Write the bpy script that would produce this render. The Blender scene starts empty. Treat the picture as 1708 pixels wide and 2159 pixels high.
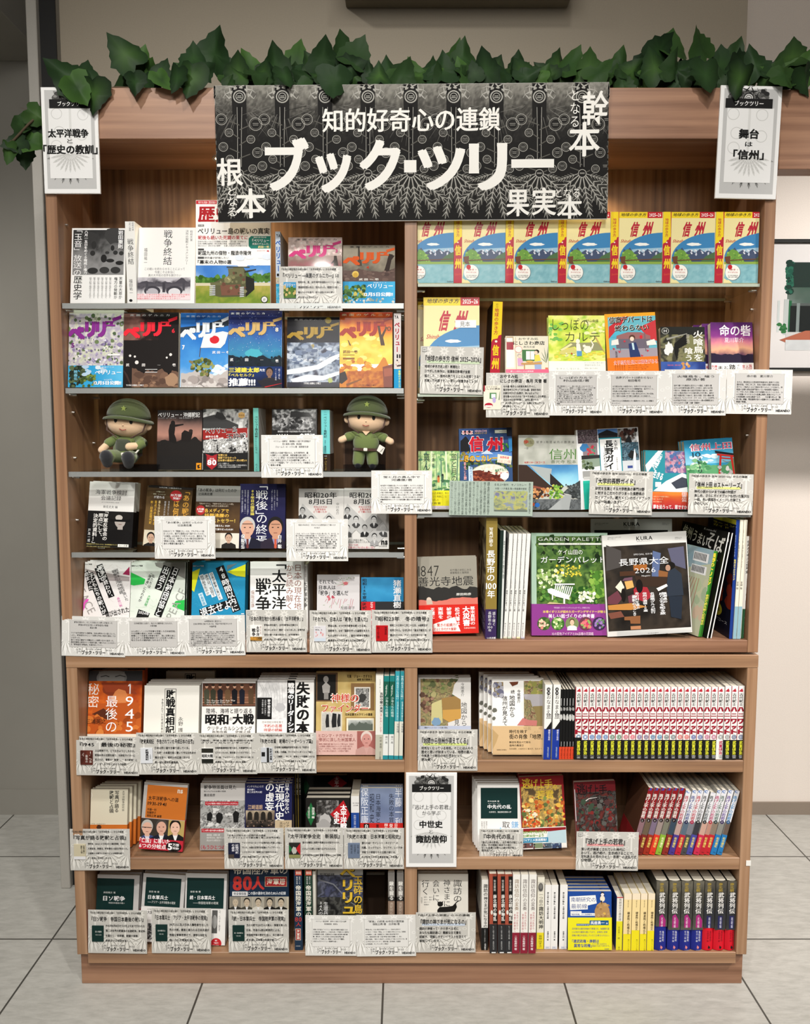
import bpy, math, random
import numpy as np
from mathutils import Matrix, Vector

SC = bpy.context.scene
COL = SC.collection
# ------------------------------------------------------------------ camera, world, light, exposure
F_PX, CX, CY = 1740.0, 854.0, 1079.5
PITCH = math.radians(5.3)
DIST, EYE = 1.95, 1.376
CAMP = Vector((0, -DIST, EYE))
cam_d = bpy.data.cameras.new('camera'); cam = bpy.data.objects.new('camera', cam_d); COL.objects.link(cam)
cam.location = CAMP
cam.rotation_euler = (math.radians(90) - PITCH, 0, 0)
cam_d.sensor_fit = 'VERTICAL'; cam_d.sensor_height = 36.0
cam_d.lens = 36.0 * F_PX / 2159.0
cam_d.clip_start = 0.05
SC.camera = cam

w = bpy.data.worlds.new('shop_interior_light'); SC.world = w; w.use_nodes = True
w.node_tree.nodes['Background'].inputs[0].default_value = (1.0, 0.955, 0.89, 1)
w.node_tree.nodes['Background'].inputs[1].default_value = 0.12

def lamp(name, kind, loc, target, power, size=0.05, spot=70, blend=0.5, col=(1, 0.965, 0.915)):
    l = bpy.data.lights.new(name, kind); l.energy = power; l.color = col
    if kind == 'SPOT':
        l.spot_size = math.radians(spot); l.spot_blend = blend; l.shadow_soft_size = size
    elif kind == 'AREA':
        l.size = size
    else:
        l.shadow_soft_size = size
    o = bpy.data.objects.new(name, l); COL.objects.link(o)
    o.location = loc
    o.rotation_euler = (Vector(target) - Vector(loc)).to_track_quat('-Z', 'Y').to_euler()
    return o

lamp('ceiling_or_fill_spot', 'SPOT', (-0.85, -1.45, 3.05), (-0.35, 0.1, 1.2), 74, 0.05, 84, 0.6)
lamp('ceiling_or_fill_spot', 'SPOT', (0.35, -1.6, 3.05), (0.25, 0.1, 1.0), 66, 0.05, 84, 0.6)
lamp('ceiling_or_fill_spot', 'SPOT', (-0.45, -2.3, 3.05), (-0.2, 0.1, 0.42), 210, 0.05, 46, 1.0)  # added fill spot that brightens the lower shelves
lamp('ceiling_or_fill_spot', 'SPOT', (0.85, -2.3, 3.05), (0.3, 0.1, 0.42), 150, 0.05, 44, 1.0)  # second added spot, also only to lift the lower shelves
lamp('ceiling_or_fill_spot', 'SPOT', (2.5, -1.3, 3.05), (1.55, 0.95, 0.75), 520, 0.06, 62, 0.7, (1, 0.945, 0.9))
lamp('ceiling_or_fill_spot', 'SPOT', (-2.2, -0.7, 3.05), (-1.35, 0.95, 0.2), 95, 0.06, 70, 0.8, (1, 0.96, 0.9))  # added to brighten the grey wall at left, no known fitting
lamp('front_fill_light', 'AREA', (0.0, -3.2, 3.0), (0, -0.6, 0.0), 85, 1.4)  # made-up soft fill from the front, not a known ceiling panel
SC.view_settings.view_transform = 'Standard'
SC.view_settings.look = 'None'
SC.view_settings.exposure = -0.22
SC.view_settings.gamma = 1.0
SC.view_settings.use_curve_mapping = False
SC.cycles.max_bounces = 6
SC.cycles.transparent_max_bounces = 16
SC.cycles.caustics_reflective = False
SC.cycles.caustics_refractive = False

# ------------------------------------------------------------------ photo -> place
def ray(px, py):
    F = Vector((0, math.cos(PITCH), -math.sin(PITCH))); U = Vector((0, math.sin(PITCH), math.cos(PITCH)))
    return F + Vector((1, 0, 0)) * ((px - CX) / F_PX) - U * ((py - CY) / F_PX)
def hit(px, py, p0, n):
    d = ray(px, py); n = Vector(n)
    return CAMP + d * ((Vector(p0) - CAMP).dot(n) / d.dot(n))
def at(px, py, Y):
    return hit(px, py, (0, Y, 0), (0, 1, 0))
def X_(px, py, Y): return at(px, py, Y).x
def Z_(py, Y): return at(CX, py, Y).z

# ------------------------------------------------------------------ colour
def lin(c):
    return c / 12.92 if c <= 0.04045 else ((c + 0.055) / 1.055) ** 2.4
_hc = {}
def hx(s):
    if not isinstance(s, str): return s
    if s not in _hc:
        q = s if len(s) == 6 else ''.join(ch * 2 for ch in s)
        _hc[s] = tuple(lin(int(q[i:i + 2], 16) / 255) for i in (0, 2, 4)) + (1.0,)
    return _hc[s]

# ------------------------------------------------------------------ materials
def new_mat(name):
    m = bpy.data.materials.new(name); m.use_nodes = True
    nt = m.node_tree; b = nt.nodes['Principled BSDF']
    return m, nt, b
def plain(name, col, rough=0.5, metal=0.0, coat=0.0, bump=0.0, bscale=200.0):
    m, nt, b = new_mat(name)
    b.inputs['Base Color'].default_value = hx(col); b.inputs['Roughness'].default_value = rough
    b.inputs['Metallic'].default_value = metal
    if coat: b.inputs['Coat Weight'].default_value = coat
    tc = nt.nodes.new('ShaderNodeTexCoord'); n = nt.nodes.new('ShaderNodeTexNoise')
    n.inputs['Scale'].default_value = bscale; n.inputs['Detail'].default_value = 4
    nt.links.new(tc.outputs['Object'], n.inputs['Vector'])
    mr = nt.nodes.new('ShaderNodeMapRange')
    mr.inputs[3].default_value = 0.93; mr.inputs[4].default_value = 1.05
    nt.links.new(n.outputs[0], mr.inputs[0])
    mx = nt.nodes.new('ShaderNodeMix'); mx.data_type = 'RGBA'; mx.blend_type = 'MULTIPLY'
    mx.inputs[0].default_value = 1.0; mx.inputs[6].default_value = hx(col)
    nt.links.new(mr.outputs[0], mx.inputs[7]); nt.links.new(mx.outputs[2], b.inputs['Base Color'])
    if bump:
        bp = nt.nodes.new('ShaderNodeBump'); bp.inputs['Strength'].default_value = bump; bp.inputs['Distance'].default_value = 0.002
        nt.links.new(n.outputs[0], bp.inputs['Height']); nt.links.new(bp.outputs[0], b.inputs['Normal'])
    return m
def printed(name, rough, coat=0.0):
    m, nt, b = new_mat(name)
    a = nt.nodes.new('ShaderNodeVertexColor'); a.layer_name = 'Col'
    tc = nt.nodes.new('ShaderNodeTexCoord'); n = nt.nodes.new('ShaderNodeTexNoise'); n.inputs['Scale'].default_value = 900
    nt.links.new(tc.outputs['Object'], n.inputs['Vector'])
    mr = nt.nodes.new('ShaderNodeMapRange'); mr.inputs[3].default_value = 0.96; mr.inputs[4].default_value = 1.03
    nt.links.new(n.outputs[0], mr.inputs[0])
    mx = nt.nodes.new('ShaderNodeMix'); mx.data_type = 'RGBA'; mx.blend_type = 'MULTIPLY'; mx.inputs[0].default_value = 1
    nt.links.new(a.outputs[0], mx.inputs[6]); nt.links.new(mr.outputs[0], mx.inputs[7])
    nt.links.new(mx.outputs[2], b.inputs['Base Color'])
    b.inputs['Roughness'].default_value = rough; b.inputs['Specular IOR Level'].default_value = 0.13
    if coat:
        b.inputs['Coat Weight'].default_value = coat; b.inputs['Coat Roughness'].default_value = 0.06
    return m
def wood(name, dark, mid, light, axis, rough=0.42, fine=1.0):
    m, nt, b = new_mat(name)
    tc = nt.nodes.new('ShaderNodeTexCoord'); mp = nt.nodes.new('ShaderNodeMapping')
    s = {'x': (0.35, 5, 5), 'z': (6, 6, 0.3), 'y': (5, 0.35, 5)}[axis]
    mp.inputs['Scale'].default_value = s
    nt.links.new(tc.outputs['Object'], mp.inputs[0])
    n1 = nt.nodes.new('ShaderNodeTexNoise'); n1.inputs['Scale'].default_value = 2.2 * fine; n1.inputs['Detail'].default_value = 5; n1.inputs['Distortion'].default_value = 1.2
    nt.links.new(mp.outputs[0], n1.inputs['Vector'])
    mp2 = nt.nodes.new('ShaderNodeMapping'); mp2.inputs['Scale'].default_value = tuple(v * (9 if v > 1 else 2.2) for v in s)
    nt.links.new(tc.outputs['Object'], mp2.inputs[0])
    n2 = nt.nodes.new('ShaderNodeTexNoise'); n2.inputs['Scale'].default_value = 2.8 * fine; n2.inputs['Detail'].default_value = 7; n2.inputs['Roughness'].default_value = 0.68; n2.inputs['Distortion'].default_value = 0.4
    nt.links.new(mp2.outputs[0], n2.inputs['Vector'])
    wv = nt.nodes.new('ShaderNodeTexWave'); wv.bands_direction = {'x': 'Z', 'z': 'X', 'y': 'X'}[axis]
    wv.inputs['Scale'].default_value = 2.4; wv.inputs['Distortion'].default_value = 7; wv.inputs['Detail'].default_value = 2; wv.inputs['Detail Scale'].default_value = 0.9
    nt.links.new(mp.outputs[0], wv.inputs['Vector'])
    ad = nt.nodes.new('ShaderNodeMath'); ad.operation = 'MULTIPLY_ADD'; ad.inputs[1].default_value = 0.13
    nt.links.new(wv.outputs[1], ad.inputs[0]); nt.links.new(n1.outputs[0], ad.inputs[2])
    ad2 = nt.nodes.new('ShaderNodeMath'); ad2.operation = 'MULTIPLY_ADD'; ad2.inputs[1].default_value = 0.5
    nt.links.new(n2.outputs[0], ad2.inputs[0]); nt.links.new(ad.outputs[0], ad2.inputs[2])
    cr = nt.nodes.new('ShaderNodeValToRGB')
    cr.color_ramp.elements[0].position = 0.52; cr.color_ramp.elements[0].color = hx(dark)
    cr.color_ramp.elements[1].position = 1.0; cr.color_ramp.elements[1].color = hx(light)
    e = cr.color_ramp.elements.new(0.77); e.color = hx(mid)
    nt.links.new(ad2.outputs[0], cr.inputs[0]); nt.links.new(cr.outputs[0], b.inputs['Base Color'])
    b.inputs['Roughness'].default_value = rough
    bp = nt.nodes.new('ShaderNodeBump'); bp.inputs['Strength'].default_value = 0.12; bp.inputs['Distance'].default_value = 0.001
    nt.links.new(ad2.outputs[0], bp.inputs['Height']); nt.links.new(bp.outputs[0], b.inputs['Normal'])
    return m
def clear(name, tint, gloss):
    m = bpy.data.materials.new(name); m.use_nodes = True; nt = m.node_tree; nt.nodes.clear()
    o = nt.nodes.new('ShaderNodeOutputMaterial'); t = nt.nodes.new('ShaderNodeBsdfTransparent'); g = nt.nodes.new('ShaderNodeBsdfGlossy')
    t.inputs[0].default_value = tint; g.inputs['Roughness'].default_value = 0.05
    fr = nt.nodes.new('ShaderNodeFresnel'); fr.inputs[0].default_value = 1.45
    mu = nt.nodes.new('ShaderNodeMath'); mu.operation = 'MULTIPLY'; mu.inputs[1].default_value = gloss
    nt.links.new(fr.outputs[0], mu.inputs[0])
    ge = nt.nodes.new('ShaderNodeNewGeometry'); om = nt.nodes.new('ShaderNodeMath'); om.operation = 'SUBTRACT'; om.inputs[0].default_value = 1.0
    nt.links.new(ge.outputs['Backfacing'], om.inputs[1])
    m2 = nt.nodes.new('ShaderNodeMath'); m2.operation = 'MULTIPLY'; nt.links.new(mu.outputs[0], m2.inputs[0]); nt.links.new(om.outputs[0], m2.inputs[1])
    mx = nt.nodes.new('ShaderNodeMixShader')
    nt.links.new(m2.outputs[0], mx.inputs[0]); nt.links.new(t.outputs[0], mx.inputs[1]); nt.links.new(g.outputs[0], mx.inputs[2])
    nt.links.new(mx.outputs[0], o.inputs[0])
    return m

M = {}
M['leaf'] = printed('ivy_leaf', 0.5)
M['matte'] = printed('printed_matte_paper', 0.65)
M['gloss'] = printed('printed_glossy_paper', 0.55, 0.18)
M['page'] = plain('page_edges', 'd2ccbc', 0.8, bscale=600)
M['wood_x'] = wood('walnut_boards_along', '704c36', '916a52', 'a87f63', 'x')
M['wood_z'] = wood('walnut_boards_upright', '755139', '967054', 'ae8564', 'z')
M['wood_back'] = wood('walnut_back_panel', '5a3f2a', '7d5a3d', '97704d', 'z', 0.5)
M['wood_low'] = wood('oak_boards_along', '80604a', '9f7a5b', 'b48f70', 'x')
M['wood_lowz'] = wood('oak_boards_upright', '80604a', '9f7a5b', 'b48f70', 'z')
M['alu'] = plain('brushed_aluminium', 'b9bcba', 0.38, 0.6)
M['chrome'] = plain('chrome', 'd8d8d4', 0.15, 1.0)
M['glass'] = clear('shelf_glass', (0.93, 0.965, 0.945, 1), 1.0)
M['glass_edge'] = plain('polished_glass_edge', 'b9c4b4', 0.2)
M['acrylic'] = clear('clear_acrylic', (0.95, 0.96, 0.965, 1), 1.0)
M['acrylic_smoke'] = clear('grey_acrylic', (0.62, 0.62, 0.64, 1), 1.0)
M['wall'] = plain('painted_wall', 'a89e8d', 0.85, bump=0.15, bscale=260)
M['wall_white'] = plain('white_wall', 'e6ddd4', 0.85, bump=0.12, bscale=260)
M['wall_grey'] = plain('grey_panel_wall', '9b9890', 0.75, bscale=6)
M['base'] = plain('vinyl_baseboard', '8d8073', 0.6)
M['post'] = plain('pale_grey_steel', 'b4b1aa', 0.45)
M['black'] = plain('gap_shade_black', '141414', 0.7)  # shade inside the gap, put in as a black colour
M['soffit'] = plain('grey_soffit', '77705f', 0.85)

# ------------------------------------------------------------------ mesh builder
class MB:
    def __init__(s):
        s.v = []; s.f = []; s.c = []; s.m = []; s.n = 0; s.mats = []
    def mi(s, mat):
        if mat not in s.mats: s.mats.append(mat)
        return s.mats.index(mat)
    def add(s, verts, faces, col, mat):
        verts = np.asarray(verts, dtype=float).reshape(-1, 3)
        k = s.n; s.v.append(verts); s.n += len(verts)
        s.f.extend([[i + k for i in f] for f in faces])
        s.m.extend([s.mi(mat)] * len(faces))
        c = np.asarray(col if not isinstance(col, str) else hx(col), dtype=float)
        s.c.append(np.tile(c, (len(verts), 1)) if c.ndim == 1 else c)
    def box(s, x0, x1, y0, y1, z0, z1, col='fff', mat='matte'):
        v = [(x, y, z) for x in (x0, x1) for y in (y0, y1) for z in (z0, z1)]
        f = [(0, 1, 3, 2), (4, 6, 7, 5), (0, 4, 5, 1), (2, 3, 7, 6), (0, 2, 6, 4), (1, 5, 7, 3)]
        s.add(v, f, col, mat)
    def build(s, name, parent=None, smooth=False):
        me = bpy.data.meshes.new(name)
        me.from_pydata(np.concatenate(s.v).tolist(), [], s.f)
        for k in s.mats: me.materials.append(M[k])
        me.polygons.foreach_set('material_index', s.m)
        ca = me.color_attributes.new('Col', 'FLOAT_COLOR', 'POINT')
        ca.data.foreach_set('color', np.concatenate(s.c).astype(np.float32).ravel())
        if smooth: me.polygons.foreach_set('use_smooth', [True] * len(s.f))
        me.update()
        o = bpy.data.objects.new(name, me); COL.objects.link(o)
        if parent is not None: o.parent = parent
        return o
def tag(o, label, cat, group=None):
    o['label'] = label; o['category'] = cat
    if group: o['group'] = group
    return o
def empty(name, label, cat, group=None, matrix=None):
    o = bpy.data.objects.new(name, None); COL.objects.link(o); o.empty_display_size = 0.02
    if matrix is not None: o.matrix_world = matrix
    return tag(o, label, cat, group)
def struct(o, label=None):
    o['kind'] = 'structure'
    if label: o['label'] = label
    return o
def bevel(o, wd=0.0015, seg=1):
    m = o.modifiers.new('edge', 'BEVEL'); m.width = wd; m.segments = seg; m.limit_method = 'ANGLE'
    return o

# ------------------------------------------------------------------ lettering
_tmp = bpy.data.scenes.new('lettering_bench')
_cu = bpy.data.curves.new('lettering', 'FONT'); _to = bpy.data.objects.new('lettering', _cu); _tmp.collection.objects.link(_to)
_cu.fill_mode = 'FRONT' if _cu.dimensions == '2D' else 'NONE'
_gc = {}
OFF = {0: 0.0, 1: 0.006, 2: 0.01, 3: 0.012, -1: -0.01}
DUP = {0: ((0, 0),), -1: ((0, 0),), 1: ((-.014, -.008), (.014, .008)), 2: ((-.028, -.018), (.028, .018), (-.028, .018), (.028, -.018)), 3: ((-.07, -.04), (.07, .04), (-.07, .04), (.07, -.04), (0, 0))}
def glyph(ch, b, res):
    k = (ch, b, res)
    if k not in _gc:
        _cu.body = ch; _cu.offset = OFF[b]; _cu.resolution_u = res
        vl = _tmp.view_layers[0]; vl.update()
        me = bpy.data.meshes.new_from_object(_to.evaluated_get(vl.depsgraph))
        n = len(me.vertices); co = np.zeros(n * 3); me.vertices.foreach_get('co', co)
        fs = [list(p.vertices) for p in me.polygons]
        bpy.data.meshes.remove(me)
        _gc[k] = (co.reshape(-1, 3)[:, :2].copy(), fs)
    return _gc[k]
ROT = 'ー〜～-―–「」『』（）()…＝=|─'
TR = '、。，．'
SMALL = 'っゃゅょぁぃぅぇぉッャュョァィゥェォ'
def layout(text, vert, b, res):
    """ink of a line of text in em units: (list of (verts, faces), bounds)"""
    out = []; pen = 0.0
    for ch in text:
        if ch == ' ': pen += 0.33; continue
        if ch == '　': pen += 1.0; continue
        g, fs = glyph(ch, b, res)
        if len(g) == 0: pen += 0.5; continue
        if vert:
            p = g.copy()
            if ord(ch) < 256: p[:, 0] += 0.5 - (p[:, 0].min() + p[:, 0].max()) / 2; p[:, 1] += 0.03
            if ch in ROT:
                q = p - np.array([0.5, 0.38]); p = np.stack([q[:, 1], -q[:, 0]], 1) + np.array([0.5, 0.38])
            elif ch in TR: p = p + np.array([0.6, 0.55])
            elif ch in SMALL: p = p + np.array([0.08, 0.1])
            p[:, 1] -= pen; pen += 1.0
        else:
            p = g.copy()
            if ord(ch) < 0x2000:
                x0 = p[:, 0].min(); adv = p[:, 0].max() - x0
                p[:, 0] += pen - x0 + 0.04; pen += adv + 0.12
            else:
                p[:, 0] += pen; pen += 1.0
        out.append((p, fs))
    return out

# ------------------------------------------------------------------ value noise for printed pictures
def vnoise(nx, ny, sc, seed, octv=4):
    rs = np.random.RandomState(seed); a = np.zeros((ny, nx)); amp = 1.0; tot = 0
    for o in range(octv):
        gx, gy = max(2, int(sc * 2 ** o) + 2), max(2, int(sc * 2 ** o * ny / nx) + 2)
        L = rs.rand(gy + 1, gx + 1)
        xs = np.linspace(0, gx - 1.001, nx); ys = np.linspace(0, gy - 1.001, ny)
        xi, yi = xs.astype(int), ys.astype(int); fx, fy = xs - xi, ys - yi
        fx = fx * fx * (3 - 2 * fx); fy = (fy * fy * (3 - 2 * fy))[:, None]
        r0 = L[yi][:, xi] * (1 - fx) + L[yi][:, xi + 1] * fx
        r1 = L[yi + 1][:, xi] * (1 - fx) + L[yi + 1][:, xi + 1] * fx
        a += amp * (r0 * (1 - fy) + r1 * fy); tot += amp; amp *= 0.6
    a /= tot
    return (a - a.min()) / (a.max() - a.min() + 1e-9)
def pal_map(t, pal):
    P = np.array([hx(c) for c in pal]); k = len(P) - 1
    t = np.clip(t, 0, 1) * k; i = np.minimum(t.astype(int), k - 1) if k > 0 else t.astype(int) * 0
    f = (t - i)[..., None]
    return P[i] * (1 - f) + P[np.minimum(i + 1, k)] * f

# ------------------------------------------------------------------ a printed face: plane, pixel mapping and printing
CR = [0.0, 0.0, 1.0]
def crop(x0, y0, x1, y1):
    CR[:] = [x0, y0, 1708.0 / (x1 - x0)]
def full(): CR[:] = [0, 0, 1.0]
def cp(x, y): return CR[0] + x / CR[2], CR[1] + y / CR[2]
EPS = 0.00004
class Face:
    """local frame: x along the width, z up the cover, front at y = 0 looking at -y"""
    def __init__(s, bbox, Y, z, lean=0.0, roll=0.0, lift=0.0):
        x0, y0 = cp(bbox[0], bbox[1]); x1, y1 = cp(bbox[2], bbox[3])
        L = math.radians(lean); s.L = L; s.roll = math.radians(roll)
        s.base = Vector((0, Y, z + lift)); s.n = Vector((0, -math.cos(L), math.sin(L))); s.eu = Vector((0, math.sin(L), math.cos(L)))
        ym = (y0 + y1) / 2
        s.xl = hit(x0, ym, s.base, s.n).x; s.xr = hit(x1, ym, s.base, s.n).x
        s.w = s.xr - s.xl
        s.roll0 = roll
        s.h = (hit((x0 + x1) / 2, y0, s.base, s.n) - s.base).dot(s.eu)
        if roll:    # the measured box is centred at mid height; the foot sits to one side
            k = -math.tan(s.roll) * s.h / 2; s.xl += k; s.xr += k
        s.matrix = (Matrix.Translation((s.xl + s.w / 2, Y, z + lift)) @ Matrix.Rotation(-L, 4, 'X') @ Matrix.Rotation(s.roll, 4, 'Y') @ Matrix.Translation((-s.w / 2, 0, 0)))
    def loc(s, x, y):
        """crop pixel -> local (x, z)"""
        p = hit(*cp(x, y), s.base, s.n)
        lx, lz = p.x - s.xl - s.w / 2, (p - s.base).dot(s.eu)
        c, sn = math.cos(-s.roll), math.sin(-s.roll)
        return lx * c + lz * sn + s.w / 2, -lx * sn + lz * c
    def bx(s, x0, y0, x1, y1):
        cx, cz = s.loc((x0 + x1) / 2, (y0 + y1) / 2)
        a = hit(*cp(x0, (y0 + y1) / 2), s.base, s.n); b = hit(*cp(x1, (y0 + y1) / 2), s.base, s.n)
        t = hit(*cp((x0 + x1) / 2, y0), s.base, s.n); u = hit(*cp((x0 + x1) / 2, y1), s.base, s.n)
        hw = (b.x - a.x) / 2; hh = (t - u).length / 2 * (1 if y1 > y0 else -1)
        return cx - hw, cz - hh, cx + hw, cz + hh
class Unit(Face):
    """a face whose printing is given in fractions of the face (0..1 from the top corner)"""
    def __init__(s, w, h): s.w, s.h = w, h; s.roll = 0
    def loc(s, x, y): return x * s.w, (1 - y) * s.h
    def bx(s, x0, y0, x1, y1): return x0 * s.w, (1 - y1) * s.h, x1 * s.w, (1 - y0) * s.h

class Ink:
    def __init__(s, face, mb, mat='matte', y0=0.0):
        s.F, s.mb, s.mat, s.y, s.k = face, mb, mat, y0, 1
        s.clip = None
    inc = 1.0
    def d(s, top=False):
        if not top: s.k += s.inc
        return s.y - EPS * (s.k + (1 if top else 0))
    def K(s, lev):
        """print what follows on one fixed level (None: go on upwards)"""
        if lev is None: s.inc = 1.0; s.k = int(s.k) + 1
        else: s.inc = 0.0; s.k = lev
    def cl(s, x0, z0, x1, z1):
        if s.clip:
            a, b, c, d = s.clip
            x0, x1 = max(x0, a), min(x1, c); z0, z1 = max(z0, b), min(z1, d)
        return x0, z0, x1, z1
    def run(s, ops):
        for o in ops: getattr(s, o[0])(*o[1:])
    def R(s, x0, y0, x1, y1, col):
        a, b, c, d = s.cl(*s.F.bx(x0, y0, x1, y1))
        if c <= a or d <= b: return
        y = s.d(); s.mb.add([(a, y, b), (c, y, b), (c, y, d), (a, y, d)], [(0, 1, 2, 3)], col, s.mat)
    def P(s, pts, col):
        y = s.d(); q = [s.F.loc(*p) for p in pts]
        if s.clip:
            a, b, c, d = s.clip
            q = [(min(max(x, a), c), min(max(z, b), d)) for x, z in q]
        s.mb.add([(x, y, z) for x, z in q], [list(range(len(q)))], col, s.mat)
    def E(s, cx, cy, rx, ry, col, n=24):
        a, b, c, d = s.F.bx(cx - rx, cy - ry, cx + rx, cy + ry); y = s.d()
        q = [((a + c) / 2 + (c - a) / 2 * math.cos(t), (b + d) / 2 + (d - b) / 2 * math.sin(t)) for t in np.linspace(0, 2 * math.pi, n, endpoint=False)]
        if s.clip:
            a, b, c, d = s.clip; q = [(min(max(x, a), c), min(max(z, b), d)) for x, z in q]
        s.mb.add([(x, y, z) for x, z in q], [list(range(n))], col, s.mat)
    def O(s, cx, cy, r, wd, col, n=20):
        """a ring"""
        a, b, c, d = s.F.bx(cx - r, cy - r, cx + r, cy + r); y = s.d(s.inc > 0)
        k = 1 - wd / r; v = []
        if s.clip and (a < s.clip[0] or c > s.clip[2] or b < s.clip[1] or d > s.clip[3]): return
        for t in np.linspace(0, 2 * math.pi, n, endpoint=False):
            for m_ in (1, k): v.append(((a + c) / 2 + m_ * (c - a) / 2 * math.cos(t), y, (b + d) / 2 + m_ * (d - b) / 2 * math.sin(t)))
        s.mb.add(v, [(2 * i, (2 * i + 2) % (2 * n), (2 * i + 3) % (2 * n), 2 * i + 1) for i in range(n)], col, s.mat)
    def L(s, pts, wd, col, tip=None):
        """a stroke through points, wd wide (crop px), tapering to tip"""
        i0 = s.inc; s.inc = min(i0, 0.25); y = s.d(); s.inc = i0; q = np.array([s.F.loc(*p) for p in pts])
        a = s.F.bx(pts[0][0], pts[0][1], pts[0][0] + wd, pts[0][1] + wd); hw = (a[2] - a[0]) / 2
        tw = hw if tip is None else hw * tip
        n = len(q); v = []
        if s.clip:
            A_, B_, C_, D_ = s.clip
            q = np.stack([np.clip(q[:, 0], A_, C_), np.clip(q[:, 1], B_, D_)], 1)
        for i in range(n):
            t = q[min(i + 1, n - 1)] - q[max(i - 1, 0)]; t = t / (np.linalg.norm(t) + 1e-12)
            k = hw + (tw - hw) * i / max(1, n - 1)
            v += [(q[i][0] - t[1] * k, y, q[i][1] + t[0] * k), (q[i][0] + t[1] * k, y, q[i][1] - t[0] * k)]
        s.mb.add(v, [(2 * i, 2 * i + 1, 2 * i + 3, 2 * i + 2) for i in range(n - 1)], col, s.mat)
    def _txt(s, text, box, col, vert, b, rot=0.0, slant=0.0):
        em = max(abs(box[3] - box[1]), abs(box[2] - box[0])) / max(1, len(text))
        res = 1 if em < 0.0045 else 2 if em < 0.014 else 3
        gl = layout(text, vert, b, res)
        if not gl: return
        al = np.concatenate([g for g, _ in gl]); lo, hi = al.min(0), al.max(0); sz = np.maximum(hi - lo, 1e-6)
        if not vert and all(ord(c) > 0x2000 for c in text):
            lo[1], hi[1] = min(lo[1], -0.07), max(hi[1], 0.84); sz = hi - lo
        a, bb, c, d = box; y = s.d(True); r = math.radians(rot); s.k += 0.5 if s.inc else 0.0
        if rot:   # box is given unrotated about its centre
            pass
        nd = len(DUP[b])
        for i_, (g, fs) in enumerate([(g_ + np.array(d_), f_) for g_, f_ in gl for d_ in DUP[b]]):
            q = (g - lo) / sz
            px = a + q[:, 0] * (c - a) + slant * q[:, 1] * (d - bb); pz = bb + q[:, 1] * (d - bb)
            if rot:
                mx, mz = (a + c) / 2, (bb + d) / 2
                dx, dz = px - mx, pz - mz
                px, pz = mx + dx * math.cos(r) + dz * math.sin(r), mz - dx * math.sin(r) + dz * math.cos(r)
            if s.clip:
                A, B, C_, D = s.clip
                if px.max() < A or px.min() > C_ or pz.max() < B or pz.min() > D: continue
                px = np.clip(px, A, C_); pz = np.clip(pz, B, D)
            s.mb.add(np.stack([px, np.full(len(px), y - (i_ % nd) * 8e-6), pz], 1), fs, col, s.mat)
    def T(s, text, x0, y0, x1, y1, col='111', b=0, rot=0, slant=0): s._txt(text, s.F.bx(x0, y0, x1, y1), col, False, b, rot, slant)
    def V(s, text, x0, y0, x1, y1, col='111', b=0, rot=0): s._txt(text, s.F.bx(x0, y0, x1, y1), col, True, b, rot)
    def G(s, lines, x0, y0, x1, y1, col='111', b=0, center=False):
        """a paragraph of lines, one size for all"""
        a, bb, c, d = s.F.bx(x0, y0, x1, y1); n = len(lines); pitch = (d - bb) / n
        ln = [max(0.5, sum(1.0 if ord(ch) > 0x2000 else 0.55 for ch in t)) for t in lines]
        k = (c - a) / max(ln); hgt = min(pitch * 0.84, k * 1.15)
        for i, t in enumerate(lines):
            if not t.strip(): continue
            top = d - i * pitch; wd = ln[i] * k
            xa = a + ((c - a) - wd) / 2 if center else a
            s._txt(t, (xa, top - hgt, xa + wd, top), col, False, b)
    def H(s, x0, y0, x1, y1, pal, mode='n', seed=1, sc=4, n=40, mixv=0.6):
        """a printed picture: pal along noise ('n'), along height + noise ('v')"""
        a, b, c, d = s.cl(*s.F.bx(x0, y0, x1, y1)); y = s.d()
        if c <= a or d <= b: return
        ny = max(4, int(n * (d - b) / (c - a))) if d - b < 3 * (c - a) else n * 3
        t = vnoise(n, ny, sc, seed)
        if mode == 'v':
            vv = np.linspace(0, 1, ny)[:, None]; t = vv + (t - 0.5) * mixv
        elif mode == 'h':
            vv = np.linspace(0, 1, n)[None, :]; t = vv + (t - 0.5) * mixv
        elif mode == 'c':
            t = np.clip((t - 0.5) * 2.2 + 0.5, 0, 1)
        col = pal_map(t, pal).reshape(-1, 4)
        xs = np.linspace(a, c, n); zs = np.linspace(d, b, ny)
        gx, gz = np.meshgrid(xs, zs)
        v = np.stack([gx.ravel(), np.full(gx.size, y), gz.ravel()], 1)
        idx = np.arange(n * ny).reshape(ny, n)
        f = np.stack([idx[1:, :-1], idx[1:, 1:], idx[:-1, 1:], idx[:-1, :-1]], -1).reshape(-1, 4)
        s.mb.add(v, f.tolist(), col, s.mat)
    def J(s, x0, y0, x1, y1, col, amp=0.3, seed=1, n=24):
        """a ragged band: filled from a ragged top edge down to y1"""
        a, b, c, d = s.cl(*s.F.bx(x0, y0, x1, y1)); y = s.d()
        t = vnoise(n, 2, 5, seed)[0]
        xs = np.linspace(a, c, n); top = d - (d - b) * amp * t
        v = [(x, y, b) for x in xs] + [(x, y, z) for x, z in zip(xs, top)]
        s.mb.add(v, [(i, i + 1, n + i + 1, n + i) for i in range(n - 1)], col, s.mat)
    def B(s, cx, cy, r, col, seed=1, n=14, jag=0.35, sy=1.0):
        """an irregular patch"""
        rs = random.Random(seed)
        s.P([(cx + r * (1 - jag * rs.random()) * math.cos(t), cy + r * sy * (1 - jag * rs.random()) * math.sin(t)) for t in np.linspace(0, 2 * math.pi, n, endpoint=False)], col)
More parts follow.
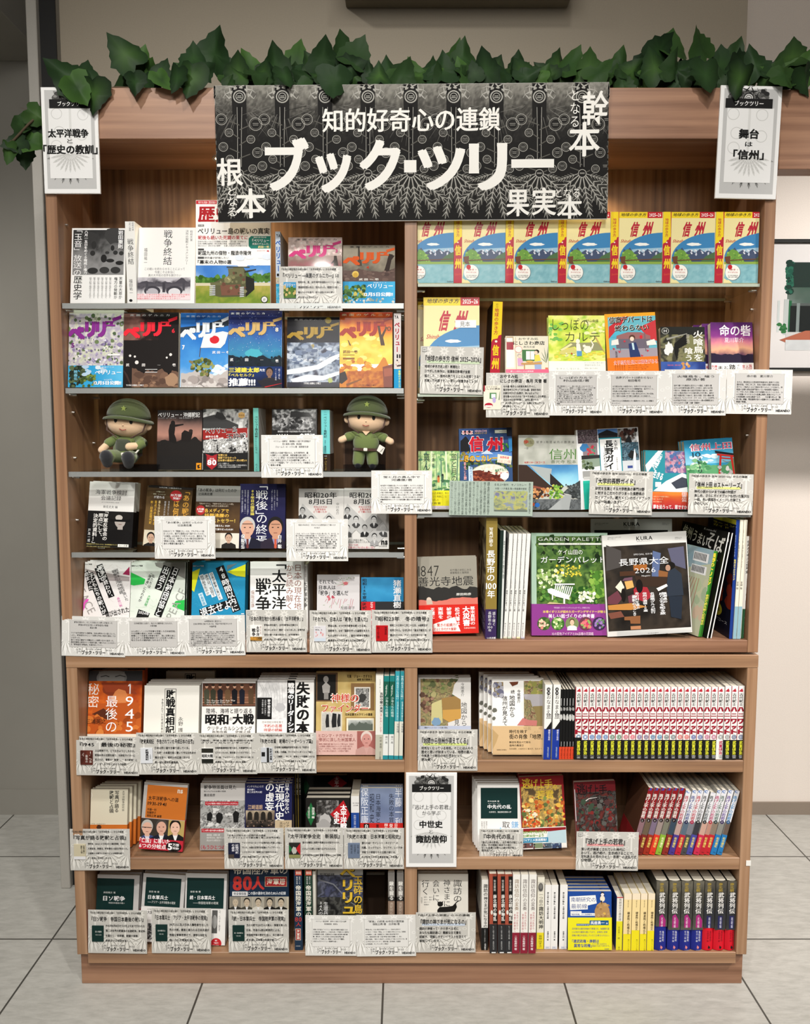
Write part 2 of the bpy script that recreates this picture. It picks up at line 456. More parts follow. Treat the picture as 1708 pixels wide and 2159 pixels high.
    def N(s, x0, y0, x1, y1, cnt, r0, r1, cols, seed=1, sy=1.0, jag=0.35):
        """scattered patches"""
        rs = random.Random(seed); s.inc = 0.12
        for i in range(cnt):
            s.B(x0 + (x1 - x0) * rs.random(), y0 + (y1 - y0) * rs.random(), r0 + (r1 - r0) * rs.random(), rs.choice(cols), rs.random(), 8, jag, sy)
        s.inc = 1.0; s.k += 1
    def M(s, cx, top, hh, hair, skin, suit, shirt='eee', tie=None, wide=1.0):
        """a printed portrait of a person: shoulders, neck, head, hair"""
        u = hh
        s.P([(cx - .42 * u * wide, top + u), (cx - .40 * u * wide, top + .70 * u), (cx - .14 * u, top + .58 * u), (cx + .14 * u, top + .58 * u), (cx + .40 * u * wide, top + .70 * u), (cx + .42 * u * wide, top + u)], suit)
        s.P([(cx - .10 * u, top + .58 * u), (cx + .10 * u, top + .58 * u), (cx, top + .9 * u)], shirt)
        if tie: s.P([(cx - .03 * u, top + .62 * u), (cx + .03 * u, top + .62 * u), (cx + .035 * u, top + .86 * u), (cx, top + .92 * u), (cx - .035 * u, top + .86 * u)], tie)
        s.R(cx - .085 * u, top + .44 * u, cx + .085 * u, top + .62 * u, skin)
        s.E(cx, top + .25 * u, .215 * u, .25 * u, hair)
        s.E(cx, top + .33 * u, .18 * u, .23 * u, skin)
        for k in (-1, 1):
            s.E(cx + k * .075 * u, top + .30 * u, .03 * u, .015 * u, '2a201c', 8)
        s.R(cx - .05 * u, top + .445 * u, cx + .05 * u, top + .46 * u, '7a4038')
# ================================================================== the room
ZTOP, ZF1 = Z_(181, 0), Z_(293, 0)
XL, XR = X_(115, 919, 0), X_(1617, 919, 0)
PT = 0.026
XD0, XD1 = X_(853, 919, 0), X_(879, 919, 0)
YB = 0.225
def slab(name, x0, x1, y0, y1, z0, z1, mat, parent=None, bv=0.0012, org=None):
    mb = MB(); c = org if org is not None else ((x0 + x1) / 2, (y0 + y1) / 2, (z0 + z1) / 2)
    if parent is not None: c = (0, 0, 0)
    mb.box(x0 - c[0], x1 - c[0], y0 - c[1], y1 - c[1], z0 - c[2], z1 - c[2], 'fff', mat)
    o = mb.build(name, parent); o.location = c
    if bv: bevel(o, bv)
    return o

# floor: large grey stone tiles, joints measured on the photo
def floor_mat():
    m, nt, b = new_mat('grey_stone_tiles')
    tc = nt.nodes.new('ShaderNodeTexCoord'); sx = nt.nodes.new('ShaderNodeSeparateXYZ')
    nt.links.new(tc.outputs['Object'], sx.inputs[0])
    ox = at(808, 2080, 0).x
    g = lambda px, py: CAMP + ray(px, py) * (-CAMP.z / ray(px, py).z)
    xa, xb = g(427, 2080).x, g(1195, 2080).x; tile = (xb - xa) / 2; x_off = g(808, 2080).x
    y1, y2 = g(1650, 1980).y, g(1650, 1806).y; ty = y2 - y1
    def joint(out, off, size):
        a = nt.nodes.new('ShaderNodeMath'); a.operation = 'SUBTRACT'; a.inputs[1].default_value = off; nt.links.new(out, a.inputs[0])
        q = nt.nodes.new('ShaderNodeMath'); q.operation = 'DIVIDE'; q.inputs[1].default_value = size; nt.links.new(a.outputs[0], q.inputs[0])
        f = nt.nodes.new('ShaderNodeMath'); f.operation = 'FRACT'; nt.links.new(q.outputs[0], f.inputs[0])
        h = nt.nodes.new('ShaderNodeMath'); h.operation = 'PINGPONG'; h.inputs[1].default_value = 0.5; nt.links.new(f.outputs[0], h.inputs[0])
        l = nt.nodes.new('ShaderNodeMath'); l.operation = 'LESS_THAN'; l.inputs[1].default_value = 0.0025 / size; nt.links.new(h.outputs[0], l.inputs[0])
        fl = nt.nodes.new('ShaderNodeMath'); fl.operation = 'FLOOR'; nt.links.new(q.outputs[0], fl.inputs[0])
        return l, fl
    jx, ix = joint(sx.outputs[0], x_off, tile); jy, iy = joint(sx.outputs[1], y1, ty)
    mx = nt.nodes.new('ShaderNodeMath'); mx.operation = 'MAXIMUM'; nt.links.new(jx.outputs[0], mx.inputs[0]); nt.links.new(jy.outputs[0], mx.inputs[1])
    mp = nt.nodes.new('ShaderNodeMapping'); mp.inputs['Scale'].default_value = (13, 44, 1); nt.links.new(tc.outputs['Object'], mp.inputs[0])
    cb = nt.nodes.new('ShaderNodeCombineXYZ'); nt.links.new(ix.outputs[0], cb.inputs[0]); nt.links.new(iy.outputs[0], cb.inputs[1])
    wn = nt.nodes.new('ShaderNodeTexWhiteNoise'); nt.links.new(cb.outputs[0], wn.inputs[0])
    va = nt.nodes.new('ShaderNodeVectorMath'); va.operation = 'MULTIPLY_ADD'; va.inputs[1].default_value = (9, 9, 9)
    nt.links.new(wn.outputs[1], va.inputs[0]); nt.links.new(mp.outputs[0], va.inputs[2])
    n = nt.nodes.new('ShaderNodeTexNoise'); n.inputs['Scale'].default_value = 1.6; n.inputs['Detail'].default_value = 9; n.inputs['Roughness'].default_value = 0.68; n.inputs['Distortion'].default_value = 0.25
    nt.links.new(va.outputs[0], n.inputs['Vector'])
    cr = nt.nodes.new('ShaderNodeValToRGB'); e = cr.color_ramp.elements
    e[0].position = 0.28; e[0].color = hx('a3a29c'); e[1].position = 0.72; e[1].color = hx('c2c1bb')
    k = e.new(0.5); k.color = hx('b4b3ad')
    nt.links.new(n.outputs[0], cr.inputs[0])
    mi = nt.nodes.new('ShaderNodeMix'); mi.data_type = 'RGBA'; mi.inputs[7].default_value = hx('46443f')
    nt.links.new(mx.outputs[0], mi.inputs[0]); nt.links.new(cr.outputs[0], mi.inputs[6]); nt.links.new(mi.outputs[2], b.inputs['Base Color'])
    b.inputs['Roughness'].default_value = 0.42
    bp = nt.nodes.new('ShaderNodeBump'); bp.inputs['Strength'].default_value = 0.1; bp.inputs['Distance'].default_value = 0.002
    nt.links.new(n.outputs[0], bp.inputs['Height']); nt.links.new(bp.outputs[0], b.inputs['Normal'])
    return m
M['floor'] = floor_mat()
YW = 0.95       # far wall
YC = 0.50       # wall behind the case
XC = X_(1575, 60, YC)
struct(slab('floor', -3.2, 3.2, -4.2, 1.3, -0.08, 0, 'floor', org=(0, 0, 0), bv=0))
struct(slab('ceiling', -3.2, 3.2, -4.2, 1.3, 3.2, 3.28, 'wall', bv=0))
struct(slab('wall_center', X_(131, 300, YC), XC, YC, YC + 0.1, 0, 3.2, 'wall', bv=0))
struct(slab('wall_right', XC - 0.12, 3.2, YW, YW + 0.1, 0, 3.2, 'wall_white', bv=0))
struct(slab('wall_left', -3.2, -0.6, YW, YW + 0.1, 0, 3.2, 'wall_grey', bv=0))
struct(slab('wall_far_left', -3.3, -3.2, -4.2, 1.3, 0, 3.2, 'wall_grey', bv=0))
zb = Z_(1690, YW)
struct(slab('baseboard_right', XC, 3.2, YW - 0.008, YW, 0, zb, 'base', bv=0))
struct(slab('baseboard_left', -3.2, -0.83, YW - 0.008, YW, 0, Z_(1664, YW), 'wall_grey', bv=0))
# steel post, black slab standing in for the gap's shade, and return beside the case
YP = 0.45
xp0, xp1 = X_(95, 1050, YP), X_(116, 1050, YP)
struct(slab('trim_1', xp0, xp1, YP, YP + 0.05, 0, 3.2, 'post', bv=0.002))
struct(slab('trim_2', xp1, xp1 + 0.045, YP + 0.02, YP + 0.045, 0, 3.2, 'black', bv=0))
struct(slab('trim_3', xp1 + 0.045, X_(134, 300, YC), YP + 0.025, YP + 0.1, 0, 3.2, 'wall_grey', bv=0))
q = at(1196, 18, YC); q0 = at(730, 18, YC)
struct(slab('trim_4', q0.x, q.x, 0.30, YC, q.z, 3.2, 'soffit', bv=0.003), 'boxed-in ceiling soffit above the bookcase')
q = at(60, 84, 0.80)
struct(slab('trim_5', -3.0, q.x, 0.25, YW, q.z, 3.2, 'wall_grey', bv=0.002), 'boxed-in corner soffit over the grey wall')

# ================================================================== bookcases
Zp = {k: Z_(v, 0) for k, v in dict(base_t=1350, base_b=1376, low_t=1381, low_b=1408, a_t=1604, a_b=1629, b_t=1809, b_b=1834, c_t=2008, c_b=2032).items()}
up = empty('upper_bookcase', 'tall walnut open bookcase with two bays, deep fascia and vertical grain back', 'bookcase')
def part(name, *a, **k): return slab(name, *a, parent=k.pop('parent', up), **k)
ztop = ZTOP - 0.004
part('side_panel', XL, XL + PT, 0, YB, Zp['base_b'], ZF1, 'wood_z')
part('side_panel', XL, XL + PT, 0.025, YB, ZF1, ztop, 'wood_z')
part('side_panel', XR - PT, XR, 0, YB, Zp['base_b'], ZF1, 'wood_z')
part('side_panel', XR - PT, XR, 0.025, YB, ZF1, ztop, 'wood_z')
part('divider', XD0, XD1, 0.001, YB - 0.006, Zp['base_t'], ZF1, 'wood_z')
part('back_panel', XL + PT, XR - PT, YB - 0.006, YB, Zp['base_b'], ztop, 'wood_back', bv=0)
part('fascia', XL - .0005, XR + .0005, -.001, 0.024, ZF1, ztop, 'wood_x')
part('canopy_board', XL + PT, XR - PT, 0.025, YB - 0.006, ZF1, ZF1 + 0.03, 'wood_x')
part('base_board', XL + PT, XR - PT, 0.0005, YB - 0.006, Zp['base_b'], Zp['base_t'], 'wood_x')
def pin(x, y, z, r=0.0035, ln=0.006, sx=1):
    mb = MB(); v = []
    for i, t in enumerate(np.linspace(0, 2 * math.pi, 10, endpoint=False)):
        v += [(0, r * math.cos(t), r * math.sin(t)), (sx * ln, r * .8 * math.cos(t), r * .8 * math.sin(t))]
    f = [(2 * i, (2 * i + 2) % 20, (2 * i + 3) % 20, 2 * i + 1) for i in range(10)] + [tuple(range(1, 20, 2))]
    mb.add(v, f, 'ccc', 'chrome'); o = mb.build('shelf_pin', up); o.location = (x, y, z); return o
pp = {1: pin(XL + PT, 0.05, Zp['base_t'] + .2, sx=1), -1: pin(XR - PT, 0.05, Zp['base_t'] + .2, sx=-1)}
for s_, ys in ((1, (468, 478, 527, 870, 935, 965, 1050, 1095, 1137)), (-1, (560, 655, 668, 918, 963, 1200))):
    for i, yy in enumerate(ys):
        c_ = pp[s_].copy(); COL.objects.link(c_); c_.location = (pp[s_].location.x, 0.045 if i % 2 else 0.17, Z_(yy, 0.06))

# glass shelves
SH = {}
def glass_shelf(key, py, x0, x1, rail, label, y0=0.006, th=0.007):
    z = Z_(py, y0); SH[key] = z
    mb = MB(); mb.box(x0, x1, y0 + 0.002, YB - 0.012, z - th, z, 'fff', 'glass')
    g = empty('glass_shelf', label, 'shelf', 'glass shelves of the tall bookcase', Matrix.Translation((0, 0, 0)))
    o = mb.build('glass_pane', g)
    e = MB(); e.box(x0, x1, YB - 0.013, YB - 0.0115, z - th, z, 'fff', 'glass_edge'); e.build('rear_edge', g)
    e = MB()
    if rail:
        e.box(x0, x1, y0 - 0.002, y0 + 0.003, z - 0.0105, z + 0.0015, 'fff', 'alu')
        e.box(x0, x1, y0 + 0.003, y0 + 0.016, z - th - 0.0025, z - th - 0.0005, 'fff', 'alu')
    else:
        e.box(x0, x1, y0, y0 + 0.002, z - th, z, 'fff', 'glass_edge')
    e.build('front_rail' if rail else 'front_edge', g)
    for x, sx in ((x0, 1), (x1, -1)):
        for yy in (0.03, 0.18):
            p = pp[1].copy(); COL.objects.link(p); p.name = 'shelf_support'; p.parent = g
            p.scale = (3.0 * sx, 1.1, 1.1); p.location = (x - sx * 0.0015, yy, z - th - 0.006)
xa, xb, xc, xd = XL + PT + .002, XD0 - .002, XD1 + .002, XR - PT - .002
glass_shelf('L1', 641, xa, xb, True, 'topmost glass shelf in the bay of war books')
glass_shelf('L2', 820, xa, xb, True, 'glass shelf under the row of war comics')
glass_shelf('L3', 996, xa, xb, True, 'glass shelf under the two soldier dolls')
glass_shelf('L4', 1166, xa, xb, True, 'lowest glass shelf in the bay of war books')
glass_shelf('R1', 598, xc, xd, False, 'glass shelf under the strip of yellow guidebook covers')
glass_shelf('R2', 830, xc, xd, False, 'glass shelf under the novels in the bay of local guides')
glass_shelf('R3', 1081, xc, xd, True, 'glass shelf with pale front rail above the garden magazines')
SH['L5'] = SH['R4'] = Zp['base_t']
for k_ in 'lr': SH['A' + k_], SH['B' + k_], SH['C' + k_] = Zp['a_t'], Zp['b_t'], Zp['c_t']

lo = empty('lower_bookcase', 'oak toned low bookcase of three double shelves on a plinth', 'bookcase')
YL = 0.30
XL2, XR2 = X_(139, 1400, 0), X_(1599, 1400, 0)
xm0, xm1 = X_(853, 1500, 0), X_(880, 1500, 0)
def lp(name, *a, **k): return slab(name, *a, parent=lo, **k)
lp('side_panel', XL2, XL2 + PT, 0, YL, 0.085, Zp['low_b'], 'wood_lowz')
lp('side_panel', XR2 - PT, XR2, 0, YL, 0.085, Zp['low_b'], 'wood_lowz')
lp('top_board', XL2, XR2, -0.001, YL, Zp['low_b'], Zp['low_t'], 'wood_low')
lp('divider', xm0, xm1, 0.001, YL - 0.006, Zp['c_t'], Zp['low_b'], 'wood_lowz')
lp('back_panel', XL2 + PT, XR2 - PT, YL - 0.006, YL, Zp['c_b'], Zp['low_b'], 'wood_back', bv=0)
lp('bottom_board', XL2 + PT, XR2 - PT, 0.0005, YL - .006, Zp['c_b'], Zp['c_t'], 'wood_low')
for k in 'ab':
    lp('shelf_board', XL2 + PT, xm0, 0.0008, YL - .006, Zp[k + '_b'], Zp[k + '_t'], 'wood_low')
    lp('shelf_board', xm1, XR2 - PT, 0.0008, YL - .006, Zp[k + '_b'], Zp[k + '_t'], 'wood_low')
lp('plinth', XL2 + .004, XR2 - .004, 0.012, YL - .01, 0.0, 0.0862, 'wood_x')
_sc = slab('paper_scrap', X_(1573, 1820, 0), X_(1583, 1820, 0), -.0012, -.0002, Z_(1825, 0), Z_(1814, 0), 'white_tape', bv=0) if M.setdefault('white_tape', plain('white_tape', 'f0eee8', .6)) else None
tag(_sc, 'tiny white scrap of tape stuck on the low case front edge', 'tape')
# header beam running on past the case
hb = slab('wooden_header_beam', XR + 0.0015, 2.4, -0.001, 0.05, Z_(357, 0), ZTOP - 0.008, 'wood_x')
tag(hb, 'wooden header beam running on beyond the tall bookcase', 'beam')

# ================================================================== builders for the goods
ROW = {'z': 0, 'Y': 0.045}
def row(key, Y):
    ROW['z'], ROW['Y'], ROW['key'] = SH[key], Y, key
    a, b = {'L': (XL + PT, XD0), 'R': (XD1, XR - PT)}.get(key[0], (0, 0)) if key[0] in 'LR' else ((XL2 + PT, xm0) if key.endswith('l') else (xm1, XR2 - PT))
    ROW['lim'] = (a + .0025, b - .0025); ROW['done'] = []
def settle(F, Y, depth, roll=0.0):
    """keep a measured box clear of the case sides and of its neighbours on the same shelf"""
    a, b = ROW['lim']; x0, x1 = F.xl, F.xr
    if x0 < a: x0, x1 = a, max(x1, a + (x1 - x0) * .97) if x1 - a < .03 else x1
    if x1 > b: x1 = b
    if not roll:
        for (p, q, y0, y1) in ROW['done']:
            if Y < y1 and Y + depth > y0:
                if p <= x0 < q - 0 and q - x0 < .012: x0 = q + .0006
                elif p < x1 <= q and x1 - p < .012: x1 = p - .0006
        ROW['done'].append((x0, x1, Y, Y + depth))
    if (x0, x1) != (F.xl, F.xr):
        F.xl, F.xr = x0, x1; F.w = x1 - x0
        F.matrix = Matrix.Translation((F.xl + F.w / 2, F.base.y, F.base.z)) @ Matrix.Rotation(-F.L, 4, 'X') @ Matrix.Rotation(F.roll, 4, 'Y') @ Matrix.Translation((-F.w / 2, 0, 0))
ORD = 'first second third fourth fifth sixth seventh eighth ninth tenth eleventh twelfth thirteenth fourteenth fifteenth sixteenth seventeenth eighteenth nineteenth twentieth twenty-first twenty-second twenty-third twenty-fourth twenty-fifth'.split()
def copy_tree(o, parent=None):
    c = o.copy(); COL.objects.link(c)
    if parent is not None: c.parent = parent
    for ch in list(o.children): copy_tree(ch, c)
    return c
def book(short, bbox, ops=(), base='f0eee8', label=None, Y=None, lean=9, roll=0, t=0.015, sp='R', spc=None, obi=None, copies=0, name='paperback_book', cat='book', group=None, mat='gloss', lift=0.002, z=None, shift=0.0, cgap=0.0022):
    """a book shown cover-out, leaning back; SHORT says which one, in a few words"""
    Y = ROW['Y'] if Y is None else Y; z = ROW['z'] if z is None else z
    L = math.radians(lean)
    F = Face(bbox, Y, z, lean, roll, lift + t * math.sin(L))
    if roll:
        F = Face(bbox, Y, z, lean, roll, lift + t * math.sin(L) + F.w / 2 * abs(math.sin(math.radians(roll))))
        F.w *= 1 - 0.9 * abs(math.sin(math.radians(roll))) * F.h / F.w * 0.5
        F.matrix = F.matrix @ Matrix.Translation(((F.xr - F.xl - F.w) / 2, 0, 0))
        F.xl += (F.xr - F.xl - F.w) / 2
    settle(F, Y, t + .012, roll)
    w, h = F.w, F.h; c = 0.0006
    e = empty(name, label or short, cat, group, F.matrix)
    mb = MB(); spc = spc or base
    mb.box(0, w, 0, c, 0, h, base, mat); mb.box(0, w, t - c, t, 0, h, spc, mat)
    if sp == 'R': mb.box(w - c, w, c, t - c, 0, h, spc, mat)
    else: mb.box(0, c, c, t - c, 0, h, spc, mat)
    ik = Ink(F, mb, mat); zo = 0.0
    if obi: zo = F.loc(bbox[0], obi[0])[1]
    ik.clip = (0, zo, w, h); ik.run(ops)
    mb.build('cover', e)
    pb = MB(); a, b = (0.0015, w - c) if sp == 'R' else (c, w - 0.0015)
    pb.box(a, b, c, t - c, 0.0008, h - 0.0008, 'fff', 'page'); pb.build('page_block', e)
    if obi:
        ob = MB(); q = 0.0004
        ob.box(0 if sp == 'R' else -q, w + (q if sp == 'R' else 0), -q, 0, 0.0003, zo, obi[1], mat)
        ob.box(*((w, w + q) if sp == 'R' else (-q, 0)), 0, t, 0.0003, zo, obi[1], mat)
        i2 = Ink(F, ob, mat, -q); i2.clip = (0, 0.0003, w, zo); i2.run(obi[2]); ob.build('paper_band', e)
    rs = random.Random(short)
    for k in range(copies):
        d = copy_tree(e)
        d.matrix_world = Matrix.Translation((rs.uniform(-.0004, .0004) + shift * (k + 1), (k + 1) * (t / math.cos(L) + cgap), 0)) @ F.matrix
        wd = ('copy just behind the front ', 'second copy behind the front ', 'third copy behind the front ', 'fourth copy behind the front ')[k]
        d['label'] = wd + short; d['group'] = group or ('copies of the ' + short)
    if copies: e['group'] = group or ('copies of the ' + short)
    e['label'] = label or ('front copy of the ' + short if copies else short)
    return e
def spine(label, bbox, ops=(), base='fff', Y=None, depth=0.12, roll=0, yaw=0, side=None, obi=None, name='paperback_book', cat='book', group=None, mat='gloss', lift=0.0008, lside=(), page='page', roundness=0.0, pin_=0.0):
    """a book standing spine-out"""
    Y = ROW['Y'] if Y is None else Y; z = ROW['z']
    F = Face(bbox, Y, z, 0, roll, lift)
    if roll:
        F = Face(bbox, Y, z, 0, roll, lift + F.w / 2 * abs(math.sin(math.radians(roll))))
    settle(F, Y, .02, roll)
    w, h = F.w, F.h; c = 0.0006; side = side or base
    mt = F.matrix
    if yaw:
        mt = mt @ Matrix.Translation((w / 2, 0, 0)) @ Matrix.Rotation(math.radians(yaw), 4, 'Z') @ Matrix.Translation((-w / 2, 0, 0))
    e = empty(name, label, cat, group, mt)
    mb = MB()
    if roundness:
        n = 8; v = []
        for i in range(n + 1):
            a = i / n; y = roundness * (1 - math.sin(math.pi * a)); x = a * w
            v += [(x, y, 0), (x, y, h)]
        mb.add(v, [(2 * i, 2 * i + 2, 2 * i + 3, 2 * i + 1) for i in range(n)], base, mat)
        y1 = roundness
    else:
        mb.box(0, w, 0, c, 0, h, base, mat); y1 = c
    mb.box(0, c, y1, depth, 0, h, side, mat); mb.box(w - c, w, y1, depth, 0, h, side, mat)
    ik = Ink(F, mb, mat); zo = 0.0
    if obi: zo = F.loc(bbox[0], obi[0])[1]
    ik.clip = (0, zo, w, h); ik.run(ops)
    if lside:     # printing on the side cover facing -x: fractions of depth x height, read from the fore edge to the spine
        U = Unit(depth, h); m2 = MB(); i2 = Ink(U, m2, mat); i2.clip = (0, 0, depth, h); i2.run(lside)
        V = np.concatenate(m2.v); k = V[:, 1].copy()
        W2 = np.stack([k, depth - V[:, 0], V[:, 2]], 1); o0 = 0
        mb.add(W2, m2.f, np.concatenate(m2.c), mat)
    mb.build('cover', e)
    pb = MB(); pb.box(c, w - c, y1 + .0005, depth - 0.0015, 0.0008, h - 0.0012, 'fff', page); pb.build('page_block', e)
    if obi:
        ob = MB(); q = 0.0004
        if roundness:
            n = 8; v = []
            for i in range(n + 1):
                a = i / n; y = roundness * (1 - math.sin(math.pi * a)) - q; x = -q + a * (w + 2 * q)
                v += [(x, y, 0.0004), (x, y, zo)]
            ob.add(v, [(2 * i, 2 * i + 2, 2 * i + 3, 2 * i + 1) for i in range(n)], obi[1], mat)
        else: ob.box(-q, w + q, -q, 0, 0.0003, zo, obi[1], mat)
        ob.box(-q, 0, y1, depth, 0.0003, zo, obi[1], mat); ob.box(w, w + q, y1, depth, 0.0003, zo, obi[1], mat)
        i2 = Ink(F, ob, mat, -q); i2.clip = (0, 0.0003, w, zo); i2.run(obi[2]); ob.build('paper_band', e)
    return e

# printed pattern of the review cards: suns and rings above, leaf fans below (unit square)
def fan(cx, cy, r, col, n=9, a0=200, a1=340, w=0.07, asp=1.4, lev=4):
    out = []
    for i, t in enumerate(np.linspace(math.radians(a0), math.radians(a1), n)):
        dx, dy = math.cos(t) / asp * r, -math.sin(t) * r
        nx, ny = -math.sin(t) / asp * r * w, -math.cos(t) * r * w
        out += [('K', lev + .25 * i), ('P', [(cx + dx * .12, cy + dy * .12), (cx + dx * .55 + nx, cy + dy * .55 + ny), (cx + dx, cy + dy), (cx + dx * .55 - nx, cy + dy * .55 - ny)], col)]
    return out
def card_pattern(bg, pale, dark, hand):
    o = [('R', 0, 0, 1, 1, bg)]
    for i in range(4):
        u = .12 + .255 * i
        o += [('K', 3), ('R', u - .012, .12, u + .012, .62, pale), ('K', 3.4), ('E', u, .10, .05, .055, pale, 14), ('K', 3.8), ('E', u, .10, .028, .03, bg, 12)]
        o += fan(u, .10, .12, pale, 8, 0, 315, .16, lev=4.2) + [('K', 6.4)]
        for k, (du, dv) in enumerate(((-.09, .22), (.09, .25), (-.07, .40), (.08, .43))):
            o += [('O', u + du, dv, .034, .009, pale, 14)]
    for i, u in enumerate((.06, .36, .66, .96)):
        o += fan(u, .58, .42, pale, 9, 195, 345, .09, lev=7 + 2.4 * (i % 2)) + fan(u, .60, .34, dark, 6, 205, 335, .035, lev=12 + 1.6 * (i % 2))
    return o + [('K', 15.4), ('K', None)]
FOOT = [('R', .22, .79, .99, .985, 'f1f0ec'), ('T', '知的好奇心の連鎖', .38, .80, .62, .835, '555'), ('T', 'ブック・ツリー', .32, .85, .69, .95, '151515', 2), ('T', 'HEIANDO', .765, .895, .975, .945, '151515', 2),
        ('V', '根となる', .235, .82, .26, .93, '777'), ('T', '本', .265, .855, .305, .9, '555'), ('V', '幹', .275, .80, .31, .845, '666'), ('T', '果実となる本', .70, .815, .79, .86, '666')]
FOOT0 = [f for f in FOOT if f[0] != 'R']
def card(label, bbox, kind='hand', head='', title=(), lines=(), thumb=None, under=None, Y=None, roll=0, lean=2, tbox=None, lbox=None, mark=None, gray=False):
    bx = bbox; full()
    Y = -0.006 if Y is None else Y
    p = at((bx[0] + bx[2]) / 2, bx[3], Y)
    F = Face(bx, Y, p.z, lean, roll)
    e = bpy.data.objects.new('x', None)
    U = Unit(F.w, F.h); mb = MB(); mb.box(0, F.w, 0, 0.0008, 0, F.h, 'efeeea', 'gloss'); ik = Ink(U, mb, 'gloss'); ik.clip = (0, 0, F.w, F.h)
    if kind == 'hand':
        ik.run(card_pattern('c6c4be', 'e2e0da', 'a4a29b', True)); ik.run(FOOT0)
        if head: ik.T(head, .04, .035, .9, .09, '3a3a36', 1)
        tb = tbox or (.06, .15, .94, .26)
        if under: ik.R(tb[0] + .02, tb[3] - .03, tb[2] - .02, tb[3] + .025, under)
        if isinstance(title, str): ik.T(title, *tb, '1d1d1d', 1)
        else: ik.G(list(title), *tb, '1d1d1d', 1)
        lb = lbox or ((.30, .33, .97, .79) if thumb else (.07, .37, .94, .79))
        ik.G(list(lines), *lb, '1a1a1a', 1)
        if mark: ik.R(.025, .03, .10, .12, '8a8a86'); ik.R(.033, .042, .092, .108, 'dcdbd6'); ik.T(mark, .04, .05, .085, .1, '444')
    else:
        ik.run(card_pattern('dddcd8', 'f2f1ee', 'b4b2ab', False)); ik.run(FOOT0)
        ik.R(.125, .095, .875, .775, '9d9b96'); ik.R(.13, .10, .87, .77, 'c9c7c4' if gray else 'e4e3e0')
        n = len(title)
        ik.G(list(title), .2 if n > 1 else .3, .125, .8 if n > 1 else .7, .125 + .065 * n, '1a1a1a', 1, True)
        ik.G(list(lines), .15, .15 + .065 * n + .05, .85, min(.76, .15 + .065 * n + .05 + .058 * len(lines)), '1a1a1a', 1)
    o = mb.build('review_card'); o.matrix_world = F.matrix; bpy.data.objects.remove(e)
    tag(o, label, 'card', 'review cards clipped to the shelf edges')
    if thumb:
        u0, v0, u1, v1 = (.07, .36, .265, .72); tm = MB(); tb = Unit(F.w, F.h); t2 = Ink(tb, tm, 'matte', -EPS * 75)
        a = tb.bx(u0, v0, u1, v1); tm.box(a[0], a[2], -EPS * 75, 0.0, a[1], a[3], thumb[0], 'matte')
        S = lambda q: tuple([q[0]] + [q[i] if not isinstance(q[i], (int, float)) else q[i] for i in range(1, len(q))])
        class Sub(Unit):
            def loc(s, x, y): return tb.loc(u0 + x * (u1 - u0), v0 + y * (v1 - v0))
            def bx(s, x0, y0, x1, y1): return tb.bx(u0 + x0 * (u1 - u0), v0 + y0 * (v1 - v0), u0 + x1 * (u1 - u0), v0 + y1 * (v1 - v0))
        t2.F = Sub(1, 1); t2.clip = a; t2.run(thumb[1]); tm.build('cover_thumbnail', o)
    return o
def stand(label, x0, x1, lip, Y, back=0.05, h=0.07, smoke=False, py=None):
    """bent clear acrylic book stand: base, back and lip"""
    z = ROW['z']; xa_, xb_ = X_(x0, 1000, Y), X_(x1, 1000, Y); mt = 'acrylic_smoke' if smoke else 'acrylic'
    if py: xa_, xb_ = X_(x0, py, Y), X_(x1, py, Y)
    mb = MB(); mb.box(xa_, xb_, Y - .006, Y + back, z + 0.0004, z + .0018, 'fff', mt)
    mb.box(xa_, xb_, Y - .006, Y - .0046, z + .0018, z + lip, 'fff', mt)
    mb.box(xa_ + .01, xb_ - .01, Y + back - .002, Y + back, z + .0018, z + h, 'fff', mt)
    o = mb.build('acrylic_book_stand'); tag(o, label, 'stand', 'clear acrylic stands'); return o

def downlight(x, y, label):
    """small round lamp let into the canopy board"""
    z = ZF1 - .0005; e = empty('recessed_downlight', label, 'lamp', 'canopy downlights', Matrix.Translation((x, y, z)))
    for nm, r0, r1, dz, mt in (('trim_ring', .022, .028, -.003, 'alu'), ('lens', 0.0, .022, -.0015, 'lens')):
        mb = MB(); v = []
        for j in range(24):
            a = 2 * math.pi * j / 24
            for r, zz in ((r0, dz), (r1, dz), (r1, 0)): v.append((r * math.cos(a), r * math.sin(a), zz))
        f = []
        for j in range(24):
            k = (j + 1) % 24; f += [(3 * j, 3 * k, 3 * k + 1, 3 * j + 1), (3 * j + 1, 3 * k + 1, 3 * k + 2, 3 * j + 2)]
        mb.add(v, f, 'fff', mt); mb.build(nm, e)
    lamp('canopy_downlight', 'SPOT', (x, y, z - .006), (x, y + .02, z - 1), 8, .015, 125, .8, (1, .80, .50))
M['lens'] = plain('lit_lens', 'fff', .3); _b = M['lens'].node_tree.nodes['Principled BSDF']; _b.inputs['Emission Color'].default_value = (1, .82, .55, 1); _b.inputs['Emission Strength'].default_value = 4
downlight(X_(1262, 320, .12), .13, 'small round downlight under the canopy of the bay of local guides')
downlight(X_(470, 320, .12), .13, 'small round downlight under the canopy of the bay of war books')
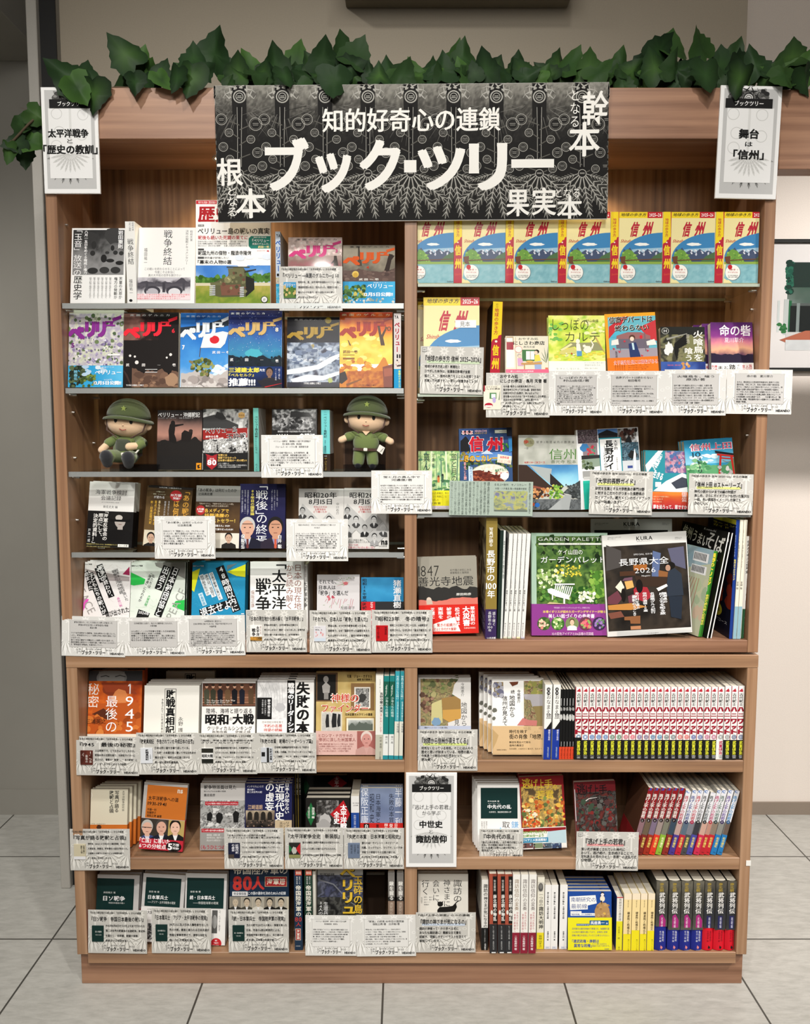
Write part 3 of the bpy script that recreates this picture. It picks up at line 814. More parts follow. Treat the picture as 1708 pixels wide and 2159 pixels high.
# ================================================================== the goods, bay by bay
def _op(k):return lambda*a:(k,)+a
T,V,R,E_,P,H,G,N,B,J,Ms,Ls,O=(_op(k)for k in('T','V','R','E','P','H','G','N','B','J','M','L','O'))
GREY=['1c1c1c','4a4a4a','8a8a8a','c9c9c9']
def brush_title(x0,y0,x1,y1,col):
    w,h=x1-x0,y1-y0;q=lambda a,b,c,d:(x0+a*w,y0+b*h,x0+c*w,y0+d*h)
    return[T('ペ',*q(0,.42,.30,1.0),col,3),T('リ',*q(.34,.22,.50,.86),col,3),T('リ',*q(.54,.22,.70,.86),col,3),T('ュ',*q(.69,.12,.87,.44),col,3),P([(x0+.83*w,y0+.12*h),(x1,y0-.02*h),(x1,y0+.12*h),(x0+.85*w,y0+.25*h)],col)]

# ---------------- war bay, top glass shelf
row('L1',0.03)
crop(80,400,500,660)
book('white paperback with a black and white photo of people bowing on sand',(285,330,752,968),[
    R(285,330,752,968,'f4f4f2'),H(300,345,738,730,['2b2b2b','3a3a3a','777777','8f8f8f','858585'],'v',3,5,40,.5),B(640,390,90,'3a3a3a',3),B(420,400,110,'333',5,14,.3,.4),
    E_(640,500,16,24,'222'),E_(480,475,22,34,'2a2a2a'),E_(565,590,26,34,'1c1c1c'),E_(620,608,34,16,'1e1e1e'),E_(595,540,18,12,'333'),E_(665,540,20,18,'2a2a2a'),E_(715,545,20,18,'2c2c2c'),E_(700,628,34,18,'1b1b1b'),E_(570,690,42,28,'333'),E_(665,690,42,28,'303030'),E_(470,695,45,26,'2c2c2c'),E_(470,545,22,22,'2a2a2a'),
    V('「玉音」放送の',308,352,378,735,'fafafa'),V('歴史学',305,742,378,940,'111'),V('八月一五日をめぐる権威と権力',396,352,426,726,'fff',1),V('岩田重則',688,350,732,505,'fff',1),
    V('天皇の大恩か',694,750,724,935,'444'),V('権力の発動か',652,750,682,935,'444')]+[V('戦争の記憶と放送をめぐる人びと',440+34*i,752,460+34*i,930,'999')for i in range(6)],sp='L',t=.02)
spine('white war history standing spine out between two white paperbacks',(757,272,838,982),[
    V('昭和天皇',805,280,822,350,'555'),V('決死の聖断',780,280,797,355,'555'),V('戦争終結',770,420,822,640,'3a3a3a'),V('福田祐一',783,768,812,885,'333'),E_(797,950,14,12,'222')],'f4f3ef',depth=.13,lside=[])
book('white paperback with a stone bridge photo along its foot',(852,325,1348,970),[
    R(800,300,1400,990,'f6f5f2'),V('戦争終結',1078,345,1152,645,'2a2a2a'),V('昭和天皇',1305,350,1327,440,'555'),V('決死の聖断ドキュメンタリー',1265,345,1290,640,'666'),V('福田祐一',910,500,938,625,'444'),
    G(['この戦いを終わらせることによって','今度こそは本当に','真の大平和の世界を開きたい'],915,668,1260,750,'666',0,True),
    H(850,752,1308,892,['c9c6cc','6e6a72','3a3840','8c8890','dcdadd'],'v',9,6,44,.7),J(850,755,1308,830,'4a4750',.8,4),R(850,805,1308,828,'55525a'),E_(980,868,70,42,'3c3a42'),E_(980,880,52,36,'b9b6bd'),E_(1170,868,70,42,'3c3a42'),E_(1170,880,52,36,'dedce0'),R(1068,800,1092,880,'3d3b43'),R(925,790,945,865,'47454d'),R(1240,790,1260,865,'47454d'),
    R(848,892,1308,945,'f3dfe2'),G(['あの日、日本は何を選んだのか。膨大な史料が語る','八月十五日までの決断の軌跡を描き切った大作','終戦の真相に迫る決定版ドキュメンタリー'],852,893,1300,944,'d22840')],t=.022)
crop(400,410,860,660)
book('tall history magazine showing an old tank on grass',(47,45,632,858),[
    R(40,40,640,860,'fbfbf9'),R(50,48,212,76,'c8232f'),T('時代を見抜く歴史雑誌',68,53,205,72,'fff'),T('歴史',68,92,330,215,'b01c26',2),T('街道',345,92,610,215,'b01c26',2),
    R(66,236,112,252,'444'),T('特集1',70,239,108,250,'fff'),T('ペリリュー島の戦いの真実',64,262,625,312,'161616',1),T('戦後も続いた死闘の果てに',66,322,455,354,'c22a35',1),
    G(['日本人が知っておくべき激戦の全体像　“死の島”を攻略せよ','日米の戦略 指揮官・中川州男の覚悟　11月24日の決断','彼らたちの“終わらない戦争”　生還した兵士たちが語る900日'],66,362,450,412,'333'),
    P([(480,326),(636,326),(636,424),(480,424),(462,405),(462,345)],'1f7d6e'),T('漫画家と語る特別対談',500,330,600,342,'fff'),T('『ペリリュー',490,348,622,374,'fff',1),T('楽園のゲルニカ』',490,378,622,396,'fff'),T('武田一義',535,402,622,420,'ffe9a0',1),
    R(66,424,112,438,'444'),T('戦国九州の傑物・龍造寺隆信',66,441,482,476,'202020',1),T('January 2026',528,436,592,447,'c22a35'),T('1',607,440,618,506,'c22a35',2),R(64,488,112,504,'555'),T('研究者が評価したい',116,488,306,505,'222'),T('「幕末の人物10選',64,514,326,545,'202020',1),
    H(48,556,632,858,['3f7fd0','5c97dd','c9dcf0','dfe6ea'],'v',4,3,44,1.1),R(48,690,632,858,'c9bd92'),N(330,470,620,560,9,20,60,['f4f7fb','e6eef8'],5,.5),J(48,630,330,700,'3f6d22',.6,2),J(440,600,632,682,'47752a',.5,7),N(50,640,300,690,25,10,22,['4f7f2c','2f5a1a','5b8b35'],3),N(470,625,630,680,20,10,22,['4f7f2c','2f5a1a','5b8b35'],4),R(48,694,632,720,'d9cfb0'),H(48,716,632,858,['b5a853','8f9a38','6d8a2a','8fa03a'],'v',8,10,60,.9),
    P([(170,790),(190,690),(300,640),(315,590),(350,572),(420,572),(440,600),(445,640),(500,660),(508,740),(440,800),(250,806)],'5a5a3c'),P([(440,640),(505,660),(508,745),(440,805)],'1d1c18'),P([(160,690),(280,690),(260,712),(165,712)],'6b6b48'),P([(300,580),(420,575),(430,640),(310,650)],'6e6d4c'),R(290,566,470,574,'4c4b35'),P([(430,600),(520,584),(520,592),(430,615)],'33322a'),E_(300,668,28,26,'8f8c63'),E_(300,668,13,12,'c9c186'),P([(240,712),(400,705),(395,790),(250,792)],'7a5240'),N(240,600,440,780,26,8,20,['4a4a30','7a7a55','6a4636','85825a'],6)]+
    [P([(155,715+14*k),(200,712+14*k),(203,720+14*k),(158,723+14*k)],'c9cdd0')for k in range(6)]+[P([(392,728+14*k),(425,724+14*k),(428,732+14*k),(395,736+14*k)],'c9cdd0')for k in range(6)]+[E_(586,824,27,27,'222'),E_(586,824,22,22,'e8e8e4'),T('史',574,814,598,836,'222')],
    name='magazine',cat='magazine',t=.008,sp='L',lean=6)
spine('pale blue war comic standing spine out beside the tank magazine',(674,290,712,855),[
    R(670,285,716,860,'c3cfdc'),T('YA',678,310,708,336,'222',2),V('ペリリュー',674,362,712,600,'2a5fb0',2),T('1',684,620,698,640,'222',1),H(674,650,712,700,['8a6','dcb','468'],'n',3),R(670,700,716,860,'2aa0d0'),H(674,720,712,850,['2a8','2ad','7ce','264'],'n',8)],'c3cfdc',depth=.128,name='comic_book',side='b9bfc6')
def blossoms(x0,y0,x1,y1,n,seed,cols):return N(x0,y0,x1,y1,n,5,15,cols,seed)
book('pale blossom covered war comic with pink brush title',(770,336,1192,850),[
    H(770,336,1192,850,['9a8a84','c9b6ae','e6d6cf','d2bdb6'],'n',5,6,50),blossoms(775,360,1190,560,140,4,['ecd3cf','f3e4e0','dcbcb8','b8a59f']),H(772,480,1190,560,['a9948c','8d6f68','9a5f64'],'v',3,8,40,.8),P([(1130,480),(1150,480),(1165,560),(1125,560)],'33291f'),P([(1140,500),(1105,540),(1112,545),(1150,515)],'2a221b')]+[T('楽 園 の ゲ ル ニ カ',835,346,1150,362,'444')]+brush_title(785,365,1185,510,'cf3f80')+[T('3',1140,430,1158,456,'d04080',1)],name='comic_book',t=.016,roll=0)
book('war comic of charred tree trunks with orange brush title',(1200,398,1607,850),[
    H(1200,398,1607,850,['8f8878','9d9482','777062','4c433d'],'v',6,5,50,.5),P([(1560,465),(1590,470),(1570,560),(1545,680),(1495,680),(1535,560)],'2d211c'),P([(1570,470),(1605,480),(1575,520)],'2d211c'),P([(1318,410),(1328,410),(1350,560),(1315,560)],'4a4238'),J(1200,575,1607,690,'5e4a44',.3,3),N(1210,600,1600,670,30,12,34,['6d5850','4b3a36','7c685f'],4,.6),E_(1298,625,26,26,'e0c060'),E_(1298,632,18,20,'c8a040'),T('4',1382,560,1404,582,'c03a20',1),T('武 田 一 義',1325,657,1480,674,'f4f1ea',1),T('楽 園 の ゲ ル ニ カ',1255,404,1560,418,'333')]+brush_title(1205,418,1605,560,'d2571c'),name='comic_book',t=.016,
    obi=(682,'2f9fd2',[H(1200,682,1607,850,['3aa8dc','2a92c8','46b4e4'],'h',4,3,40,.4),N(1200,720,1370,840,60,8,22,['2f5a2a','1f4420','55803c','7a9a4a'],5),N(1280,730,1380,790,6,14,22,['b3a544','c5b85c','8d8b3a'],2),T('ペリリュー',1390,698,1590,736,'fff',1),T('映画アニメ',1440,686,1540,697,'e4f4fa'),T('12月5日公開!!',1365,768,1590,798,'fff',2),N(1200,815,1607,850,30,6,14,['b8c0bb','8fa09a','d0d6d2'],8)]))

# ---------------- war bay, second shelf: the row of comics
row('L2',0.018)
crop(100,640,500,850)
def author(x0,y0,x1,y1,col='fff'):return T('武　田　一　義',x0,y0,x1,y1,col,1)
book('war comic with purple brush title over grey violet undergrowth',(180,60,683,768),[
    R(180,60,683,768,'c9cdb8'),H(180,90,683,560,['8f9880','d9dcc6','b3a9bf','e8e8d8','8a8298'],'n',12,7,60),N(185,110,680,550,120,8,26,['6f8258','4f6440','b5aac6','8f83a8','dfe0cc','55684a'],9),N(240,300,640,560,90,5,14,['e6e2ee','a79abf','75678f'],6),T('5',218,358,242,396,'7b2e86',2),author(505,395,655,418),R(545,455,655,470,'eee')]+brush_title(185,110,665,330,'8c2f93'),name='comic_book',t=.016,lean=8,copies=1,
    obi=(558,'2fa3d6',[H(180,558,683,768,['3aaede','2f9cd2','5cbce8'],'h',4,3,40,.4),N(200,570,330,750,60,10,30,['2a3a2a','40503a','1d2820','5a6a48'],5),N(300,640,430,745,30,10,24,['55692e','758a3c','3a4f24'],7),N(330,570,520,650,10,20,40,['d4e4ee','b5d0e4'],3,.6),T('ペリリュー',430,600,665,640,'fff',1),T('映画アニメ',490,568,600,580,'eaf6fb'),T('2025年',510,680,585,692,'fff'),T('12月5日公開!!',420,698,665,732,'fff',2),V('映画化',240,600,272,690,'8ad4ee',1)]))
book('black and brown war comic with bright red brush title',(675,80,1180,768),[
    R(670,75,1190,770,'191413'),H(678,90,1000,330,['6b4a42','8a6258','2a1c1a','140f0e'],'h',4,4,40,.6),J(760,560,1185,770,'6d5243',.5,5),N(800,640,1180,765,30,20,60,['7a5c4a','94735c','5a4236','8a6a54'],3,.7),B(1120,690,70,'a8866a',5),P([(690,600),(720,640),(760,740),(750,745),(705,650),(685,610)],'3a2b26'),T('楽 園 の ゲ ル ニ カ',745,96,1100,114,'ddd'),T('6',1122,226,1146,264,'e02a3a',2)]+[E_(x,y,r,r,'e8e4e0')for x,y,r in((745,470,11),(788,478,10),(805,530,17),(1110,460,13),(1075,487,9))]+[T('武',708,540,738,566,'f6f2ee',1),T('田',852,540,880,566,'f6f2ee',1),T('一',990,550,1018,560,'f6f2ee',1),T('義',1126,540,1156,566,'f6f2ee',1),T('YOUNG ANIMAL COMICS',710,728,866,744,'eee',1),R(880,590,990,596,'ccc'),R(880,615,990,622,'ccc')]+brush_title(680,120,1170,320,'f02a3c'),name='comic_book',t=.016,lean=8)
book('bright blue war comic with a white flag and red disc',(1196,84,1628,768),[
    H(1196,84,1640,768,['2468b8','2a7ace','4a9ae0','b8daf4'],'v',4,3,44,.25),P([(1340,84),(1640,84),(1640,130),(1500,110),(1420,130),(1330,170)],'1d4f94'),P([(1196,215),(1400,195),(1640,120),(1640,200),(1420,240),(1196,275)],'24303c'),N(1500,560,1640,640,8,30,60,['f0f6fb','d8ebf8'],4,.5),J(1200,590,1640,770,'c3bcb8',.35,3),N(1220,640,1620,760,34,20,60,['d8d2ce','aaa09c','c6bebb','8f8784'],6,.8),N(1285,500,1500,640,46,12,28,['67753c','4e5a2c','8a7c50','3c4622','9aa05a'],7),P([(1376,395),(1382,395),(1372,480),(1366,480)],'5a4634'),P([(1412,275),(1500,268),(1580,250),(1632,262),(1600,360),(1560,402),(1470,398),(1380,400)],'f4f4f2'),E_(1505,326,43,36,'d82430'),T('7',1215,376,1236,414,'fff',2),T('武 田 一 義',1485,428,1640,452,'fff',1),T('YOUNG ANIMAL COMICS',1215,740,1366,756,'eee',1),T('楽 園 の ゲ ル ニ カ',1250,108,1560,126,'cde')]+brush_title(1200,120,1640,335,'e9eef2'),name='comic_book',t=.016,lean=8)
crop(460,630,880,850)
book('night blue war comic with gold brush title in clear wrap',(85,98,548,770),[
    H(85,98,548,580,['20204c','2a3a80','3a6ab0','3f8fb8','2a5a70'],'v',6,4,44,.2),N(90,110,545,470,130,1.2,3.2,['fff','cde','abd'],4),B(300,470,90,'4fb4c8',3,14,.3,.5),J(85,470,548,590,'182430',.5,5),N(90,500,545,575,30,10,26,['14222a','20343a','0e1a20'],4),T('8',492,248,516,282,'e8e0d0',2),T('武',104,510,130,536,'fff',1),T('田',232,510,258,536,'fff',1),T('一',362,520,388,530,'fff',1),T('義',492,520,518,546,'fff',1),T('楽 園 の ゲ ル ニ カ',110,118,400,136,'fff')]+brush_title(88,160,545,335,'d8b472'),name='comic_book',t=.018,lean=8,copies=1,spc='223',
    obi=(580,'1c3068',[H(85,580,548,770,['1c3a78','142450','101a3a'],'v',3,3,30,.4),T('三浦建太郎',92,590,352,632,'f4e24a',2),T('先生',356,600,402,622,'fff',1),T('『ベルセルク』',92,640,305,668,'f4e24a',1),T('推薦!!!',92,682,318,748,'fff',2),Ms(440,585,150,'1a1614','8a6a58','2c2a30','2c2a30'),P([(330,700),(545,690),(545,760),(380,760)],'26242c'),Ls([(400,760),(548,725)],9,'c8242c',.3),V('VIにて発売',488,600,502,700,'dde'),V('続く巻も',516,600,532,690,'dde')]))
book('dark stormy sea war comic with gold brush title',(590,158,1040,772),[
    H(590,158,1040,400,['16161c','14141a','23232c'],'v',3,3,40,.4),H(590,375,1040,772,['3a4658','7d8a9e','b9c3d0','6a7488','3a3a4a'],'c',12,5,60),N(590,400,1040,560,60,14,46,['98a6bb','7786a0','c4cedb','5d6a84'],6,.6),E_(944,186,27,26,'a8922a'),P([(590,610),(700,590),(840,570),(960,500),(1040,470),(1040,500),(980,540),(880,600),(700,640),(590,650)],'dfe4ea'),P([(620,690),(760,650),(900,660),(1040,620),(1040,650),(900,700),(730,710),(640,720)],'e6eaee'),H(590,715,1040,772,['3a3a46','26262e'],'v',4,4),T('9',800,390,824,424,'b8a040',1),T('武 田 一 義',735,515,895,538,'e9eef2',1),T('YOUNG ANIMAL COMICS',735,716,880,734,'eee',1),T('楽 園 の ゲ ル ニ カ',655,172,930,188,'999'),B(960,700,26,'a8b46a',3)]+brush_title(595,205,1035,360,'a8882e'),name='comic_book',t=.016,lean=8)
book('orange and yellow war comic with dark red brush title',(1040,115,1495,772),[
    H(1040,115,1495,560,['9a2a14','d8641c','f0b432','f6d860','f0c040'],'v',5,3,44,.35),N(1050,320,1420,540,20,20,50,['f8e27c','f6d450','f2b83a'],5,.6),J(1040,500,1495,772,'c87a1e',.5,4),N(1050,520,1300,640,22,18,46,['e09a2e','d8861e','f0b64a','b8661a'],3,.7),H(1100,620,1440,772,['c8701c','a04c14','d88a2a'],'n',6,7,40),P([(1365,230),(1385,225),(1400,310),(1440,240),(1450,245),(1415,330),(1430,400),(1395,400)],'4a3220'),P([(1110,355),(1118,355),(1140,400),(1128,402)],'5a3c20'),P([(1410,585),(1500,560),(1500,760),(1420,770)],'7a3a2a'),P([(1420,600),(1495,590),(1495,660),(1425,668)],'9a5038'),P([(1040,640),(1090,620),(1110,690),(1060,730),(1040,720)],'241a18'),Ls([(1100,740),(1230,690)],20,'7a4a20',.4),T('10',1432,238,1482,276,'5a3a10',1),T('武田一義',1070,442,1196,468,'6a3a14',1),T('YOUNG ANIMAL COMICS',1215,732,1352,750,'6a1c10',1),T('楽 園 の ゲ ル ニ カ',1060,128,1470,148,'f4d8b0'),R(1070,480,1170,484,'7a4a14'),R(1070,505,1170,520,'8a5a1c')]+brush_title(1045,150,1490,345,'a02818'),name='comic_book',t=.016,lean=8,copies=1)
spine('slim war comic spine with red brush title at end of the comics row',(1507,125,1568,772),[
    R(1500,120,1575,775,'ddd6d4'),T('YA',1512,142,1546,170,'222',2),V('ペリリュー',1514,205,1556,455,'b0203a',2),T('11',1532,476,1562,508,'222',1),N(1526,520,1566,600,12,6,14,['caa','544','e8d8c8','876'],4),R(1500,602,1575,775,'2a9ad0'),V('楽園のゲルニカ',1545,612,1565,760,'e8f060',1)],'d8d2d0',depth=.128,name='comic_book')

# ---------------- war bay, third shelf: pocket books between the two dolls
row('L3',0.045)
crop(130,820,560,1010)
book('dark pocket book with soldiers against a pink dusk sky',(800,178,1178,692),[
    R(795,170,1185,700,'1a1716'),H(802,180,1176,440,['1d1a1a','3a302e','8d6a60','b58474','6a4c44'],'v',5,3,40,.15),J(802,400,1176,560,'1c1816',.35,4),P([(900,440),(895,350),(905,300),(925,275),(950,290),(950,340),(945,380),(960,420),(962,460)],'161210'),E_(932,285,18,20,'161210'),P([(940,300),(1020,292),(1022,302),(945,320)],'161210'),P([(1000,440),(1005,370),(1030,345),(1070,360),(1085,345),(1098,365),(1090,400),(1080,440)],'1a1412'),E_(1082,352,17,14,'2a201c'),T('ペリリュー・沖縄戦記',808,196,1158,238,'f2f2f2',1),T('ユージン・B・スレッジ',808,240,960,250,'ccc'),T('伊藤 真/曽田和子 訳',985,240,1105,250,'ccc'),R(1127,620,1170,686,'e0921c'),P([(1135,640),(1160,632),(1150,650),(1165,660),(1140,668)],'2a1a10')],'1a1716',t=.018,sp='R',copies=1)
book('pocket book with a wreck photo, red stripe and red shield',(1182,168,1562,692),[
    H(1182,168,1562,540,['d9d9d7','8a8a88','bcbcba','3a3a3a'],'c',4,4,60),P([(1182,240),(1280,215),(1400,265),(1480,300),(1480,335),(1182,330)],'3a3a3a'),P([(1280,235),(1300,190),(1350,205),(1380,250),(1340,262)],'2a2a2a'),P([(1182,345),(1555,325),(1555,405),(1182,425)],'982420'),H(1186,425,1560,540,['2a2a2a','dededc','6a6a68','f0f0ee'],'c',9,12,70),R(1182,535,1562,695,'171717'),T('ペリリュー島',1205,322,1470,372,'fff',2,-3),T('玉砕戦',1380,370,1548,424,'f4f4f4',2,-3),T('ペリリュー島',1207,324,1470,370,'1a1a1a',1,-3),T('玉砕戦',1382,372,1546,422,'1a1a1a',1,-3),T('南海の小島',1206,390,1312,408,'fff',1,-3),T('七十日の血戦',1236,408,1356,428,'fff',1,-3),T('舩坂 弘',1462,498,1546,520,'eee'),P([(1480,205),(1508,192),(1534,205),(1534,235),(1508,248),(1480,235)],'c9a060'),T('新装版',1486,214,1530,228,'5a3a10'),P([(1215,560),(1300,560),(1300,640),(1258,680),(1215,640)],'a8242c'),P([(1205,545),(1235,552),(1258,566),(1282,552),(1308,545),(1290,575),(1225,575)],'a8242c'),T('80',1222,594,1294,638,'fff',2),T('戦後',1240,578,1278,592,'f6d8d8'),G(['米軍には','理解できなかった','日本軍の最後の一兵の戦い!'],1310,545,1550,612,'e6c06a',1),G(['ミズーリ艦隊した','「上陸の水兵の日本人を鎧した奇跡的勇者が」','この戦を立証した伝記的書物である!'],1310,618,1552,664,'ddd')],t=.016,copies=0,sp='R')
spine('teal pocket book spine in front of the pulled out display, near the wreck cover',(1608,160,1652,698),[
    R(1600,150,1660,700,'6fbfb2'),V('ペリリュー島玉砕戦',1618,230,1644,408,'2a2a2a',1),V('南海の小島七十日の血戦',1620,412,1634,480,'456'),V('舩坂 弘',1622,484,1640,540,'333'),V('光人社',1622,625,1640,690,'345')],'6fbfb2',depth=.105,side='d5d3d0')
crop(520,820,920,1010)
book('black pocket book with a grey photo of helmeted soldiers',(225,180,632,745),[
    R(220,175,640,750,'15110f'),H(232,186,622,370,['1c1c1c','5a5a5a','8a8a8a','c4c4c4','3c3c3c'],'c',5,6,60),N(250,250,615,300,12,10,18,['d0d0d0','b4b4b4','8a8a8a'],6),N(240,290,620,365,30,8,22,['3a3a3a','6e6e6e','999','222'],7),P([(400,200),(560,215),(590,250),(390,255)],'2c2c2c'),T('珊瑚礁の小島で海兵隊員が見た真実の恐怖',280,376,580,392,'eee'),T('ペリリュー島戦記',240,402,615,470,'f4f4f4',2)],'15110f',t=.016)
spine('teal pocket book spine with pale back cover beside the standing doll',(673,190,750,745),[
    R(668,185,755,585,'74cfcf'),T('L L',700,198,718,214,'256'),T('光人社',694,224,722,236,'256'),V('ペリリュー島戦記',694,250,722,440,'1f2f30',1),V('珊瑚礁の小島で',702,460,714,530,'356'),V('猿渡青児',700,512,716,575,'256')],'74cfcf',depth=.105,side='d5d3d0',obi=(585,'3a2a20',[T('新装',700,598,724,610,'eee'),V('ザ・パシフィック',702,622,722,735,'e6c060',1)]))

# ---------------- war bay, fourth shelf
row('L4',0.05)
crop(140,1000,520,1200)
book('white pocket book with a naval officer portrait on black',(198,75,640,722),[
    R(190,70,650,730,'efeeea'),T('海軍戦争検討',278,148,575,194,'161616'),T('会議記録',328,204,520,248,'161616'),T('太平洋戦争開戦の経緯',334,262,500,272,'888'),T('新名丈夫 編',350,296,485,322,'222')],t=.02,roll=2.2,copies=1,
    obi=(342,'161413',[R(190,342,650,730,'151313'),Ms(510,345,290,'141210','b5aca6','100e0e','100e0e'),E_(512,400,105,42,'1a1816'),E_(500,412,34,26,'c8c2ba'),R(418,430,605,450,'0c0a0a'),V('「海軍反省会の',348,356,392,625,'f2f0ec',1),V('原点にして、',300,372,346,585,'f2f0ec',1),V('決定的資料！」',250,372,294,650,'f2f0ec',1),V('戸髙一成',204,516,228,640,'eee'),R(195,655,600,710,'1c1a16'),G(['開戦回避はなぜできなかったのか。日本海軍首脳たちによる','率直な議論の全記録。新たな史料と解説を付す'],192,658,480,705,'d8c87a'),R(488,664,590,690,'f0efe8'),T('ちくま書',500,668,580,686,'222')]))
def brown_war_cover(x,y):return[]
book('brown paperback with gold lettering and a red badge, tilted',(735,118,1185,722),[
    H(720,110,1200,725,['3a2a18','5a4426','6a5230','4a3820'],'v',4,3,30,.3),R(780,118,1200,138,'1a1410'),T('2025年上半期、いま最も読まれている',880,124,1090,136,'ddd'),V('「あの戦争」',1098,170,1160,470,'d8a040',1),V('は何だ',1008,240,1062,480,'d8a040',1),E_(1040,205,58,52,'b02a2c'),T('10万部',992,186,1090,212,'fff',1),T('突破！',1010,218,1076,240,'fff',1),V('最も分かりやすい',864,250,884,480,'f0d8a0',1),V('現代人のための',828,250,850,480,'e0b040',1),V('新・日本近現代史',790,250,816,470,'e0b040',1),T('入門書として',850,160,930,172,'eec'),T('“戦争”のイメージ',810,184,940,194,'eec'),T('が変わる',830,204,930,230,'eee'),R(730,540,1200,712,'d9cfb8'),Ms(800,545,175,'1c1816','c8a48c','1c1a1a','1c1a1a'),V('日本はどこで',960,255,976,390,'ddd'),V('間違えたのか',925,255,942,390,'ddd')],'4a3820',t=.016,roll=4,copies=1,sp='R')
book('grey topped brown paperback with a portrait at the foot',(1222,108,1645,722),[
    R(1210,100,1660,260,'8f8e8a'),T('「あの戦争」は何だったのか',1252,134,1616,168,'161616',1),T('辻田真佐憲',1252,174,1386,200,'1c1c1c',1)],'8f8e8a',t=.018,roll=1,copies=0,
    obi=(258,'4a3520',[H(1210,258,1660,560,['2e2014','5a4228','4a3420'],'v',4,3,30,.4),T('「読みやすい」「戦争を学ぶならこの1冊」',1262,272,1585,288,'d8ccb8'),T('幅広い世代から絶賛の声！',1320,294,1535,308,'d8ccb8'),E_(1272,340,44,46,'b02a2c'),T('5万部',1240,320,1304,342,'fff',1),T('突破！',1248,346,1296,360,'fff',1),T('各メディアで',1310,326,1540,364,'f0c050',1),T('話題沸騰の',1310,372,1540,408,'f0c050',1),T('ベストセラー！',1340,420,1600,458,'f4d060',1),T('「間違えた」のか?',1390,478,1550,498,'fff',1),T('全て誤りだったのか?',1390,512,1580,532,'fff',1),R(1210,556,1660,700,'e4ded0'),Ms(1538,552,165,'1c1816','c8a48c','26221e','26221e'),R(1210,702,1660,722,'d0c8b8')]))
crop(490,1000,880,1200)
book('navy paperback with two suited men at the foot',(68,88,488,722),[
    R(60,80,500,730,'1c1b46'),V('「戦後」',216,112,328,365,'f6f6f8'),V('の終焉',218,375,322,655,'f6f6f8'),V('80年目の国家論',168,145,204,378,'e8d860',1),V('米国従属を永久化したのは誰か？',136,145,152,378,'ccd'),V('昭和天皇・占領、安倍晋三——',110,145,126,360,'ccd'),V('岐路に立つ国の進路を徹底激論！',84,145,100,360,'ccd'),V('日米安保の実相、政治と',408,145,420,300,'ccd'),V('天皇とは何か、今後はどこへ',384,145,396,330,'ccd'),V('「新しい戦前」の先に',360,145,372,330,'ccd'),Ms(140,392,330,'c4c4c2','d8a890','1a1a2c','b8c4d8','6a3030'),Ms(398,390,335,'1a1614','c89478','2c2434','8a8ab0','c85a40'),V('保阪正康',80,555,116,712,'fff',1),V('白井 聡',420,558,456,684,'fff',1),T('朝日新書',240,698,300,712,'dde'),R(92,455,190,460,'2a1a18'),R(360,460,440,464,'1a1614')],'1c1b46',t=.017)
def diamond(cx,cy,r,hair,skin,suit):return[P([(cx,cy-r),(cx+r,cy),(cx,cy+r),(cx-r,cy)],'b5b5b3'),Ms(cx,cy-r*.6,r*1.45,hair,skin,suit,'ccc',None,.8)]
def showa(x):
    return[R(x-10,120,x+430,740,'d2d0cc'),T('昭和20年',x+52,165,x+345,220,'1c1c1c',1),T('8月15日',x+88,228,x+300,280,'1c1c1c',1),V('中川右介',x+340,262,x+368,372,'333'),G(['文化人たちは','玉音放送を','どう聞いたか'],x+132,292,x+255,360,'b02a2c',1,True)]+        diamond(x+30,350,80,'2a2a2a','a4a4a2','3a3a3a')+diamond(x+110,430,80,'222','bcbcba','444')+diamond(x+275,430,80,'1c1c1c','c8c8c6','333')+diamond(x+190,510,80,'2a2a2a','b0b0ae','222')+diamond(x+360,510,80,'c8c8c6','b8b8b6','444')+diamond(x+30,510,80,'333','c4c4c2','555')+diamond(x+280,590,80,'222','c0c0be','999')+        [G(['135人の体験を基に、','玉音放送に聴き入った人々'],x+20,598,x+230,634,'333'),G(['もう一つの','「日本のいちばん長い日」'],x+20,640,x+280,690,'c83a5a'),T('ns',x+344,612,x+400,648,'222',2),T('NHK出版新書',x+322,656,x+395,668,'333')]
book('grey pocket book of diamond portraits behind a printed card',(612,132,1028,718),showa(618),'d2d0cc',t=.012)
book('pale pocket book of diamond portraits at end of its shelf',(1030,130,1445,718),showa(1032),'d8d6d2',t=.012,copies=1)

# ---------------- war bay, bottom of the tall case
row('L5',0.05)
crop(110,1170,530,1400)
def slab_text(rows_,ang,bg='161616',fg='fff'):
    out=[]
    for(txt,x0,y0,x1,y1)in rows_:
        cx,cy,hw,hh=(x0+x1)/2,(y0+y1)/2,(x1-x0)/2+7,(y1-y0)/2+6;a=math.radians(ang)
        out.append(P([(cx+p*hw*math.cos(a)-q*hh*math.sin(a),cy+p*hw*math.sin(a)+q*hh*math.cos(a))for p,q in((-1,-1),(1,-1),(1,1),(-1,1))],bg))
    for(txt,x0,y0,x1,y1)in rows_:out.append(V(txt,x0,y0,x1,y1,fg,1,ang))
    return out
def hairline(x0,y0,x1,y1,n,seed,col):
    rs=random.Random(seed);o=[]
    for i in range(n):
        x,y=rs.uniform(x0,x1),rs.uniform(y0,y1);o.append(Ls([(x,y),(x+rs.uniform(-70,70),y+rs.uniform(-60,60))],1.6,col))
    return o
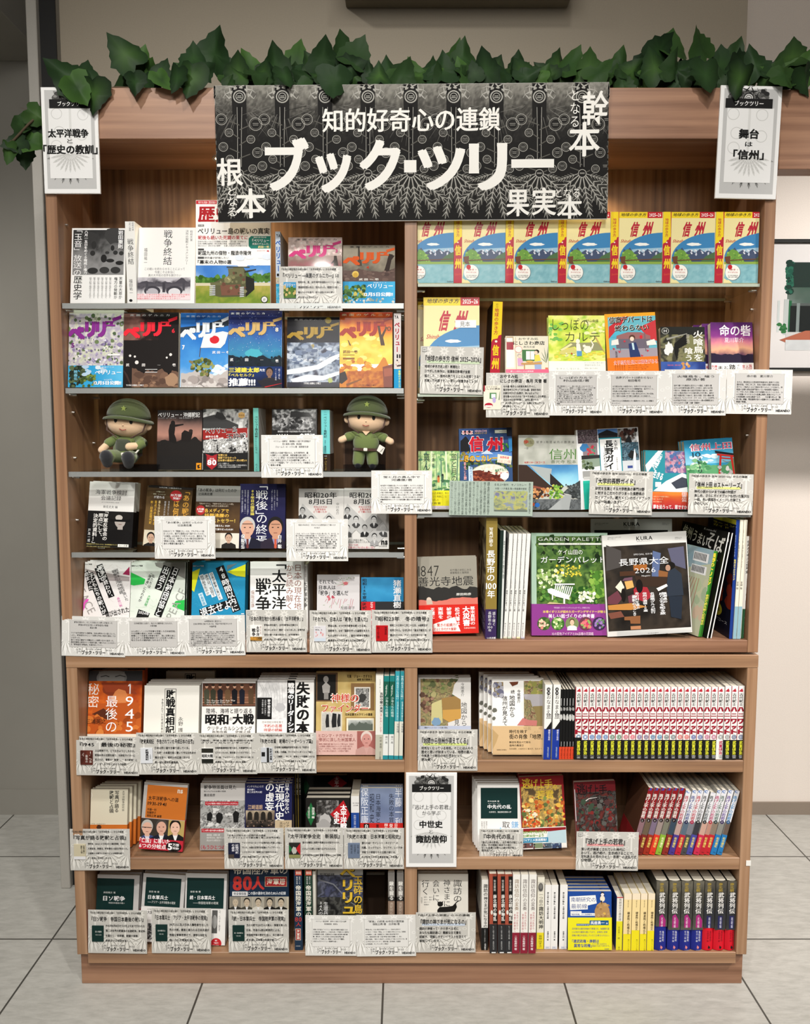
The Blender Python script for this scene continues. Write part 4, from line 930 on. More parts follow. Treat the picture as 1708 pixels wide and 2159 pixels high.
book('white book with tilted black title and pink triangle',(214,60,664,830),[R(200,50,680,830,'f2efee')]+hairline(230,80,650,520,40,3,'dccfcf')+[P([(250,120),(664,190),(664,225),(480,220),(330,150)],'a9a09f'),P([(605,165),(664,100),(664,175)],'a8305a'),P([(218,372),(316,380),(222,480)],'e85ac0'),T('岩波ジュニア新書',252,74,342,86,'222',1),T('PEACE',150,340,420,410,'a5a09e',0,62)]+
    slab_text([('戦争が終わり、',438,80,478,365),('そして',392,110,430,230),('子どもたちの戦いが',370,150,412,515),('始まった',292,140,330,300)],-21)+[V('戦後80年を生き抜いた',580,110,610,400,'333',0,-21),V('戦争孤児の物語',545,120,575,340,'333',0,-21),V('長谷川敦',565,362,592,446,'e070b8',0,-21),T('選び出された',455,465,660,515,'222',1,-14)],t=.014,spc='e8e0de',copies=2,lean=11)
book('white book with tilted black title and green half discs',(668,64,1135,830),[R(660,55,1150,830,'e6eee4')]+hairline(680,80,1120,520,50,5,'c2dcc2')+[P([(880,66),(1140,66),(1140,205),(1050,160),(890,95)],'8f8e89'),P([(668,150),(800,208),(788,250),(700,262),(668,255)],'2fc452'),P([(1030,440),(1060,395),(1140,385),(1140,480)],'2fc452'),T('岩波ジュニア新書',682,86,776,100,'222',1),T('PEACE',930,385,1200,455,'a5a7a0',0,-66)]+
    slab_text([('日本被団協と',958,100,1010,535),('出会う',922,96,976,300)],21)+[V('私たちは',838,165,864,285,'222',0,21),V('「継承者」になれるか',786,150,812,408,'222',0,21),V('大塚茂樹',806,342,830,440,'3ab85a',0,21)]+slab_text([],21)+[P([(742,465),(838,500),(825,535),(720,535)],'161616'),T('2024年',742,482,832,512,'fff',1,12)],t=.014,spc='3a4a40',copies=2,lean=11)
book('bright blue book with yellow shapes and tilted black title',(1195,66,1652,830),[R(1185,60,1665,830,'2390bc')]+hairline(1200,80,1640,520,60,8,'46a8cc')+[P([(1196,145),(1270,115),(1218,318),(1196,300)],'ecec2c'),P([(1500,145),(1660,80),(1660,190),(1580,180)],'ecec2c'),T('岩波ジュニア新書',1208,88,1300,102,'eee',1),P([(1500,90),(1590,70),(1500,130)],'6a7f88')]+slab_text([('48時間以内に',1480,92,1540,490)],-21)+slab_text([('日本が戦争に負けた',1392,150,1415,385),('あの日、羽田で',1340,165,1366,360),('何が起きたのか',1296,170,1322,345)],-21,'e8eef0','1c1c1c')+slab_text([('中島早苗',1278,330,1302,430)],-21,'cfe4ec','2390bc')+[P([(1260,470),(1510,385),(1530,440),(1270,530)],'161616'),T('退去せよ',1268,420,1530,500,'fff',1,-18),V('こと',1618,500,1648,620,'f2f2f2',1)],'2390bc',t=.014,copies=2,lean=11)
crop(500,1170,930,1400)
book('thick white book with huge black vertical title',(108,55,558,830),[R(100,50,570,830,'f5f4f1'),V('「太平洋',292,80,412,455,'161616',1),V('戦争」',155,195,285,540,'161616',1),V('日本の現在地',478,82,540,455,'8a5040'),V('から読み解く',410,82,470,455,'8a5040'),V('保阪正康',115,298,146,440,'8a5040')],t=.03,lean=7)
spine('thick white war book standing spine out with pale back cover',(552,80,592,828),[V('日本の現在地から読み解く',568,95,580,190,'7a5040'),V('太平洋戦争',552,225,588,440,'161616',1)],'f2f1ee',Y=.075,depth=.12,lside=[R(0,0,1,1,'e6e6e4')],side='e4e4e2')
book('grey white pocket book with red crayon scribbles',(668,165,1025,830),[R(660,155,1035,840,'d6d3d4'),T('それでも、',684,208,830,242,'222',1),T('日本人は',686,255,824,290,'222',1),T('「戦争」を選んだ',684,298,930,340,'222',1),T('加藤陽子',866,430,986,458,'222')]+[Ls([(880+60*math.cos(k*.7)*(k%5)/4,235+26*math.sin(k*1.1)),(915+18*math.cos(k*1.9),240+14*math.sin(k*2.3))],2,'c87a80' if k%2 else '9ab08a')for k in range(16)]+[Ls([(720+17*k,420-30*math.sin(k*1.3)),(735+17*k,385+34*math.cos(k*2.1))],3,'b85a6a' if k%3 else '8aa87a')for k in range(15)]+[N(760,350,820,380,5,8,16,['b04a5a','c86a74'],3),E_(910,238,18,14,'c86a70'),N(815,190,985,208,14,4,9,['9ab08a','b5a8a8'],5,.5)],'d6d3d4',t=.02)
book('blue topped black pocket book with red side panel',(1038,188,1395,830),[R(1030,180,1400,392,'2a86b8'),R(1030,390,1400,840,'2c2c2e'),H(1040,195,1376,390,['2a7cae','3a98c8','2a86b8'],'v',4,2,24,.5),R(1040,392,1156,840,'c8242c'),V('昭和16年夏の敗戦',1048,200,1086,458,'1a1a1c',1),V('猪瀬直樹',1308,210,1374,445,'f2f2f2',1),V('ドラマ「シミュレーション」の',1112,395,1140,640,'fff',1)],'2a86b8',t=.017)
# ---------------- bay of local guides, top: seven guidebook jackets in a row
row('R1',0.02)
def shinshu(x,y0,y1,sx,wd):
    """guidebook jacket: spine strip then front, drawn from its left edge X (photo px)"""
    h=y1-y0;q=lambda u:x+u*wd;r=lambda v:y0+v*h
    s=0.155 if sx else 0.0
    U=lambda u:q(s+u*(1-s))
    o=[R(q(0),y0,q(1),y1,'ede0a4'),R(U(0),y0,U(1),r(.085),'f0d22a'),R(U(.66),y0,U(1),r(.085),'c2242e'),T('地球の歩き方',U(.05),r(.015),U(.62),r(.062),'222',1,0,.3),T('2025~26',U(.70),r(.018),U(.97),r(.066),'fff',1),
         T('信',U(.25),r(.14),U(.42),r(.345),'b8243a',2,0,.22),T('州',U(.53),r(.14),U(.72),r(.345),'b8243a',2,0,.22),T('Shinshu',U(.05),r(.385),U(.32),r(.43),'b8343a',1,0,.2)]
    cx,cy=U(1.02),r(.66);pts=[(cx+1.0*(U(1)-U(0))*1.0*math.cos(t),cy-.37*h*math.sin(t))for t in np.linspace(math.pi/2,math.pi,12)]
    o+=[P([(U(1),r(.29))]+pts[1:]+[(U(.02),r(.70)),(U(1),r(.70))],'3f84b8'),P([(U(.14),r(.545)),(U(.4),r(.52)),(U(1),r(.5)),(U(1),r(.66)),(U(.06),r(.66))],'9cc0d4'),B(U(.52),r(.455),.17*wd,'f4f4ee',3,14,.3,.2),
          P([(U(.06),r(.66)),(U(.12),r(.52)),(U(.19),r(.545)),(U(.26),r(.50)),(U(.34),r(.57)),(U(.45),r(.53)),(U(.55),r(.575)),(U(.66),r(.52)),(U(.76),r(.56)),(U(.87),r(.54)),(U(1),r(.60)),(U(1),r(.72)),(U(.06),r(.72))],'47536e'),
          N(U(.45),r(.53),U(.9),r(.60),22,.8,2.6,['e4e6ee','c5cad8'],4,1.4),P([(U(.05),r(.70)),(U(.08),r(.58)),(U(.2),r(.52)),(U(.32),r(.55)),(U(.42),r(.64)),(U(.5),r(.72)),(U(.05),r(.73))],'6f9c44'),P([(U(1),r(.56)),(U(.8),r(.62)),(U(.66),r(.71)),(U(1),r(.72))],'4f6e48'),N(U(.07),r(.57),U(.45),r(.70),26,1.2,3.2,['86b04e','5a8a3c','9ac05a'],6,.8),
          P([(U(.02),r(.70)),(U(1),r(.70)),(U(1),r(.735)),(U(.02),r(.745))],'8aa84a'),P([(U(.05),r(.675)),(U(1),r(.655)),(U(1),r(.668)),(U(.05),r(.69))],'6e4a34'),P([(U(.03),r(.63)),(U(.16),r(.62)),(U(.15),r(.70)),(U(.19),r(.755)),(U(.06),r(.72))],'6e4630'),
          R(U(0),r(.735),U(1),r(1),'7fb0b8'),H(U(.0),r(.75),U(1),r(1),['6fa4b0','86b8c0','9cc6cc'],'n',7,9,30),P([(U(0),r(.735)),(U(.06),r(.735)),(U(.01),r(.93)),(U(.13),r(.98)),(U(.13),r(1)),(U(0),r(1))],'ede0a4'),P([(U(0),r(.965)),(U(.12),r(.955)),(U(.2),r(1)),(U(0),r(1))],'ede0a4')]
    rr=.135*wd
    o+=[E_(U(.22),r(.855),rr*1.08,rr*1.12,'6d8288'),E_(U(.21),r(.85),rr*1.05,rr*1.08,'f6f4ec'),E_(U(.15),r(.775),rr*.32,rr*.34,'c2242e'),G(['“信濃の国”の','すべてがココに'],U(.1),r(.80),U(.33),r(.875),'b8242e',1,True),G(['全77市町村情報収録','地図に温泉に絶景も'],U(.1),r(.885),U(.33),r(.93),'444',0,True),T('Gakken',U(.84),r(.965),U(.98),r(.99),'222',1)]
    if sx:
        S=lambda u:q(u*s)
        o+=[R(S(0),y0,S(1),y1,'b8283c'),P([(S(0),y0),(S(1),y0),(S(1),r(.35)),(S(.8),r(.36)),(S(.75),r(.39)),(S(.5),r(.40)),(S(.4),r(.43)),(S(.1),r(.44)),(S(0),r(.46))],'f0d22a'),V('地球の歩き方',S(.3),r(.09),S(.72),r(.35),'b8343a',1),T('信',S(.14),r(.47),S(.88),r(.61),'f0d22a',2),T('州',S(.14),r(.66),S(.88),r(.80),'f0d22a',2),E_(S(.5),r(.43),1.6,1.4,'f6f0e0'),T('Shinshu',S(.12),r(.86),S(.9),r(.89),'e05a40',0,-8)]
    return o
full()
edges=[(880,957,0),(957,1066,1),(1066,1177,1),(1177,1287,1),(1287,1397,1),(1397,1508,1),(1508,1600,1)]
for i,(x0,x1,sx)in enumerate(edges):
    F=Face((x0,447,x1,597),0.01,SH['R1'],1.0,0,0.0005)
    if i==0:F.xl=max(F.xl,XD1+.001)
    if i==6:F.xr=min(F.xr,XR-PT-.004)
    F.xr-=.0006;F.w=F.xr-F.xl;F.matrix=Matrix.Translation((F.xl,.01,SH['R1']+.0005))@Matrix.Rotation(-F.L,4,'X')
    mb=MB();mb.box(0,F.w,0,.0012,0,F.h,'ede0a4','gloss');ik=Ink(F,mb,'gloss');ik.clip=(0,0,F.w,F.h)
    wd=110 if sx else 93
    ik.run(shinshu(x0 if sx else 864,447,597,sx,wd))
    mb.box(0,.001,.0012,.03,0,.004,'eee','gloss');mb.box(F.w-.001,F.w,.0012,.03,0,.004,'eee','gloss')
    o=mb.build('guidebook_jacket');o.matrix_world=F.matrix
    tag(o,['yellow guidebook jacket at the divider end, spine cut off','yellow guidebook jacket second from the divider, under the sign','yellow guidebook jacket third from the divider, under the sign','yellow guidebook jacket fourth from the divider, half under the sign corner','yellow guidebook jacket fifth from the divider, just clear of the sign','yellow guidebook jacket sixth from the divider, with spine and full front','yellow guidebook jacket at the outer wall end, front cut narrow'][i],'book cover','row of yellow guidebook jackets')

# ---------------- second glass shelf: sample guidebook and novels
row('R2',0.013)
full()
def guide_front(x0,x1,y0,y1):
    return shinshu(x0,y0,y1,0,x1-x0)
book('yellow sample guidebook with a white sticker, standing face out',(893,627,1011,830),guide_front(893,1011,627,830)+[R(960,675,1004,691,'f1f0ec'),T('見本',970,678,991,689,'333')],'ede0a4',t=.02,sp='L',spc='c2242e',name='guidebook',copies=0,lean=6)
book('yellow guidebook half hidden behind the sample copy by the divider',(881,636,990,830),guide_front(881,990,636,830),'d8c060',Y=.06,t=.02,sp='L',name='guidebook',lean=6)
crop(860,610,1200,890)
spine('guidebook standing spine out with yellow and red spine',(882,130,985,1130),[R(870,120,1005,1130,'b8283c'),P([(870,120),(1005,120),(1005,480),(960,490),(950,520),(900,530),(870,560)],'f0d22a'),V('25 26',930,150,962,195,'8a5a20'),V('地球の歩き方',915,200,960,480,'b8343a',1),E_(935,552,14,12,'f4f0e0'),T('信',896,590,962,700,'f0d22a',2),T('州',890,730,960,845,'f0d22a',2),T('Shinshu',890,1000,960,1020,'f0a040')],'f0d22a',depth=.135,roll=2.0,side='2a2420',name='guidebook',Y=.03)
crop(860,610,1200,890)
book('small cream novel with a green dining room drawing',(1037,495,1490,1130),[
    R(1030,490,1500,1135,'e8e2cc'),R(1040,500,1120,560,'b8a080'),R(1045,515,1110,555,'e8eee4'),R(1045,560,1118,640,'a02838'),R(1045,640,1130,830,'f0efe8'),Ls([(1140,505),(1150,860)],6,'c8b088'),T('おやすみ処',1172,512,1380,538,'333'),T('にしさわ商店',1118,548,1448,590,'2a2a2a',1),T('長月天音',1224,600,1345,620,'666'),E_(1172,636,40,36,'d86a70'),E_(1172,636,36,32,'f2ece0'),R(1210,640,1350,760,'4a7a4a'),R(1252,655,1340,745,'eef2ee'),R(1294,655,1300,745,'b8a080'),E_(1365,660,26,22,'2a241e'),E_(1355,672,20,20,'f0d0b4'),P([(1345,700),(1390,690),(1410,760),(1340,780)],'e8d858'),P([(1340,770),(1412,760),(1415,850),(1345,850)],'9ab0d8'),E_(1180,700,22,18,'b8b0a8'),E_(1184,710,17,16,'f0d4bc'),P([(1160,730),(1210,730),(1225,810),(1165,810)],'d8a8cc'),P([(1200,780),(1420,770),(1420,795),(1200,800)],'c89a60'),R(1230,795,1240,850,'b88a50'),E_(1290,765,40,10,'e8b860')]+
    [P([(1465,780),(1462+dx,600+dy),(1470+dx*.5,690+dy*.5)],'4a6a44')for dx,dy in((-50,60),(-60,120),(20,0),(25,60),(-20,10),(10,120))]+[R(1455,830,1485,860,'d8785a'),R(1030,848,1500,1135,'e86a8a'),T('優しい味わいの人情物語',1085,862,1330,876,'fff')],'e8e2cc',t=.015)
crop(1130,640,1420,890)
book('bright yellow green novel with a cottage garden painting',(150,148,862,1180),[
    H(145,140,880,720,['8cc838','b8d840','e4ec6a','f0f090','a8d048'],'n',5,4,50),N(150,240,330,460,24,16,44,['7cc050','9cd860','6ab46a'],4,.7),N(600,230,860,420,40,14,40,['d8ec70','c4e060','b4d050','f4f4b8'],5,.7),N(160,560,860,700,50,14,44,['f0e048','e8d850','c8d850','f4f090'],6,.5),P([(290,580),(430,480),(520,490),(760,480),(840,580),(560,590),(480,530)],'9a9a70'),P([(300,575),(435,495),(455,510),(330,590)],'f0e8a8'),P([(300,590),(470,540),(500,590),(500,620),(300,630)],'d8d07a'),T('しっぽの',205,185,650,335,'3a4428',-1),T('カルテ',365,350,790,475,'3a4428',-1),T('村山由佳',616,198,776,232,'4a5430'),E_(520,470,26,30,'f4f0e0'),P([(500,500),(545,500),(572,650),(505,650)],'f2efe2'),P([(505,590),(570,590),(570,650),(510,655)],'5a9ac8'),B(640,570,56,'f4efdc',4,14,.3),B(600,530,24,'f4efdc',6),Ls([(690,560),(710,510),(680,460)],22,'f4efdc',.6),Ls([(740,420),(860,620)],18,'c8a868',.4),N(370,620,480,660,10,6,14,['c83a28','e8e8c0'],3)],'c8e050',t=.018,
    obi=(715,'f1f3ea',[R(140,715,890,1190,'eff2e8'),T('生きとし生ける。',250,800,560,822,'8a948a'),T('すべての命に寄り添う',600,730,850,745,'999'),T('空谷かほるさん',606,755,800,776,'888'),T('読後に温かな涙が',606,796,770,815,'999')]))
book('orange bordered novel with a student in navy uniform',(870,118,1520,1180),[
    R(860,110,1560,700,'f0a828'),R(905,160,1530,690,'6ab8c8'),H(920,340,1530,420,['58c0d8','4aa8c4'],'v',4),P([(905,290),(1080,160),(1150,160),(1000,330),(905,440)],'c83038'),P([(1290,290),(1500,200),(1520,460),(1400,440),(1320,340)],'c83a40'),P([(1000,400),(1140,355),(1300,355),(1420,400),(1420,440),(1000,440)],'9a6a6a'),P([(990,440),(1420,440),(1400,560),(1000,560)],'6f6674'),R(920,560,1530,690,'a49aa4'),T('信商デパートは',905,160,1445,240,'2a2420',2),T('終わらない',980,265,1400,340,'2a2420',2),T('信商デパートは',902,156,1442,236,'f6f2ea',2),T('終わらない',977,261,1397,336,'f6f2ea',2),T('信商デパートは',905,158,1445,238,'2a2420',1),T('終わらない',980,263,1400,338,'2a2420',1),R(1040,440,1050,590,'6f6a72'),R(1352,360,1362,590,'6f6a72'),P([(940,460),(1020,440),(1030,510),(935,520)],'f0ece4'),P([(1370,470),(1470,440),(1500,510),(1380,520)],'f0ece4'),P([(1150,500),(1240,480),(1290,620),(1300,660),(1170,680)],'2a3a6a'),E_(1194,425,38,36,'5a3a2e'),E_(1192,440,26,28,'f2d8c4'),P([(1188,490),(1212,490),(1226,575),(1202,575)],'c8e4ec'),E_(1305,415,18,22,'d82838'),E_(1100,470,14,12,'c83a4a'),V('桜羽透',985,590,1012,672,'3a343a')]+[P([(950+70*k,550+(k*37)%100),(985+70*k,560+(k*37)%100),(965+70*k,580+(k*37)%100)],'c83848')for k in(0,1,5,6)],'f0a828',t=.02,roll=-2.5,
    obi=(680,'e87820',[R(850,670,1600,1200,'ea7a1e'),T('女子高生社長には秘密がある!?',968,700,1535,752,'fff',2),T('女子高生社長には秘密がある!?',970,702,1533,750,'c83020',1),G(['地元の商業高校が開く一日限りの「信商デパート」','仲間たちと挑む青春の売り場は今日も大混乱！','まっすぐな想いが胸を打つ、感動の物語'],1145,760,1430,830,'8a3a10')]+[V('一日だけの',980+28*k,756,996+28*k,830,'7a3410',1)for k in range(5)]))
crop(1370,640,1708,890)
book('dark horror novel with a black hanging figure on glossy cover',(118,248,592,960),[
    R(110,240,600,970,'20221f'),H(115,330,590,700,['2a2a22','6a6a4c','8a8660','3a3a30'],'c',6,4,50),P([(360,380),(440,330),(560,440),(580,640),(330,640),(400,470)],'7a7a52'),P([(385,320),(260,430),(265,530),(290,610),(310,480),(400,430),(395,360)],'12120f'),Ls([(180,380),(400,320)],22,'9a9a90',.3),B(200,480,60,'e8e8e6',4,16,.5,1.4),E_(165,292,40,36,'9a9a92'),E_(165,292,32,28,'2a2a26'),T('H',150,278,180,306,'ddd',1),V('火喰鳥を',465,290,570,610,'f2efe6',1),V('喰う',375,470,460,612,'f2efe6',1),V('原浩',388,330,425,425,'c8c4b4')],'20221f',t=.02,sp='R',
    obi=(620,'2a4a98',[H(110,620,600,980,['2a4a98','4a6ab0','1e3478'],'h',4,3),N(350,640,420,710,8,12,24,['e0b078','c89050'],3),T('映画化決定、戦慄の結末',190,650,330,665,'e87070')]),copies=0)
book('purple dusk novel with big white title at the outer wall',(655,200,1142,960),[
    H(640,190,1150,640,['4a2058','6a2a78','8a3a88','e08898','f0b490','5a3058','1c1424'],'v',6,3,50,.15),J(640,520,1150,640,'241a34',.35,5),T('命の砦',742,228,1072,345,'f6f2f6',1),T('夏川草介',796,362,1002,415,'f0e8f0')],'5a2868',t=.022,sp='R',copies=2,shift=-.012,
    obi=(632,'f4f2ee',[R(640,625,1150,980,'f3f1ed'),V('医師が',1058,650,1092,770,'b82838',1),V('人間',1022,655,1054,730,'b82838',1),V('家族',985,655,1016,730,'b82838',1),V('そして人はともに',925,650,970,860,'444'),V('踏み',848,650,915,780,'1c1c1c',1),T('まと',730,665,836,700,'1c1c1c',1),V('神様の',692,655,720,760,'b82838',1),V('力作',655,655,690,740,'b82838',1)]))

# ---------------- third glass shelf
row('R3',0.04)
crop(770,880,1100,1110)
book('watercolour forest novel with yellow paper band',(580,368,1032,1040),[
    H(575,365,1040,800,['3a6a58','7aa86a','b8d090','d0e0a8','8ab880','4a8070'],'n',6,5,50)]+[Ls([(600+58*k+10*math.sin(k),370),(610+56*k,640),(595+60*k,800)],10+5*(k%3),['7a9a70','5a8068','d8e8c0'][k%3],.7)for k in range(8)]+[N(580,370,1030,470,30,14,40,['86b070','a8cc80','5a8a68'],4,.6),N(585,690,1030,795,30,16,44,['4a7a50','3a6a4a','7aa860'],5,.4),V('蛍と月の',938,392,1000,700,'2a3a34',0),V('真ん',635,390,705,575,'2a3a34',0),V('河邉 徹',725,395,758,545,'3a4a40'),E_(800,645,12,14,'6a3a28'),P([(785,655),(815,655),(812,710),(790,710)],'c87840'),E_(845,630,12,14,'222a28'),P([(835,640),(858,640),(852,710),(838,710)],'3a5a48')],'8ab070',t=.018,sp='L',
    obi=(798,'e8e020',[R(570,798,1040,965,'e6dc22'),R(570,965,1040,1050,'c8bcc4'),G(['大切なものを失った若者が、命の','光を取り戻していく物語に、心','を強く燃やされました','　　　　　――伊吹有喜'],590,815,910,962,'3a3a1c'),T('喪失と再生をつむぐ　水戸市ゆかりの',600,985,910,1000,'777')]))
F=None
box_ops=[R(1030,118,1640,1090,'33507c'),H(1040,125,1590,380,['24386a','3a5890','2a4070'],'v',4,3),P([(1040,260),(1080,220),(1095,205),(1110,220),(1140,262),(1125,270),(1140,300),(1130,310),(1145,345),(1140,370),(1040,372)],'16181c'),H(1040,380,1600,470,['4a7ac0','7aa8d8'],'v',5,3),P([(1260,400),(1330,355),(1400,400)],'c8d8e8'),N(1040,380,1130,480,30,8,22,['8a7a3a','5a7a3a','b08a3a'],4),N(1050,480,1600,560,50,8,24,['3a5a2a','4a6a34','6a7a4a','22361c'],5),R(1048,148,1178,190,'1c1c20'),T('るるぶ',1052,142,1176,188,'fff',2),T('るるぶ',1056,146,1172,184,'d82838',1),T('×HACHI',1195,138,1325,160,'e8c0c8',1),T('コラボシリーズ',1192,164,1328,182,'e8c040',1),R(1412,135,1546,174,'7a9a7a'),R(1416,139,1542,170,'e8ece0'),T('長野県産きのこ使用',1460,150,1538,162,'3a5a3a'),T('信',1130,205,1292,378,'f6f0f0',2),T('州',1326,215,1502,372,'f6f0f0',2),T('信',1136,211,1286,372,'c8182c',2),T('州',1332,221,1496,366,'c8182c',2),T('きのこカレー',1078,405,1445,488,'5a1a18',2),T('きのこカレー',1084,411,1440,482,'f0b830',2),P([(1446,400),(1600,425),(1590,515),(1440,490)],'f4e8d4'),T('長野県産',1470,425,1570,452,'d83848',1,6),T('ぶなしめじ・エリンギ使用',1450,462,1584,500,'b05050',0,6),
    E_(1360,625,210,118,'d8d0c0'),E_(1360,622,196,106,'ece6d4'),P([(1165,585),(1250,575),(1340,600),(1440,640),(1520,690),(1500,720),(1180,720)],'6a2c20'),N(1190,590,1490,700,60,10,26,['8a4030','5a2018','a8583c','7a3426'],6,.7),N(1220,530,1500,590,30,8,18,['f6f2e6','e4dcc8'],7),P([(1125,530),(1170,545),(1180,720),(1130,720)],'c8dcec'),V('食べごたえ',1140,540,1166,700,'3a6aa8',1),V('まるごと旅',1075,490,1105,680,'f6e0e0',2),V('まるごと旅',1078,493,1102,677,'c83848',1),T('信州アルプス',1415,555,1560,590,'3a8a5a',1,-8),T('カレー',1470,590,1560,625,'c84a5a',1,-8),E_(1520,640,46,40,'e8ecf0'),P([(1560,225),(1600,225),(1610,370),(1570,380)],'3a8ac8'),N(1505,290,1560,370,8,10,18,['5a9a3a','3a7a2a'],3)]
fb=Face((1032,118,1608,1050),0.05,ROW['z'],6,-1.2,.004)
ce=empty('curry_box','boxed retort curry with big red lettering and a curry dish photo','box',None,fb.matrix)
mb=MB();mb.box(0,fb.w,0,.022,0,fb.h,'33507c','gloss');ik=Ink(fb,mb,'gloss');ik.clip=(0,0,fb.w,fb.h);ik.run(box_ops);mb.build('carton',ce)
mb=MB();mb.box(fb.w-.012,fb.w+.0004,-.0026,.0224,fb.h-.02,fb.h+.0004,'181c2c','gloss');mb.build('hanging_tab',ce)
crop(770,880,1100,1110)
fn=Face((918,697,1830,1072),0.0,0,2,0);p=at(1000,1087,-0.006);fn=Face((918,697,1830,1072),-.006,p.z,2,.8)
mb=MB();mb.box(0,fn.w,0,.0007,0,fn.h,'a9b8ac','matte');ik=Ink(fn,mb,'matte');ik.clip=(0,0,fn.w,fn.h)
nt_='信州産きのこをふんだんに使ったレトルトカレーが発売された旅行情報誌と食品会社の共同企画で県産素材の魅力を発信する'
ik.run([V((nt_[i*7%40:]+nt_)[:26],930+40*i,706,958+40*i,1060,'4a544e')for i in range(11)]+[R(925+8,880,1395,884,'a9b8ac'),T('るるぶ×信州　キノコカレー',1410,722,1760,748,'3a443e'),T('大阪・ハチ食品 駒ヶ根産素材使用',1418,766,1760,790,'4a544e'),V('全国で発売始まる',1785,715,1806,820,'4a544e'),V('長野県内の店で先行販売も',1785,840,1806,1050,'4a544e'),H(1405,805,1770,1010,['8a94a0','a8ac84','b8b860','9aa078','7a8474'],'c',5,6,50),N(1420,820,1740,900,16,12,34,['b8b850','7a7a94','a8b070','8a8a9c'],4),N(1440,930,1740,1000,14,16,40,['b4b06a','c0b878','9aa078'],6,.5),R(1405,1010,1770,1026,'6a746a')])
o=mb.build('newspaper_clipping');o.matrix_world=fn.matrix;tag(o,'grey green newspaper clipping taped along the shelf under the curry box','clipping')
crop(1080,880,1390,1110)
book('grey walking guide with green title above an old post town street',(75,205,795,1100),[
    H(70,200,800,550,['c0c2b8','a8aaa0','b8bab0','c8c8c0'],'c',5,2,30),E_(195,290,62,54,'9a9a78'),T('歩',135,262,190,306,'b83828',2),T('いて楽しむ',192,266,245,312,'5a4a2a',1),T('徒 歩 3 時 間 以 内 の 散 歩 道',280,272,720,302,'4a4a44'),T('一旅',140,345,188,372,'444'),T('信州',430,365,740,490,'4a7a34',0),T('善光寺 松本',450,495,745,535,'5a6a4a'),T('地図で歩く',140,514,262,535,'b83028',1),T('28コース',270,512,380,535,'b83028',1),H(70,550,800,800,['3a7ab0','5a9ac8','8ac8e0','b0dcea'],'v',3,3,40,.4),P([(70,550),(170,555),(340,700),(430,780),(610,890),(600,900),(440,830),(380,860),(280,980),(70,1010)],'3a2a22'),P([(200,558),(460,598),(440,770),(340,690)],'a8b0b0'),P([(440,650),(600,800),(560,850),(440,780)],'2a2422'),P([(95,760),(430,830),(430,850),(95,790)],'8a4a3a'),N(230,830,420,950,26,8,24,['b87848','e0b070','5a3424','c88a5a'],5),P([(590,880),(640,830),(790,730),(800,960),(640,900)],'3a3f40'),N(620,780,795,930,40,8,24,['2a2e2e','5a6062','484c4c','6a7070'],7),N(440,790,580,940,60,8,22,['6a9a3a','8ab84a','4a7a2a','b8c85a','d8d060'],6),H(70,950,800,1090,['6a6e70','4a4e50','7a7e80','3a3e40'],'c',8,14,60),P([(420,1080),(620,905),(690,905),(660,1080)],'a8acac'),P([(590,880),(650,890),(690,905),(620,905)],'b8b8b4'),E_(290,1018,30,26,'2a6ab8'),E_(240,1010,22,20,'b8502a'),R(70,1078,800,1100,'c8ccc8')],'c0c2b8',t=.014,sp='L',lean=7)
book('glossy white university guide with photo blocks and teal framed title',(755,128,1500,1170),[
    R(745,120,1510,1180,'e8e8e8'),H(760,140,990,300,['2a2024','6a5a60','1c1418','a89a9c'],'n',5,16,60),R(820,300,990,470,'8a7a80'),B(840,350,60,'3a7ab0',4),N(870,340,960,440,20,10,26,['b83a4a','4a8a6a','c84a58'],5),R(805,440,1020,490,'2a2a2c'),P([(810,490),(1040,470),(1040,560),(810,600)],'8a9a8a'),N(815,510,940,600,20,10,26,['4a5a3a','2a3a24','6a7a5a'],6),R(820,620,1050,700,'9a9a98'),R(830,690,920,720,'c0c0be'),R(835,735,930,1180,'1fb09a'),H(990,135,1222,200,['3a6ab0','6a9ad0'],'v',3,3),P([(1000,190),(1100,145),(1225,185),(1225,245),(1000,245)],'1c1c20'),R(1230,130,1440,500,'8a8e94'),H(1230,130,1440,290,['c8ccd0','8a8884','3a2a24'],'c',6,4),N(1250,135,1440,250,12,14,34,['3a2420','241814','5a3a30'],7,1.4),P([(1320,260),(1355,200),(1390,280),(1370,360),(1300,380)],'1a1a1c'),H(1250,290,1470,500,['3a5a6a','24303a','6a8a9a','1a2028'],'c',8,6),B(1400,430,60,'1c1c1e',4),R(1280,500,1480,620,'c8ccd0'),R(1340,560,1400,590,'3a4a8a'),R(1015,235,1275,640,'2a8a98'),R(1025,250,1262,640,'f2f2f0'),V('大学的',1180,262,1222,378,'1c1c1c',1),V('長野ガイド',1085,268,1180,690,'161616',2),V('――こだわりの歩き方',1060,330,1102,660,'222',1),V('長野県立大学編',1210,465,1228,610,'444'),P([(1405,480),(1418,360),(1435,420),(1440,620),(1420,620)],'f4f4f4')],'e8e8e8',t=.016,sp='L',roll=-3,lean=7)
crop(1350,880,1708,1110)
